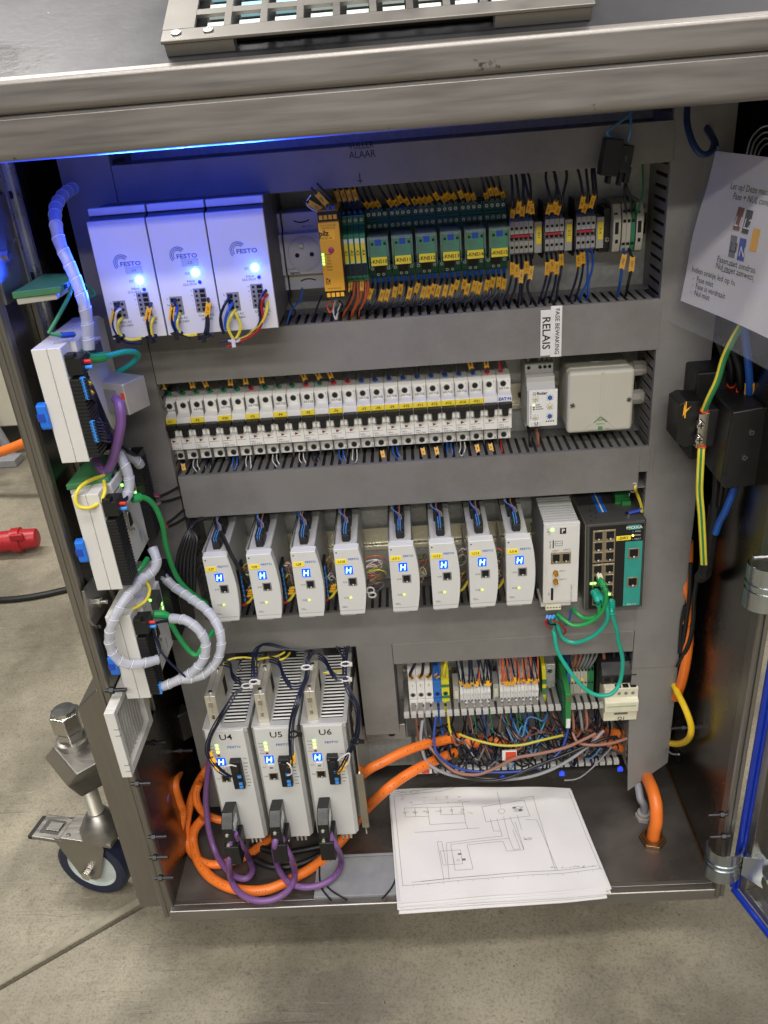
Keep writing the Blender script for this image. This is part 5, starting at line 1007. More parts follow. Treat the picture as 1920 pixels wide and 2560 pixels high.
# ground clamps and green boards between the strips and the contactor
t = thing('ground_terminal', 'green-yellow ground terminal right of the white terminal strips', 'ground terminal', (192, -50, -410))
part('body', M().ext([(0, 0), (0, 40), (10, 60), (42, 66), (42, -4)], 'X', 0, 6), 'ground_yellow', t, .4); part('band', M().box(-.2, 6.2, -.4, 8, 14, 26), 'ground_green', t); part('band', M().box(-.2, 6.2, -.5, 8, 34, 42), 'ground_green', t)
t = thing('end_clamp', 'zinc screw clamp between ground terminal and green board', 'end clamp', (199, -34, -398)); part('body', M().box(0, 15, 0, 28, 0, 46), 'plate_zinc', t, 1); screw(t, (6, 0, 34), 4.5)
t = thing('relay_board', 'slim green relay module standing edge-on beside the contactor', 'relay', (219, -98, -424))
part('board', M().ext([(0, 6), (2, 0), (90, -4), (90, 70), (30, 70), (4, 62)], 'X', 0, 8), 'pcb_green', t, .6); part('flap', M().ext([(8, 8), (10, 2), (60, 0), (70, 40), (40, 60), (12, 52)], 'X', -1.6, -.2), 'relay_green', t, .3); part('strip', M().box(1, 7, -.8, .4, 3, 20), 'label_white', t); part('lamp', M().box(2, 6, -.6, 0, 56, 59), 'mark_red', t)
t = thing('terminal_strip', 'row of slim beige terminals with brown and grey wires', 'terminal strip', (229, -52, -405))
for k in range(8):
    part('terminal', M().ext([(4, 0), (0, 10), (0, 40), (6, 56), (44, 60), (44, -4)], 'X', k*5, k*5+4.7), 'term_blue' if k == 0 else ('green_wire' if k in (6, 7) else 'beige'), t, .3)
    part('slot', M().box(k*5+1.2, k*5+3.6, 1.2, 6, 50, 54), 'hole', t); part('slot', M().box(k*5+1.2, k*5+3.6, -.4, .5, 28, 31), 'hole', t)
    if k in (1, 4): part('marker', M().box(k*5+.5, k*5+4.2, -1.2, .2, 34, 38), 'tag_yellow', t)
for k, (m, dx) in enumerate((('navy', -2), ('brown_wire', 3), ('brown_wire', 5), ('grey_wire', 6), ('grey_wire', 6), ('grey_wire', 7), ('grey_wire', 8))):
    x = 231+k*5; wire([(x, -48, -352), (x+1, -56, -340), (x+dx, -58, -322), (x+dx*2, -52, -290)], 2.0, m, f'{ORD[k]} from left of the wires above the slim beige terminals', 'wires of the slim beige terminals')
for k, (m, dx, dz) in enumerate((('brown_wire', 0, -6), ('grey_wire', 2, -4), ('brown_wire', -4, -2))):
    x = 233+k*11; wire([(x, -54, -402), (x+dx*.3, -74, -410), (x+dx*.5, -90, -424), (x+dx, -92, -432), (x+6, -84, -440+dz), (x+12, -76, -452)], 2.2, m, f'{ORD[k]} from left of the wires hooking below the slim beige terminals', 'wires of the slim beige terminals')
# contactor
t = thing('contactor', 'cream-fronted black contactor with handwritten Q1', 'contactor', (277, -85, -424))
part('base', M().box(-5, 47, 30, 82, 2, 92), 'black_soft', t, 1); part('top_block', M().ext([(8, 64), (2, 84), (14, 100), (80, 108), (80, 60)], 'X', -4, 46), 'black_soft', t, .8)
for q in range(3): part('screw_well', M().cyl((5+q*16, 5.2, 74), (5+q*16, 3.6, 73.6), 4.4, 14), 'hole', t)
fr = part('front', M().ext([(4, 0), (-4, 4), (-4, 22), (-9, 24), (-9, 42), (-2, 46), (-2, 62), (8, 64), (30, 64), (30, 0)], 'X', 0, 49), 'cream', t, .8)
part('print_line', M().box(3, 45, -9.5, -8.8, 35, 35.7), 'print_green', fr); part('slot', M().box(15, 35, -4.8, -3.8, 16, 19), 'print_grey', fr)
for q in range(3): part('screw_well', M().cyl((21+q*10, -2.3, 54), (21+q*10, -2.9, 54), 2.6, 12), 'mid_grey', fr); part('notch', M().box(16+q*11, 24+q*11, 0, 6, 61.5, 65), 'hole', fr)
txt('Q1', 6.5, 'print_black', t, (26, -4.6, 8), bold=.01)
for k, (dx, m) in enumerate(((3, 'brown_wire'), (18, 'navy'), (34, 'navy'), (45, 'cable_black'))):
    x = 277+dx; wire([(x, -60, -332), (x-1, -64, -320), (x-3, -60, -305), (x-4, -52, -285)], 2.6, m, f'{ORD[k]} from left of the wires into the contactor top', 'wires above the contactor')

# ================================================================== tangle in the open duct
tc = ['navy', 'cable_black', 'navy', 'grey_wire', 'cable_black', 'navy', 'brown_wire', 'cable_black', 'pale_blue_wire', 'cable_black', 'navy', 'navy']
for k in range(64):
    x0 = random.uniform(-10, 240); ln = random.uniform(35, 120); z0 = random.uniform(-500, -440); c = tc[k % 12]
    pts = [(x0, -40, z0+12)] + [(x0+ln*(i+1)/5, -60-random.uniform(0, 38), z0+random.uniform(-16, 16)) for i in range(4)] + [(min(x0+ln, 298), -38, z0+random.uniform(-6, 18))]
    nm_ = {'navy': 'navy', 'cable_black': 'black', 'grey_wire': 'grey', 'blue_wire': 'blue', 'brown_wire': 'brown', 'pale_blue_wire': 'pale blue', 'pink_wire': 'pink'}[c]
    stuff_wire('wire_tangle', pts, random.choice((1.0, 1.2, 1.6)), c, 5, 5)
def tg(pts, r, m, lab, zn='y6', cat='cable', group='cables of the open duct'):
    return wire(AA(zn, pts), r, m, lab, group, name='cable', cat=cat, n=10, seg=7)
tg([(235, 540, -80), (225, 660, -100), (260, 790, -115), (370, 860, -122), (520, 890, -122), (700, 900, -120), (900, 880, -120), (1080, 810, -112), (1240, 700, -100), (1340, 600, -88)], 2.4, 'grey_cable', 'long grey cable sagging across the open duct')
tg([(320, 500, -80), (305, 640, -100), (330, 750, -118), (450, 830, -124), (620, 855, -124), (820, 850, -122), (960, 810, -116), (1080, 720, -104), (1125, 580, -88)], 2.1, 'mid_blue', 'long dark blue wire sagging across the open duct')
tg([(240, 650, -96), (330, 760, -114), (430, 850, -126), (560, 870, -126), (680, 830, -124), (800, 770, -122), (960, 740, -120), (1120, 700, -112), (1290, 620, -98)], 2.4, 'pink_wire', 'long pinkish brown cable swinging across the open duct')
tg([(1150, 610, -88), (1180, 670, -100), (1260, 690, -108), (1380, 680, -104), (1480, 650, -92)], 2.3, 'pink_wire', 'short pinkish cable running right out of the open duct')
tg([(460, 625, -92), (560, 660, -106), (700, 690, -112), (830, 690, -112), (960, 660, -108), (1090, 630, -96)], 1.9, 'earth_wire', 'green-yellow earth cable sagging across the open duct')
tg([(280, 640, -90), (330, 780, -112), (440, 860, -124), (600, 905, -126), (750, 890, -126), (920, 820, -120), (1100, 750, -110), (1320, 660, -98), (1420, 640, -90)], 2.4, 'cable_black', 'long black cable sagging across the open duct')
tg([(1100, 905, -112), (1190, 890, -112), (1290, 810, -104), (1390, 700, -92)], 1.2, 'grey_wire', 'thin grey cable trailing toward the paper stack')
for q, (a, b, r_) in enumerate((((460, 650), (600, 690), 7.0), ((640, 655), (760, 680), 6.5), ((1230, 610), (1475, 720), 7.0), ((1210, 650), (1320, 625), 6.0), ((1390, 610), (1480, 620), 6.5))):
    tg([(a[0]-60, a[1]-6, -34), (a[0], a[1], -52), ((a[0]+b[0])/2, (a[1]+b[1])/2+4, -60), (b[0], b[1], -52), (b[0]+40, b[1]+30, -30)], r_, 'orange_cable', f'{ORD[q]} from left of the orange cable stretches deep in the open duct', group='orange cables deep in the open duct')
for q, (u, v, lab) in enumerate(((725, 893, 'blue cable tie tip above the paper stack'), (1085, 865, 'blue cable tie tip right of the paper stack top'), (1440, 838, 'blue cable tie tip by the right duct foot'))):
    p = A('y6', u, v, Y=-118+q*4); solo('cable_tie', M().box(p.x-4, p.x+4, p.y-2, p.y+2, p.z-3, p.z+3).box(p.x-2, p.x+2, p.y-3, p.y+1, p.z-1, p.z+6), 'tie_blue_glow', lab, 'cable tie', 'cable ties', bev=.6)
t = thing('cable_tag', 'orange-white cable label at the left end of the lowest duct rail', 'cable label', tuple(A('y6', 245, 845, Y=-96))); part('sleeve', M().box(-12, 12, -2, 2, -5, 5), 'label_white', t, .5); part('mark', M().box(-4, 8, -2.4, 2.2, -4, 4), 'ferrule_orange', t)
t = thing('cable_tag', 'orange-white cable label in the middle of the tangle', 'cable label', tuple(A('y6', 765, 750, Y=-108))); part('sleeve', M().box(-11, 11, -2, 2, -9, 9), 'label_white', t, .5); part('mark', M().box(-6, 10, -2.4, 2.2, -9.5, 8), 'ferrule_orange', t)

# ================================================================== thick orange and purple cables
ZF = ZB+8
def oc(pts, r, m, lab, grp):
    w, s = wire(pts, r, m, lab, grp, name='cable', cat='cable', n=14, seg=8)
    if r > 4: cprint(w, s, r, .05, .45); cprint(w, s, r, .6, .9)
    return w, s
g = 'thick orange cables'
oc(AA('y6', [(470, 640, -60), (330, 668, -84), (230, 690, -104), (110, 735, -122), (0, 790, -136)]) + AA('y5', [(1600, 210, -142), (1500, 300, -120), (1420, 420, -90)]), 7.2, 'orange_cable', 'upper orange cable leaving the open duct to the left', g)
oc(AA('y6', [(430, 735, -70), (330, 775, -96), (230, 820, -120), (110, 890, -140), (0, 975, -155)]) + [A('y5', u, v, Z=z) for u, v, z in ((1560, 560, -560), (1440, 720, -572), (1300, 880, ZF), (1150, 1010, ZF), (980, 1110, ZF), (780, 1200, ZF), (600, 1218, ZF), (420, 1180, ZF), (270, 1090, ZF), (175, 950, ZF), (140, 800, -575), (160, 700, -560), (225, 620, -545))], 7.6, 'orange_cable', 'lower orange cable sweeping round the cabinet floor under the servo drives', g)
oc(AA('y5', [(300, 60, -10), (280, 140, -60)])+[A('y5', u, v, Z=z) for u, v, z in ((250, 220, -470), (200, 290, -490), (130, 450, -520), (90, 640, -550), (85, 780, -572), (130, 900, ZF), (220, 980, ZF), (340, 1000, ZF), (460, 975, ZF), (580, 930, ZF), (680, 860, ZF), (770, 790, ZF), (860, 730, ZF))], 6.6, 'orange_cable', 'orange cable looping at the left end of the cabinet floor', g)
oc([A('y5', u, v, Z=z) for u, v, z in ((190, 330, -480), (165, 420, -495), (190, 520, -515), (260, 590, -535), (345, 625, -545), (420, 640, -548))], 6.0, 'orange_cable', 'short orange cable passing behind the plug of U4', g)
oc(AA('x2', [(1400, 790, 45), (1405, 830, 10), (1400, 860, -40)])+[A('x2', u, v, Z=z) for u, v, z in ( (1320, 1010, -460), (1350, 1180, -490), (1390, 1300, -520), (1350, 1480, -550), (1260, 1640, -575))], 6.4, 'orange_cable', 'orange cable in the dark corner beside the left wall', g)
g = 'purple bus cables'
oc([A('y5', u, v, Z=z) for u, v, z in ((300, 60, -395), (272, 190, -430), (250, 400, -480), (255, 560, -515), (275, 720, -545), (330, 900, -572), (420, 1040, ZF+12), (510, 1105, ZF+14), (590, 1110, ZF+14), (635, 1050, ZF+8), (610, 960, ZF)) ] + AA('y5', [(560, 870, -222), (505, 790, -232), (485, 740, -236)]), 4.6, 'purple_cable', 'purple cable from the drive side looping up into the plug of U4', g)
oc(AA('y5', [(460, 780, -238), (445, 880, -240), (440, 1000, -242)]) + [A('y5', u, v, Z=ZF+16) for u, v in ((450, 1100), (490, 1190), (570, 1265), (680, 1300), (800, 1290), (900, 1240), (965, 1160), (985, 1060))] + AA('y5', [(955, 950, -236), (905, 850, -238), (870, 770, -236)]), 4.6, 'purple_cable', 'purple cable linking the plugs of U4 and U5 in a long loop', g)
oc(AA('y5', [(830, 770, -238), (818, 860, -240)]) + [A('y5', u, v, Z=ZF+10) for u, v in ((830, 970), (870, 1070), (940, 1150), (1040, 1185), (1150, 1180), (1260, 1140), (1345, 1060), (1370, 960))] + AA('y5', [(1340, 870, -236), (1295, 790, -238), (1270, 740, -236)]), 4.6, 'purple_cable', 'purple cable linking the plugs of U5 and U6 in a loop', g)
oc([A('x2', u, v, Y=y) for u, v, y in ((1230, 800, 20), (1235, 900, -80), (1240, 1120, -160), (1210, 1280, -175), (1150, 1440, -190))], 4.2, 'purple_cable', 'purple cable in the dark corner by the left wall', g)
oc([A('y5', u, v, Z=ZF) for u, v in ((620, 820), (760, 880), (900, 900), (1050, 880), (1200, 850), (1290, 840))], 5, 'cable_black', 'black cable lying on the cabinet floor behind the purple loops', 'black floor cables')
oc([A('y5', u, v, Z=ZB+5) for u, v in ((600, 930), (760, 1010), (920, 1020), (1100, 970), (1250, 880))], 5, 'cable_black', 'black hose arc on the cabinet floor under the servo drives', 'black floor cables')
# grey lid and thin wires on it
p = [A('y5', 1290, 945, Z=ZB+6), A('y7', 130, 640, Z=ZB+6)]
gl = thing('grey_lid', 'flat grey plastic lid lying at the front of the cabinet floor', 'lid', (-90, -215, ZB))
part('panel', M().box(-74, 82, -29, 38, .3, 7), 'grey_lid', gl, 1); part('edge', M().box(-74, 82, 38.2, 42, .3, 9), 'grey_lid', gl, .6)
oc([A('y5', u, v, Z=ZB+9) for u, v in ((1190, 1010), (1190, 1100), (1210, 1200), (1290, 1300))], 1.2, 'cable_black', 'thin black wire curving over the left of the grey lid', 'thin wires on the grey lid')
oc([A('y5', u, v, Z=ZB+9) for u, v in ((1255, 1185), (1310, 1230), (1420, 1295))], 1.2, 'cable_black', 'thin black wire with bare end on the grey lid', 'thin wires on the grey lid')
oc([A('y7', u, v, Z=ZB+9) for u, v in ((135, 790), (100, 860), (40, 930))], 1.2, 'cable_black', 'thin black wire beside the left edge of the paper stack', 'thin wires on the grey lid')

# ================================================================== stack of circuit diagrams
cn = [A('y7', u, v, Z=ZB+16) for u, v in ((90, 205), (1300, 190), (1545, 850), (165, 960))]
ps = thing('paper_stack', 'stack of white A4 circuit diagrams lying on the cabinet floor', 'papers', tuple(sum(cn, Vector())/4 - Vector((0, 0, 15))))
def sheet(k, dx, dy, rz, zz, amp):
    def fn(a, b):
        p = cn[0].lerp(cn[1], a).lerp(cn[3].lerp(cn[2], a), b)
        q = p - (sum(cn, Vector())/4); q = Matrix.Rotation(rz, 3, 'Z') @ q + sum(cn, Vector())/4
        zc = ZB+zz + amp*(.8*math.sin(3.1*a+1)*math.sin(2.3*b+.4) + .35*math.sin(9*a+4*b)+.2*math.sin(17*a-11*b)) + (5 if k == 9 else 2)*max(0, 1-b*5)*math.sin(a*3.1) + 2*max(0, a-.8)*b*8
        return (q.x+dx, q.y+dy, zc)
    g = M().grid(fn, 26, 20); nv = len(g.v); return M().add(g.v+[(x, y, z-.5) for x, y, z in g.v], g.f+[tuple(reversed([i+nv for i in f])) for f in g.f]), fn
for k, (dx, dy, rz, zz, amp) in enumerate(((2, -1, .02, 2, .3), (-2, -9, -.012, 3.6, .4), (4, -6, .016, 5.2, .5), (-1, -11, -.01, 6.8, .6), (5, -3, .022, 8.4, .7), (-3, -8, -.018, 10, .8), (3, -5, .01, 11.6, .9), (0, -7, -.024, 13, 1.), (2, -3, .006, 14.4, 1.2), (0, 0, 0, 16.6, 2.2))):
    mb, fn = sheet(k, dx, dy, rz, zz, amp); wpart('sheet', mb, 'paper', ps)
# printed diagram on the top sheet: strokes follow the paper
inv = [A('y7', 0, 0, Z=ZB+16)]
P0, ex, ey = cn[0], cn[1]-cn[0], cn[3]-cn[0]
def ab(u, v):   # zoom spot -> sheet parameters (bilinear inverse)
    p = A('y7', u, v, Z=ZB+16); a = b = .5
    for _ in range(12):
        q = cn[0].lerp(cn[1], a).lerp(cn[3].lerp(cn[2], a), b); e = p-q
        da = (cn[1]-cn[0]).lerp(cn[2]-cn[3], b); db = (cn[3]-cn[0]).lerp(cn[2]-cn[1], a)
        det = da.x*db.y-da.y*db.x; a += (e.x*db.y-e.y*db.x)/det; b += (da.x*e.y-da.y*e.x)/det
    return a, b
INK = M()
def ink(pts, wd=.24):
    pp = []
    for (u, v), (u2, v2) in zip(pts[:-1], pts[1:]):
        (a, b), (a2, b2) = ab(u, v), ab(u2, v2); n = max(1, int(max(abs(a2-a)*26, abs(b2-b)*20)))
        pp += [Vector(fn(a+(a2-a)*i/n, b+(b2-b)*i/n)) for i in range(n)]
    a, b = ab(*pts[-1]); pp.append(Vector(fn(a, b)))
    for p, q in zip(pp[:-1], pp[1:]):
        d = q-p
        if d.length < .01: continue
        s = Vector((-d.y, d.x, 0)).normalized()*wd; z = Vector((0, 0, .45))
        INK.add([p-s+z, q-s+z, q+s+z, p+s+z], [(0, 1, 2, 3)])
ink([(120, 250), (180, 850)]); ink([(180, 845), (1510, 735)]); ink([(120, 250), (430, 225), (740, 150)]); ink([(125, 235), (620, 185)]); ink([(1290, 215), (1500, 735)])
ink([(190, 330), (400, 325), (580, 315)]); ink([(190, 330), (200, 390), (350, 385)]); ink([(260, 330), (268, 388)]); ink([(345, 328), (360, 440), (600, 425)]); ink([(430, 322), (435, 375), (590, 365)]); ink([(505, 320), (512, 370)]); ink([(578, 290), (600, 430), (615, 465), (690, 460)]); ink([(235, 312), (630, 285)]); ink([(260, 493), (615, 465)])
ink([(710, 318), (990, 275), (1030, 380), (735, 418), (710, 318)]); ink([(810, 225), (835, 320)]); ink([(960, 265), (1050, 250), (1200, 740)]); ink([(1000, 405), (1075, 405), (1215, 735)]); ink([(765, 400), (785, 480), (830, 480)]); ink([(808, 395), (845, 515), (470, 560), (490, 810)]); ink([(853, 385), (890, 530), (500, 570), (530, 745), (650, 735), (610, 575), (850, 550), (875, 618), (990, 605), (895, 385)]); ink([(945, 375), (975, 475)]); ink([(930, 420), (990, 600)]); ink([(890, 530), (920, 605), (965, 600), (915, 470)])
ink([(410, 552), (440, 550), (470, 700)]); ink([(410, 552), (455, 810)]); ink([(430, 615), (565, 605), (580, 700), (450, 710), (430, 615)]); ink([(510, 630), (525, 700)]); ink([(240, 822), (1480, 715)]); ink([(300, 815), (1400, 722)])
for c in ((193, 362), (262, 360), (345, 357), (430, 350), (505, 343), (580, 336), (840, 348), (550, 675)):
    r_ = 22 if c[0] == 840 else 9; ink([(c[0]+r_*math.cos(a), c[1]+r_*.8*math.sin(a)) for a in [i*.7854 for i in range(9)]])
for k in range(110):   # small print read as dashes
    u, v = random.choice(((random.choice((165, 225, 310, 390, 465, 545))+random.uniform(0, 8), random.uniform(250, 298)), (random.uniform(915, 975), random.uniform(315, 350)), (random.uniform(200, 640), random.choice((362, 357, 352))), (random.uniform(130, 350), random.uniform(218, 245)), (random.uniform(980, 1040), random.uniform(525, 540)), (random.uniform(1160, 1460), random.uniform(712, 722))))
    ink([(u, v), (u+random.uniform(8, 22), v-1.5)], .22)
for k in range(13): ink([(250+k*100, 842-k*8), (252+k*100, 850-k*8)])
for q in ((925, 325, 1.6), (560, 635, 1.4), (588, 672, 1.8), (965, 342, 2.2)): ink([(q[0]-12, q[1]), (q[0]+12, q[1]-2)], q[2])
wpart('printed_diagram', INK, 'print_grey', ps, smooth=False)
# ---- floor glands and the cables through them
gp = A('x7', 430, 555, Z=ZB+4); gl = thing('cable_gland', 'small grey plastic gland in the cabinet floor', 'cable gland', (gp.x, gp.y, ZB)); part('nut', M().cyl((0, 0, 0), (0, 0, 8), 13, 6).cyl((0, 0, 8), (0, 0, 14), 10, 18), 'gland_grey', gl, 1)
wire([(gp.x, gp.y, ZB-12), (gp.x, gp.y, ZB+24)]+[A('x7', u, v, Y=y) for u, v, y in ((400, 380, gp.y+4), (375, 250, gp.y+22), (345, 180, -84), (310, 90, -64), (290, 40, -55))], 6, 'grey_cable', 'grey cable rising from the small floor gland', name='cable', cat='cable', n=14, seg=7)
gp = A('x7', 520, 775, Z=ZB+4); gl = thing('cable_gland', 'brass gland nut in the cabinet floor round the orange cable', 'cable gland', (gp.x, gp.y, ZB)); part('nut', M().cyl((0, 0, 0), (0, 0, 6), 20, 6), 'bronze', gl, 1); part('rim', M().lathe([(15.5, 5), (15.5, 10), (12.5, 10), (12.5, 5)], (0, 0, 0), (0, 0, 1), 24), 'bronze', gl)
wire([(gp.x, gp.y, ZB-14), (gp.x+1, gp.y, ZB+20)]+[A('x7', u, v, Y=y) for u, v, y in ((555, 600, gp.y+2), (550, 430, gp.y+14), (512, 280, -128), (462, 165, -92), (430, 90, -72), (400, 20, -60))], 9.4, 'orange_cable', 'thick orange cable rising from the brass floor gland', name='cable', cat='cable', n=16, seg=8)
# ================================================================== left wall: rail, controllers, terminals
t = thing('mounting_rail', 'vertical zinc rail on the left wall behind the white controllers', 'rail', (XL, -167, -300), 'zinc mounting rails')
pr = [(0, -12), (7.5, -12), (7.5, -17.5), (6.5, -17.5), (6.5, -13), (1, -11), (1, 11), (6.5, 13), (6.5, 17.5), (7.5, 17.5), (7.5, 12), (0, 12)]
part('profile', M().ext([(a+.5, b) for a, b in pr], 'Z', 0, 735), 'rail_zinc', t)
for q in range(9): part('screw', M().cyl((1.5, 0, 40+q*80), (5, 0, 40+q*80), 4, 12), 'screw_dark', t)
def ioctl(k, z0, z1, lab):
    H = z1-z0; t = thing('io_controller', lab, 'controller', (-350, -252, z0), 'white controllers on the left wall'); D = 136
    part('housing', M().ext([(0, 0), (D, 0), (D, H-6), (D-12, H), (0, H)], 'X', 0, 15.6), 'white_plastic', t, 1)
    part('housing', M().ext([(0, 0), (D, 0), (D, H-6), (D-12, H), (0, H)], 'X', 15.9, 30), 'white_plastic', t, 1)
    part('top_step', M().box(16, 36, 26, 64, H-14, H-1), 'white_plastic', t, 1.5); part('face_step', M().box(29.5, 34, 34, 104, 6, H-18), 'white_plastic', t, 1)
    part('release_clip', M().ext([(-3, 40), (-5, 44), (-5, 66), (-1, 68), (4, 68), (4, 40)], 'X', -9, 1), 'clip_blue', t, 1); part('notch', M().box(-9.4, -2, -6, -2, 50, 58), 'relay_blue', t)
    c1 = part('connector', M().box(29, 41, 1.5, 27, 4, H-34), 'black', t, .6)
    n = int((H-42)/4)
    for q in range(n): cpart('iorib', 'rib', lambda: M().box(31, 42, .8, 26, 0, 1.6), 'black_soft', c1, (0, 0, 7+q*4))
    c3 = part('power_plug', M().box(29, 46, 3, 26, H-30, H-12), 'black', t, .8); part('latch', M().box(31, 40, 2, 12, H-12, H-8), 'black', c3, .5)
    for q, m in enumerate(('light_blue', 'ferrule_red')): part('ferrule', M().cyl((45, 12, H-25+q*6), (53, 12, H-25+q*6), 2.2, 10), m, c3)
    if k:
        c2 = part('connector', M().box(29, 44, 104, 132, 8+(k == 2)*2, H-2), 'black', t, .6)
        for q in range(int((H-20)/4)): cpart('iorib2', 'rib', lambda: M().box(31, 45, 103.4, 131, 0, 1.6), 'black_soft', c2, (0, 0, 12+q*4))
        db = part('serial_port', M().ext([(44, 54), (47, 74), (55, 74), (58, 54)], 'X', 34, 38), 'bright_metal', t, 1); part('insert', M().ext([(46.5, 56.5), (48.8, 71.5), (53.2, 71.5), (55.5, 56.5)], 'X', 37.6, 39), 'black', db)
        for z in (50, 78): part('screw', M().cyl((34, 51, z), (40, 51, z), 2.2, 6), 'bright_metal', t)
        txt('FESTO', 4, 'festo_blue', t, (34.3, 80, 24), Matrix(((0, 0, 1), (1, 0, 0), (0, 1, 0))).to_4x4() @ Matrix.Rotation(R(-90), 4, 'Z'), bold=.01)
        for q in range(2): part('lamp', M().box(33.8, 34.6, 94, 98, 66+q*7, 70+q*7), 'led_green', t, .3)
        for q in range(12): part('lamp_window', M().box(33.8, 34.4, 99, 102, 12+q*4.2, 14.6+q*4.2), 'light_grey', t)
    pj_ = part('network_port', M().box(28, 42, 60, 80, H-34, H-16), 'switch_grey', t, .6); part('lamp', M().box(33, 36, 58.8, 60, H-20, H-17), 'led_green', pj_, .3)
    return t
ioctl(0, 121, 244.5, 'top white controller on the left wall, with purple cable'); ioctl(1, -39, 83, 'middle white controller on the left wall, with bare serial port'); ioctl(2, -198, -75.3, 'bottom white controller on the left wall, behind the clear wraps')
def gterm(p, lab):
    t = thing('ground_terminal', lab, 'ground terminal', (XL+9, p.y, p.z), 'green ground terminals on the left rail')
    part('cap', M().ext([(-48, 0), (-52, 3), (-48, 9), (48, 9), (48, 0)], 'X', 0, 42) if 0 else M().ext([(0, -52), (0, 34), (44, 22), (44, -40)], 'Z', 3.4, 10), 'ground_green', t, .8)
    part('foot', M().ext([(2, -50), (2, 30), (38, 20), (38, -38)], 'Z', -3, 3.2), 'beige', t, .8)
    for q in range(3): part('slot', M().box(44, 44.6, -30+q*18, -22+q*18, 4.6, 8.6), 'hole', t)
    return t
gterm(A('x3', 440, 1360, X=-350), 'upper green ground terminal on the left rail'); gterm(A('y8', 800, 1320, X=-350), 'lower green ground terminal above the middle white controller')
def wrapc(zn, pts, r, lab, coil=15):
    P = spl(AA(zn, pts), 40); L = [0]
    for a, b in zip(P[:-1], P[1:]): L.append(L[-1]+(b-a).length)
    # even spacing along the run, then a stepped radius: each coil of the wrap overlaps the next
    tot = L[-1]; N = int(tot/1.5); Q = []; j = 0
    for i in range(N+1):
        d = tot*i/N
        while j < len(L)-2 and L[j+1] < d: j += 1
        f = (d-L[j])/max(L[j+1]-L[j], 1e-6); Q.append(P[j].lerp(P[j+1], f))
    o = solo('spiral_wrap', M().tube(Q, lambda t_: r*(1-.13*((t_*tot/coil) % 1.0)), 14, cap=False), 'wrap', lab, 'cable wrap', 'clear spiral cable wraps')
    e = M(); dk = M(); st = coil/1.5; q = 1
    while q*st < N-2:
        i = int(q*st); T_ = (Q[i+1]-Q[i-1]).normalized(); a_ = T_.orthogonal().normalized(); b_ = T_.cross(a_); c_ = Q[i]+T_*.6
        tilt = (a_*.25+b_*.1)
        for mm, rr, th_, off in ((e, r*.99, .3, 0), (dk, r*.95, .22, -1.0)):
            mm.tube([c_+T_*off+(a_*math.cos(x)+b_*math.sin(x))*rr+T_*(rr*.28*math.cos(x)) for x in [k*math.pi/9 for k in range(18)]], th_, 4, closed=True)
        q += 1
    wpart('coil_edge', e, 'wrap_edge', o); wpart('coil_gap', dk, 'grey_wire', o)
    wpart('inner_wires', M().tube([v for v in Q[::4]], r*.42, 8), 'grey_cable', o)
    return o
wrapc('x3', [(860, 300, -60), (760, 340, -75), (640, 410, -110), (560, 520, -140), (545, 650, -165), (585, 880, -185), (680, 1100, -195), (780, 1340, -205), (850, 1600, -210), (878, 1950, -215)], 6.6, 'long clear spiral wrap curving down past the power supplies')
wrapc('y8', [(1020, 1150, -190), (1090, 1280, -196), (1118, 1400, -200), (1105, 1500, -206), (1055, 1575, -214)], 6.3, 'clear spiral wrap above the middle white controller')
wrapc('y8', [(1090, 1160, -150), (1140, 1190, -150), (1190, 1225, -148), (1215, 1260, -146)], 6.2, 'short clear wrap end holding navy wires by the left duct')
wrapc('x1', [(765, 730, -190), (800, 830, -200), (780, 910, -206), (700, 985, -214)], 6.2, 'clear spiral wrap between middle and bottom controllers')
wrapc('x1', [(695, 975, -222), (600, 1080, -240), (490, 1230, -258), (410, 1400, -268), (395, 1540, -270), (450, 1670, -270), (560, 1730, -268), (690, 1720, -262), (810, 1690, -252)], 6.3, 'clear spiral wrap sweeping in front of the bottom controller')
wrapc('x1', [(930, 1335, -215), (1050, 1350, -222), (1160, 1430, -228), (1222, 1540, -232), (1210, 1670, -236), (1130, 1780, -240), (1000, 1860, -242), (850, 1925, -245)], 6.3, 'clear spiral wrap arching right of the bottom controller, inner one')
wrapc('x1', [(820, 930, -140), (940, 1050, -150), (1080, 1150, -165), (1230, 1260, -185), (1325, 1390, -200), (1358, 1540, -212), (1325, 1690, -222), (1230, 1800, -232), (1110, 1850, -240), (1010, 1858, -246)], 6.3, 'clear spiral wrap arching right of the bottom controller, outer one')
def lw(zn, pts, r, m, lab, grp=None, cat='cable', name='cable'): return wire(AA(zn, pts), r, m, lab, grp, name=name, cat=cat, n=10, seg=7)
g = 'green network cables at the left wall'
w, s = lw('y8', [(770, 330, -205), (850, 325, -200), (950, 305, -190), (1080, 275, -175), (1175, 280, -160), (1190, 320, -150), (1120, 390, -145), (1000, 470, -140), (930, 540, -135)], 3.1, 'teal_cable', 'dark green network cable bending right from the top controller', g); wband(w, s, 0, .2, 5.4, 'green_cable', 'boot', 10)
w, s = lw('x1', [(590, 300, -200), (690, 290, -190), (780, 360, -180), (850, 520, -170), (880, 700, -160), (940, 900, -150), (1030, 1050, -140), (1180, 1170, -130), (1290, 1230, -120)], 3.2, 'green_cable', 'green network cable descending from the middle controller to the motor controllers', g); wband(w, s, 0, .1, 5.2, 'green_cable', 'boot', 10)
w, s = lw('x1', [(770, 1300, -215), (880, 1310, -210), (930, 1390, -208), (1010, 1520, -205), (1090, 1620, -205), (1150, 1650, -205), (1190, 1590, -195), (1290, 1440, -170)], 3.2, 'green_cable', 'green network cable hanging from the bottom controller', g); wband(w, s, 0, .18, 5.2, 'green_cable', 'boot', 10)
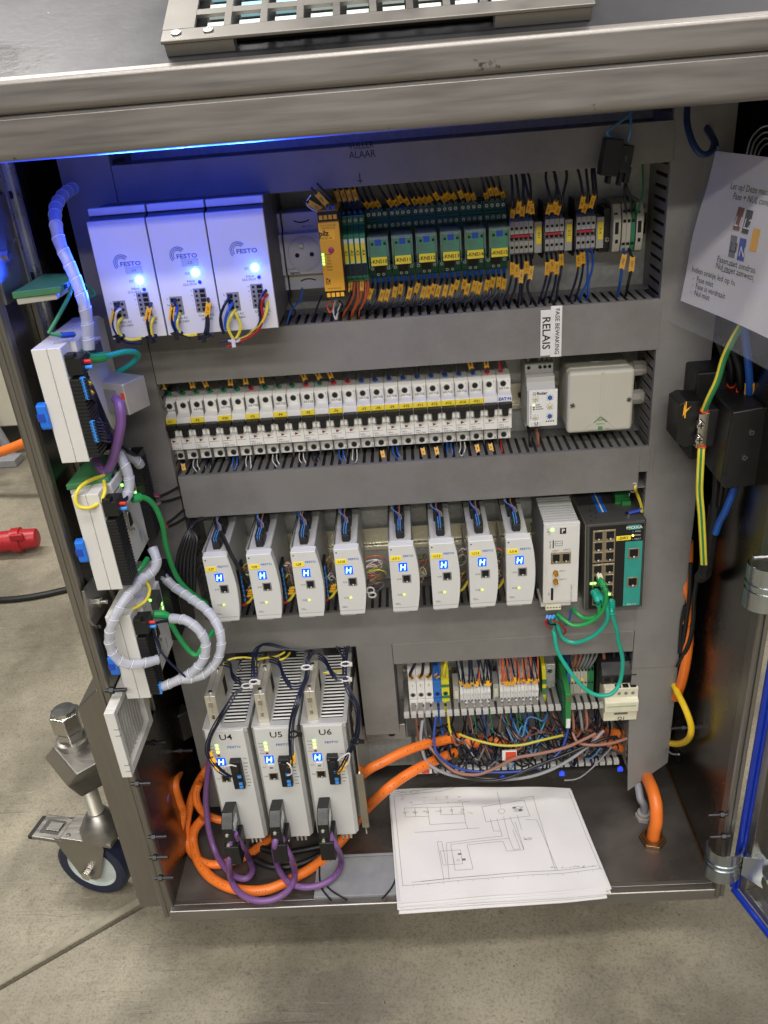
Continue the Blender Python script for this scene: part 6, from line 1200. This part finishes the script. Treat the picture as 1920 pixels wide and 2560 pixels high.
lw('x1', [(620, 950, -205), (680, 880, -195), (720, 820, -180)], 3.4, 'green_cable', 'short green cable behind the wrap of the middle controller', g)
t = thing('bus_connector', 'silver field-bus connector hood beside the top controller', 'connector', tuple(A('y8', 1000, 650, Y=-165)), rot=(0, 0, R(-28)))
part('hood', M().box(-18, 30, -14, 20, -16, 20), 'hood_metal', t, 1.5); part('face', M().box(-17, 17, -14.8, -13.8, -15, 12), 'bright_metal', t, .6); part('screw', M().cyl((-8, -14.8, 0), (-8, -17, 0), 5, 8), 'bright_metal', t); part('mark', M().box(24, 29, -14.4, -13.9, 3, 10), 'ferrule_orange', t)
lw('y8', [(1000, 680, -184), (1035, 740, -196), (1045, 880, -200), (1020, 1030, -202), (980, 1190, -204), (930, 1300, -206), (890, 1310, -206), (850, 1250, -200), (825, 1180, -192)], 5.4, 'purple_cable', 'purple cable hanging from the silver connector at the top controller')
g = 'green-yellow earth wires at the left wall'
lw('y8', [(900, 1345, -215), (780, 1385, -235), (690, 1450, -252), (652, 1540, -258), (680, 1610, -260), (770, 1622, -258), (855, 1580, -250), (905, 1490, -240), (900, 1390, -225)], 2.1, 'yellow_wire', 'yellow earth wire loop in front of the middle controller top', g, 'wire')
lw('x1', [(700, 1010, -215), (740, 1080, -218), (705, 1180, -226), (600, 1250, -236), (510, 1285, -240)], 2.0, 'yellow_wire', 'yellow earth wire curving to the bottom controller top', g, 'wire')
lw('x3', [(600, 1310, -190), (680, 1330, -195), (690, 1400, -205), (600, 1580, -225), (480, 1790, -240)], 2.0, 'green_wire', 'green-yellow earth wire slanting down from the upper ground terminal', g, 'wire')
lw('x3', [(640, 1300, -180), (780, 1290, -165), (900, 1350, -150), (935, 1410, -150), (880, 1435, -160)], 1.6, 'green_wire', 'thin green wire looping behind the long spiral wrap', g, 'wire')
w, s = lw('x3', [(500, 1795, -240), (600, 1810, -236), (740, 1800, -225)], 2.0, 'green_wire', 'green-yellow earth wire with ring lug on the top controller', g, 'wire'); wband(w, s, .55, .95, 3, 'relay_blue', 'lug')
# navy bundle of the top controller
for q in range(7):
    v = 510+q*27; u = 715+q*7
    w, s = wire([A('y8', u-12, v, X=-309), A('y8', u+30, v+4, X=-300)]+AA('y8', [(800+q*4, 570+q*24, -222), (880-q*3, 760+q*14, -210), (950+q*4, 920+q*10, -192), (1040, 1060+q*4, -168), (1110+q*5, 1160, -152)]), 1.25, 'navy', f'navy wire, {ORD[q]} of the upper bunch in the top controller side', 'navy wires of the top controller'); wband(w, s, 0, .12, 2.3, 'light_blue')
    if q in (1, 4): wtag(w, s, .26, 'N12', 'tag_yellow', L=8, wd=2.6)
    v = 885+q*26; u = 800+q*7
    w, s = wire([A('y8', u-12, v, X=-309), A('y8', u+30, v-2, X=-300)]+AA('y8', [(u+110, v+10, -214), (960+q*6, 940+q*14, -197), (1060+q*5, 1060+q*8, -172), (1140+q*6, 1170, -152)]), 1.25, 'navy', f'navy wire, {ORD[q]} of the lower bunch in the top controller side', 'navy wires of the top controller'); wband(w, s, 0, .14, 2.3, 'light_blue')
lw('y8', [(760, 650, -222), (800, 740, -218), (870, 880, -212), (970, 1030, -200)], 1.5, 'light_blue', 'light blue wire slanting down the top controller side', None, 'wire', 'wire')
w, s = lw('y8', [(835, 1100, -226), (900, 1080, -215), (960, 1050, -200)], 1.4, 'navy', 'navy wire with red ferrule at the foot of the top controller', None, 'wire', 'wire'); wband(w, s, 0, .3, 2.4, 'ferrule_red')
for zn, pts, nm in (('y8', [(690, 355, -232), (730, 340, -225), (770, 290, -218)], 'top'), ('x1', [(440, 345, -232), (500, 320, -224), (550, 280, -216)], 'middle'), ('x1', [(720, 1390, -228), (830, 1350, -222), (930, 1340, -216)], 'bottom')):
    for q in range(3): lw(zn, [(a, b+q*9, c+q) for a, b, c in pts], 1.3, 'navy', f'{("upper", "middle", "lower")[q]} navy wire from the power plug of the {nm} controller', f'power wires of the {nm} controller', 'wire', 'wire')
lw('x1', [(720, 1390, -230), (780, 1470, -232), (830, 1590, -236), (800, 1690, -245)], 1.5, 'navy', 'navy wire from the bottom controller into the sweeping wrap', None, 'wire', 'wire')
lw('x1', [(760, 1400, -230), (820, 1580, -238), (900, 1700, -244), (1050, 1840, -246)], 1.5, 'navy', 'navy wire crossing to the outer wrap end', None, 'wire', 'wire')
p = A('x1', 700, 1385, Y=-232); solo('plug', M().box(p.x-6, p.x+5, p.y-5, p.y+5, p.z-9, p.z+9), 'light_blue', 'light blue plug on the bottom controller', 'plug', bev=1)
p = A('x1', 820, 1935, Y=-246); solo('plug', M().box(p.x-4, p.x+4, p.y-4, p.y+4, p.z-7, p.z+7), 'light_blue', 'small light blue plug at the end of the inner wrap', 'plug', bev=1)
# black leads sweeping from the left duct towards the motor controllers
for q in range(6):
    lw('x1', [(1180+q*8, 470, -84), (1110-q*4, 540, -100), (1040+q*22, 640, -112), (985+q*30, 800, -120), (970+q*32, 960, -128), (985+q*28, 1080, -132), (1020+q*16, 1200, -134), (1050+q*14, 1330, -130)], 2.4, 'cable_black', f'black lead, {ORD[q]} from left, sweeping down beside controller -U7', 'black leads beside controller -U7')
for q, (a, b) in enumerate((((830, 280), (990, 200)), ((840, 330), (1010, 285)), ((890, 515), (1035, 395)), ((900, 545), (1055, 460)))):
    lw('x1', [(*a, -120), ((a[0]+b[0])/2, (a[1]+b[1])/2+5, -105), (*b, -86)], 1.9, 'cable_black', f'{ORD[q]} from top of the thin black leads running into the breaker duct', 'thin black leads into the breaker duct')
    for j, m in enumerate(('red_wire', 'blue_wire', 'pink_wire')):
        stuff_wire('loose_signal_wires', AA('x1', [(690+q*22, 240+q*(105 if q else 1)+j*9, -126), (760+q*20, 250+q*90+j*14, -124), (*a, -120)]), .9, m)
for q in range(10):
    p = A('y1', 140+q*10, 480+q*62, Y=-86)
# fan guard on the left wall
gz = [A('x2', u, v, X=-344) for u, v in ((825, 350), (1130, 195), (1190, 410), (1000, 820))]
t = thing('filter_grille', 'white louvred filter grille on the left wall below the controllers', 'filter grille', (XL, -232, -296))
H_, D_ = 104, 104
fr = M(); D2 = D_/2
fr.box(1, 14, -D2, -D2+9, 0, H_).box(1, 14, D2-14, D2, 0, H_).box(1, 14, -D2+9, D2-14, H_-9, H_).box(1, 14, -D2+9, D2-14, 0, 13)
part('frame', fr, 'white_plastic', t, 1); part('back', M().box(.5, 2, -D2+4, D2-4, 4, H_-4), 'black_soft', t)
for q in range(9):
    y = -D2+12+q*8.2; part('slat', M().add([(3, y, 12), (3, y+2.4, 12), (9, y+2.4, 12), (9, y, 12), (3, y, 50), (3, y+2.4, 50), (9, y+2.4, 50), (9, y, 50)], [(0,1,2,3),(7,6,5,4),(0,4,5,1),(1,5,6,2),(2,6,7,3),(3,7,4,0)]), 'light_grey', t, .4)
    part('slat', M().add([(3, y, 50), (3, y+2.4, 50), (9, y+2.4, 50), (9, y, 50), (3, y+6, H_-9), (3, y+8.4, H_-9), (9, y+8.4, H_-9), (9, y+6, H_-9)], [(0,1,2,3),(7,6,5,4),(0,4,5,1),(1,5,6,2),(2,6,7,3),(3,7,4,0)]), 'light_grey', t, .4)
for z in (20, 78): part('clip_mark', M().box(8, 14.3, -D2-.2, -D2+3, z, z+.8).box(8, 14.3, -D2-.2, -D2+3, z-10, z-9.2), 'print_grey', t)

# ================================================================== outside left: leveller arm and caster
cs = thing('caster_wheel', 'braked swivel caster with dark blue tyre outside the cabinet', 'caster', (-518, -104, FLOOR))
sx, sy = 0, 0
fwd = Vector((-.22, -.975, 0)).normalized(); sd = Vector((-fwd.y, fwd.x, 0))*-1
wc = Vector((-30, 6, 62.5))
prof_t = [(44, -15), (56, -17), (61, -14), (62.5, -6), (62.5, 6), (61, 14), (56, 17), (44, 15)]
def ringlathe(prof, o, ax, n=40):
    o, d = Vector(o), Vector(ax).normalized(); a = d.orthogonal().normalized(); b = d.cross(a)
    return M().rings([[o+d*h+(a*math.cos(2*math.pi*i/n)+b*math.sin(2*math.pi*i/n))*r for i in range(n)] for r, h in prof], closed=True)
part('tyre', ringlathe(prof_t, wc, fwd), 'tyre_blue', cs); part('rim', ringlathe([(12, -14), (40, -10), (45, -15), (45, 15), (40, 10), (12, 14)], wc, fwd), 'rim_pale', cs)
part('hub', M().cyl(wc-fwd*17, wc+fwd*17, 14, 24), 'rim_grey', cs, 1)
def fork(sg):
    o = wc+fwd*sg*21; m = M(); pts = [(-42, 70), (46, 70), (44, 58), (18, -14), (8, -18), (-8, -18), (-18, -12), (-42, 58)]
    vs = [o+sd*a+Vector((0, 0, b)) for a, b in pts]; n = len(vs); th = fwd*2*sg
    return m.add(vs+[v+th for v in vs], [tuple(range(n)), tuple(range(2*n-1, n-1, -1))]+[(i, (i+1) % n, n+(i+1) % n, n+i) for i in range(n)])
part('fork', fork(1), 'chrome' if 0 else 'steel', cs, .8); part('fork', fork(-1), 'steel', cs, .8)
bt = part('axle_bolt', M().cyl(wc+fwd*23, wc+fwd*33, 9.5, 6), 'bright_metal', cs, 1)
def quadbox(c, hx, hy, z0, z1):
    vs = [c+sd*a+fwd*b+Vector((0, 0, z)) for z in (z0, z1) for a, b in ((-hx, -hy), (hx, -hy), (hx, hy), (-hx, hy))]
    return M().add(vs, [(0,1,2,3),(7,6,5,4),(0,4,5,1),(1,5,6,2),(2,6,7,3),(3,7,4,0)])
pc_ = Vector((wc.x, wc.y, 0))
hp = part('top_plate', quadbox(pc_-sd*14, 46, 26, 131, 138), 'steel', cs, 2)
for a in (-50, 20): part('rivet', M().lathe([(4, 0), (3.4, 1.6), (0, 2)], pc_+sd*a+fwd*18+Vector((0, 0, 138)), (0, 0, 1), 14), 'bright_metal', cs)
bp = part('brake_pedal', quadbox(pc_+sd*60, 28, 24, 122, 129), 'steel', cs, 2); part('recess', quadbox(pc_+sd*62, 17, 14, 129, 129.5), 'switch_grey', bp); part('tab', quadbox(pc_+sd*58, 12, 9, 129.3, 132), 'steel', bp, 1); part('grip', quadbox(pc_+sd*91, 6, 22, 119, 126), 'black_soft', bp, 1)
part('cone', M().lathe([(33, 138), (33, 150), (17, 178), (13, 181), (0, 181)], (0, 0, 0), (0, 0, 1), 32), 'steel', cs)
part('stem', M().tube([(0, 0, 178+i*1.25) for i in range(112)], lambda t_: 12.2 if int(t_*111) % 2 else 10.8, 18), 'bright_metal', cs, ang=80) if 0 else part('stem', M().tube([(0, 0, 176+i*2.2) for i in range(66)], lambda t_: 12.4 if round(t_*65) % 2 else 9.6, 18), 'hood_metal', cs)
for z0, z1, r_ in ((333, 352, 20), (354, 384, 23)): part('nut', M().cyl((0, 0, z0), (0, 0, z1), r_, 6), 'bright_metal', cs, 2)
part('stem_cap', M().lathe([(17, 384), (16, 389), (0, 390)], (0, 0, 0), (0, 0, 1), 28), 'bright_metal', cs)
ar = thing('leveller_arm', 'square stainless bracket arm carrying the caster stem', 'bracket arm', (-500, -120, -440))
T = [Vector((-547.6, -111.9, -395)), Vector((-490.3, -172.6, -395)), Vector((-476, -148, -395)), Vector((-533, -87.3, -395))]
dr = (T[3]-T[0]).normalized(); T[2] = T[1]+dr*150+Vector((60, 0, 0)); T[3] = T[0]+dr*150+Vector((60, 0, 0))
Bt = [Vector((-576, -96, -430)), Vector((-519, -157.4, -430))]; lowz = -448
bot = [T[0]+Vector((-8, 8, -52)), T[1]+Vector((-8, 8, -52)), T[2]+Vector((0, 0, -52)), T[3]+Vector((0, 0, -52))]
wpart('tube', M().add(T+[Bt[0], Bt[1]]+bot, [(0, 1, 2, 3), (0, 4, 5, 1), (4, 6, 7, 5), (1, 5, 7, 8, 2), (3, 9, 6, 4, 0), (2, 8, 9, 3), (6, 9, 8, 7)]), 'steel', ar, 2)
wpart('collar', M().lathe([(24, -396), (24, -386), (20, -384), (0, -384)], (-518, -104, 0), (0, 0, 1), 28), 'steel', ar)
cx0 = -424
wpart('side_column', M().add([(cx0, FY+14, -600), (XL-17.6, FY+14, -600), (XL-17.6, FY+14, -196), (XL-24, FY+14, -194), (cx0, FY+14, -221)]+[(cx0, 40, -600), (XL-17.6, 40, -600), (XL-17.6, 40, -196), (XL-24, 40, -194), (cx0, 40, -221)], [(0,1,2,3,4), (9,8,7,6,5)]+[(i, (i+1) % 5, 5+(i+1) % 5, 5+i) for i in range(5)]), 'steel_v', cab, 1.5)
# ---- things on the hall floor behind, at the far left
t = thing('red_plug', 'red industrial plug lying on the floor at far left', 'plug', (-1110, 1090, FLOOR))
ax = Vector((1, .12, 0)).normalized(); o = Vector((-170, -20, 46))
part('body', M().lathe([(14, 0), (27, 16), (31, 60), (31, 100), (37, 102), (37, 126), (31, 128), (28, 170), (21, 174)], o, ax, 24), 'plug_red', t); part('flap', M().box(-60, -20, -44, -30, 62, 82), 'plug_red', t, 4)
wire([(-1700, 980, FLOOR+8), (-1400, 900, FLOOR+8), (-1150, 820, FLOOR+8), (-950, 850, FLOOR+8), (-700, 1000, FLOOR+8), (-500, 1150, FLOOR+8)], 9, 'cable_black', 'black cable lying on the hall floor at far left', name='cable', cat='cable', n=10)
wire([(-1800, 1500, FLOOR+220), (-1600, 1500, FLOOR+150), (-1450, 1480, FLOOR+155), (-1300, 1450, FLOOR+190), (-1100, 1450, FLOOR+260)], 16, 'orange_cable', 'orange hose beside the machine frame at far left', name='hose', cat='hose', n=12)
t = thing('machine_frame', 'pale machine frame with grey legs standing behind at far left', 'machine', (-1750, 2000, FLOOR))
part('box', M().box(-500, 340, -150, 400, 120, 430), 'beige', t, 6); part('leg', M().tube(spl([(-60, -220, 0), (60, -240, 60), (160, -240, 180), (220, -240, 330)], 8), 20, 12), 'grey_cable', t); part('leg', M().tube([(260, -180, 0), (200, -200, 250)], 18, 12), 'grey_cable', t)
part('foot', M().box(-250, 300, -260, -190, 0, 30), 'grey_cable', t, 4)

# ================================================================== right wall: terminal blocks, leads, document
t = thing('terminal_block', 'large black two-screw terminal block on the right wall', 'terminal block', (366, -195, 12))
part('housing', M().ext([(0, 8), (6, 0), (43, 2), (43, 94), (36, 97), (4, 93)], 'Y', 0, 90), 'black', t, 2); part('rear_tier', M().box(-14, 40, 70, 130, 6, 116), 'black', t, 3)
for x, z in ((27, 68), (23, 38)): screw(t, (x, 0, z), 3)
for z in (86, 20): part('fixing_hole', M().cyl((3, -.2, z), (3, -.8, z), 2.4, 12), 'hole', t)
t = thing('earth_terminal', 'black earth terminal with bright clamp screws and yellow arrow label', 'earth terminal', (326, -150, 44))
part('holder', M().ext([(0, 10), (0, 56), (8, 60), (28, 58), (30, 44), (22, 40), (22, 18), (28, 8), (12, 2)], 'Y', 0, 40), 'black', t, 1); part('insulator', M().box(32, 46, -6, 30, 4, 50), 'black_soft', t, 1.5)
part('clamp_bar', M().box(22, 34, -6, 4, 3, 46), 'bright_metal', t, 1)
for z in (34, 16): part('clamp_screw', M().cyl((23, -6, z), (23, -13, z), 5, 14), 'bright_metal', t, .8); part('cross_slot', M().box(19.5, 26.5, -13.3, -12.9, z-.7, z+.7).box(22.3, 23.7, -13.35, -12.95, z-3.5, z+3.5), 'screw_dark', t)
part('arrow_label', M().add([(5, -.5, 42), (14, -.5, 54), (8, -.5, 50), (6, -.5, 58)], [(0, 1, 2, 3)]).box(7, 8.2, -1.2, -.3, 40, 60), 'tag_orange', t)
g = 'leads at the right wall terminals'
def rw(zn, pts, r, m, lab, name='wire', cat='wire', grp=g): return wire(AA(zn, pts), r, m, lab, grp, name=name, cat=cat, n=10, seg=7)
def stripe(s, r, m, w, side):
    vs = M(); T0 = None
    q = []
    for i, p in enumerate(s):
        T = (s[min(i+1, len(s)-1)]-s[max(i-1, 0)]); T, B, N = basis(T, p); q.append(p+B*r*side*.55+N*r*.35)
    wpart('stripe', vs.tube(q, r*.62, 8), m, w)
w, s = rw('x5', [(500, 670, -158), (545, 560, -165), (620, 400, -170), (680, 200, -172), (760, 30, -176), (830, -90, -178)], 3.4, 'green_wire', 'thick green-yellow earth lead rising from the earth terminal'); stripe(s, 3.4, 'yellow_wire', w, 1); wband(w, s, 0, .05, 5, 'ferrule_orange')
w, s = rw('x5', [(480, 985, -158), (475, 1060, -160), (465, 1250, -160), (462, 1400, -158), (478, 1600, -156), (490, 1820, -152), (500, 2030, -148)], 3.4, 'green_wire', 'thick green-yellow earth lead dropping from the earth terminal'); stripe(s, 3.4, 'yellow_wire', w, 1); stripe(s, 3.4, 'yellow_wire', w, -1.3); wband(w, s, 0, .06, 5.2, 'ferrule_orange')
w, s = rw('x5', [(895, 560, -150), (905, 430, -158), (890, 200, -165), (865, 0, -170), (850, -120, -170)], 4.2, 'blue_wire', 'thick blue lead rising from the large black terminal block'); wband(w, s, 0, .1, 5.4, 'ferrule_orange'); wtag(w, s, .18, None, L=9, wd=5)
w, s = rw('x5', [(775, 1215, -160), (780, 1310, -165), (745, 1420, -166), (690, 1560, -160), (640, 1650, -152), (600, 1760, -148)], 4.4, 'blue_wire', 'thick blue lead running down into the black conduit'); wtag(w, s, .1, None, L=7, wd=5.5)
for q, (u, v) in enumerate(((825, 490), (745, 440), (678, 390))):
    w, s = rw('x5', [(u, v, -140+q*14), (u, v-60, -146+q*14), (u-10+q*5, v-200, -150+q*14), (u-60, v-380, -145+q*14)], 4, 'cable_black', f'thick black lead, {ORD[q]} from right, into the black terminal block'); wband(w, s, 0, .12, 5.2, 'ferrule_orange')
for q in range(3): rw('x5', [(720-q*55, 1180, -150), (710-q*50, 1320, -150), (680-q*40, 1460, -145), (640-q*25, 1620, -140)], 4.2, 'cable_black', f'thick black lead, {ORD[q]} from right, below the black terminal block')
w, s = rw('x5', [(605, 1500, -140), (590, 1640, -140), (560, 1780, -140), (540, 1920, -140), (515, 2050, -138), (500, 2120, -130), (470, 2150, -110)], 8.4, 'black_rubber', 'black spiral conduit bending behind the right duct', 'conduit', 'conduit', None)
for q in range(5): i = int((.2+q*.15)*(len(s)-1)); wpart('rib', M().tube([s[i], s[i].lerp(s[i+1], .35)], 8.8, 10), 'black', w)
for zn, pts, r_, lab in (('x6', [(720, -100, -70), (715, 120, -74), (690, 300, -78), (735, 460, -86), (700, 640, -90)], 6, 'orange cable strip seen right of the tall duct, upper'), ('x6', [(720, 560, -84), (715, 800, -92), (690, 1000, -96), (650, 1180, -92), (600, 1300, -80)], 7, 'orange cable strip seen right of the tall duct, lower')):
    rw(zn, pts, r_, 'orange_cable', lab, 'cable', 'cable', 'orange cables right of the tall duct')
for q, pts in enumerate(([(800, 200, -100), (770, 400, -100), (760, 620, -100), (720, 820, -100), (620, 1020, -92)], [(740, 100, -90), (730, 350, -94), (700, 600, -96), (660, 900, -90)], [(690, 480, -88), (660, 640, -88), (640, 900, -86)])):
    rw('x6', pts, 3, 'cable_black', f'black lead, {ORD[q]} from right, hanging beside the tall right duct', 'cable', 'cable', 'black leads beside the tall right duct')
rw('x6', [(500, 1000, -50), (560, 1130, -66), (620, 1255, -100), (690, 1400, -126), (738, 1540, -138), (735, 1630, -138), (690, 1690, -120), (610, 1712, -92), (520, 1695, -70), (440, 1660, -50)], 4.6, 'yellow_cable', 'yellow cable bulging out below the right duct', 'cable', 'cable', None)
rw('x6', [(520, 1760, -86), (570, 1800, -110), (632, 1805, -130)], 1.3, 'grey_wire', 'thin grey wire end poking out by the right duct foot', grp=None)
# upper right: hole with blue leads
rw('x4', [(350, 110, -90), (350, 250, -110), (400, 420, -130), (480, 520, -135), (560, 500, -130), (590, 420, -110)], 3.4, 'dark_blue', 'dark blue lead looping behind the paper notice'); rw('x4', [(430, 170, -60), (520, 280, -80), (590, 400, -105), (600, 470, -118)], 3.6, 'dark_blue', 'dark blue lead coming out of the wall opening')
for q in range(4): rw('x4', [(880+q*35, 520, -150), (920+q*30, 380+q*30, -130), (1000+q*20, 290+q*45, -120), (1070+q*10, 265+q*60, -130)], .8, 'white_wire', f'thin white cord, {ORD[q]} from left, behind the paper notice')
# notice: paper in a clear sleeve hanging off the right duct, running back to front
d2 = Vector((math.cos(R(80)), -math.sin(R(80)), 0)); pe = [A('x4', u, v, Y=-97) for u, v in ((605, 490), (530, 800), (450, 1050), (385, 1300), (345, 1550), (290, 1825))]
zt, zb_ = pe[0].z, pe[-1].z
def edge(t_):
    f = t_*(len(pe)-1); i = min(int(f), len(pe)-2); return pe[i].lerp(pe[i+1], f-i)
def pap(a, b, lift=0):
    e = edge(b); bend = -7*math.sin(a*2.4)*(.4+.6*b); n = Vector((-d2.y, d2.x, 0))*-1
    return e + d2*(a*205) + n*(bend+lift)
doc = thing('paper_notice', 'white notice with coloured L1 L2 L3 N marks in a clear sleeve', 'notice', tuple(pe[-1]))
def twosided(fn_, nu, nv, th):
    g_ = M().grid(lambda a, b: fn_(a, b), nu, nv); n = len(g_.v); nn = Vector((-d2.y, d2.x, 0))*th
    return M().add(g_.v+[tuple(Vector(v)+nn) for v in g_.v], g_.f+[tuple(reversed([i+n for i in f])) for f in g_.f])
wpart('paper', twosided(pap, 20, 16, .4), 'paper', doc)
def slv(a, b): return pap(-.16+a*1.2, -.02+b*1.2 if b < .83 else -.02+b*1.2, .8)
def slv2(a, b):
    bb = b*1.16; e = edge(min(bb, 1)) + (Vector((pe[-1]-pe[-2]))*(bb-1)*5 if bb > 1 else Vector()); n = Vector((-d2.y, d2.x, 0))*-1; aa = -.13+a*1.13
    return e + d2*(aa*205) + n*(-7*math.sin(max(aa, 0)*2.4)*(.4+.6*bb)+1.2)
wpart('clear_sleeve', twosided(slv2, 20, 18, .3), 'sleeve_clear', doc)
def surf(u, v):   # zoom spot on the notice -> (a,b), by search
    best = None; a = b = .5
    px = lambda P: (lambda d: (960+F_PX*d.dot(RT)/d.dot(FW), 1280-F_PX*d.dot(UP)/d.dot(FW)))(Vector(P)-CV)
    tx, ty = 1620+u*.28037, 240+v*.28037
    for _ in range(30):
        p0 = px(pap(a, b)); pa = px(pap(a+.01, b)); pb = px(pap(a, b+.01))
        J = ((pa[0]-p0[0])/.01, (pb[0]-p0[0])/.01, (pa[1]-p0[1])/.01, (pb[1]-p0[1])/.01); e = (tx-p0[0], ty-p0[1]); dt = J[0]*J[3]-J[1]*J[2]
        a += .7*(J[3]*e[0]-J[1]*e[1])/dt; b += .7*(-J[2]*e[0]+J[0]*e[1])/dt; b = min(max(b, .0), .99)
    return a, b
def ptxt(s, u0, v0, h, m='print_black', align='LEFT', bold=0.):
    a, b = surf(u0, v0); p = pap(a, b, 1.0); p2 = pap(a+.1, b, 1.0); up_ = (pap(a, max(b-.03, 0), 1)-pap(a, min(b+.03, .99), 1)).normalized(); T = (p2-p).normalized(); N = T.cross(up_).normalized(); U = N.cross(T)
    R3 = Matrix((T, U, N)).transposed().to_4x4(); TX.append((s, h, m, doc, Matrix.Translation(p*.001-doc.location) @ R3, bold, align, 'lettering', 1.0))
def pquad(us, m, nm='colour_mark'):
    q = [pap(*surf(u, v), .8) for u, v in us]; wpart(nm, M().add(q, [(0, 1, 2, 3)]), m, doc, smooth=False)
ptxt('Let op! Deze machine heeft een', 745, 800, 6.4); ptxt('Fase + NUL controle', 768, 890, 6.4)
mat('mark_brown', '#7a3d14', .6); mat('mark_grey', '#6e7078', .6)
pquad([(815, 985), (870, 1000), (818, 1205), (760, 1190)], 'mark_brown'); pquad([(888, 1010), (948, 1025), (895, 1235), (838, 1218)], 'print_black'); pquad([(950, 1175), (1010, 1193), (970, 1392), (908, 1375)], 'tag_orange'); pquad([(748, 1237), (805, 1252), (775, 1447), (720, 1430)], 'mark_grey'); pquad([(828, 1262), (886, 1278), (858, 1477), (797, 1460)], 'relay_blue')
ptxt('L1', 782, 1115, 10, 'print_white'); ptxt('L2', 862, 1138, 10, 'print_white'); ptxt('L3', 738, 1345, 10); ptxt('N', 820, 1385, 10, 'print_white')
pquad([(965, 1215), (970, 1216), (960, 1290), (955, 1289)], 'print_black'); pquad([(935, 1283), (978, 1294), (976, 1303), (933, 1292)], 'print_black'); pquad([(936, 1310), (968, 1318), (966, 1326), (934, 1318)], 'print_black'); pquad([(938, 1330), (958, 1336), (956, 1344), (936, 1338)], 'print_black')
ptxt('Fasen niet omdraaien', 625, 1450, 6.6); ptxt('Nul moet aanwezig zijn', 612, 1510, 6.6); ptxt('Indien oranje led op het fase bewakings relais is:', 398, 1540, 6.4); ptxt('-  Fase mist', 408, 1620, 6.2); ptxt('-  Fase is verdraait', 398, 1680, 6.2); ptxt('-  Nul mist', 386, 1740, 6.2)
pquad([(718, 1500), (778, 1516), (777, 1522), (717, 1506)], 'print_black'); pquad([(660, 1556), (742, 1580), (741, 1586), (659, 1562)], 'print_black')
# ================================================================== right edge: door, seal, clamps
dd = Vector((.283, -.959, 0)); dn = Vector((.959, .283, 0)); h0 = Vector((428, -268, 0))
dr_ = thing('cabinet_door', 'opened stainless cabinet door at the right edge', 'door', tuple(h0+Vector((0, 0, -575))))
def dbox(a0, a1, n0, n1, z0, z1): return M().add([h0+dd*a+dn*n+Vector((0, 0, z)) for a in (a0, a1) for n in (n0, n1) for z in (z0, z1)], [(0,1,3,2),(4,6,7,5),(0,4,5,1),(2,3,7,6),(0,2,6,4),(1,5,7,3)])
wpart('panel', dbox(2, 420, 16, 18, -566, 425), 'steel_v', dr_); wpart('rim', dbox(0, 12, 2, 20, -572, 425), 'steel_v', dr_, 1); wpart('rim', dbox(12, 420, 2, 18, -572, -560), 'steel', dr_, 1)
sl_ = thing('door_seal', 'dark blue rubber seal round the opened door', 'door seal', tuple(h0+Vector((-4, 2, -575))))
wpart('strip', M().tube([(424, -262, z) for z in range(-572, 420, 40)], 4.2, 12), 'seal_blue', sl_); wpart('strip', M().tube([h0+dd*a+Vector((-2, 0, -577)) for a in range(-4, 420, 30)], 4.6, 12), 'seal_blue', sl_); wpart('lip', M().tube([(429.5, -265, z) for z in range(-572, 420, 40)], 2.6, 10), 'seal_blue', sl_)
def clamp(z0, z1, lab, up):
    t = thing('pipe_clamp', lab, 'clamp', (402, -268, z0), 'zinc clamps on the cabinet edge'); H = z1-z0
    pr = []
    for i in range(17):
        a = R(150+i*(210/16)); pr.append((24*math.cos(a), 20*math.sin(a)))
    inner = [(x*.92, y*.92) for x, y in reversed(pr)]
    for za, zb2, k in ((0, H*.42, 1), (H*.42, H*.5, .94), (H*.5, H*.58, 1), (H*.58, H*.66, .94), (H*.66, H, 1)):
        part('band', M().ext([(x*k, y*k) for x, y in pr+inner], 'Z', za, zb2), 'zinc_clamp', t)
    if up:
        for dx, dz in ((-4, H+5), (12, H+12)): part('bolt', M().cyl((dx-14, 4, dz), (dx+16, 4, dz), 3.2, 10), 'screw_metal', t)
    else:
        part('ear', M().add([(22, -10, H*.75), (60, -26, H*.95), (70, -20, H*.6), (70, -20, -8), (60, -26, -16), (22, -10, H*.1)]+[(22, -6, H*.75), (60, -22, H*.95), (70, -16, H*.6), (70, -16, -8), (60, -22, -16), (22, -6, H*.1)], [(0,1,2,3,4,5), (11,10,9,8,7,6)]+[(i, (i+1) % 6, 6+(i+1) % 6, 6+i) for i in range(6)]), 'zinc_clamp', t, .6)
        part('ear_plate', M().add([(24, -10, H*.75), (64, -28, H*1.0), (76, 0, H*1.0), (36, 10, H*.8)], [(0, 1, 2, 3)]), 'zinc_clamp', t); part('bolt', M().cyl((52, -32, 18), (52, -12, 18), 7, 6).cyl((60, -40, 10), (60, -12, 10), 4, 10), 'bright_metal', t)
clamp(-98, -44, 'upper zinc clamp round the cabinet edge at right', True); clamp(-536, -484, 'lower zinc clamp with ear round the cabinet edge at right', False)
flush_stuff({'loose_signal_wires': 'thin many-coloured signal wires curling between the controllers', 'wire_tangle': 'tangle of thin dark wires filling the open lower duct', 'terminal_wires': 'thin tagged navy and orange wires crowding the white terminal strips'})
flush_text()
# opened-out check that every label points at one thing (only prints)
seen = {}
for o in SC.objects:
    if o.parent is None and 'label' in o: seen.setdefault(o['label'], []).append(o)
for l, os_ in seen.items():
    if len(os_) > 1 and len({o.get('group') for o in os_}) > 1: print('DUP LABEL', l)
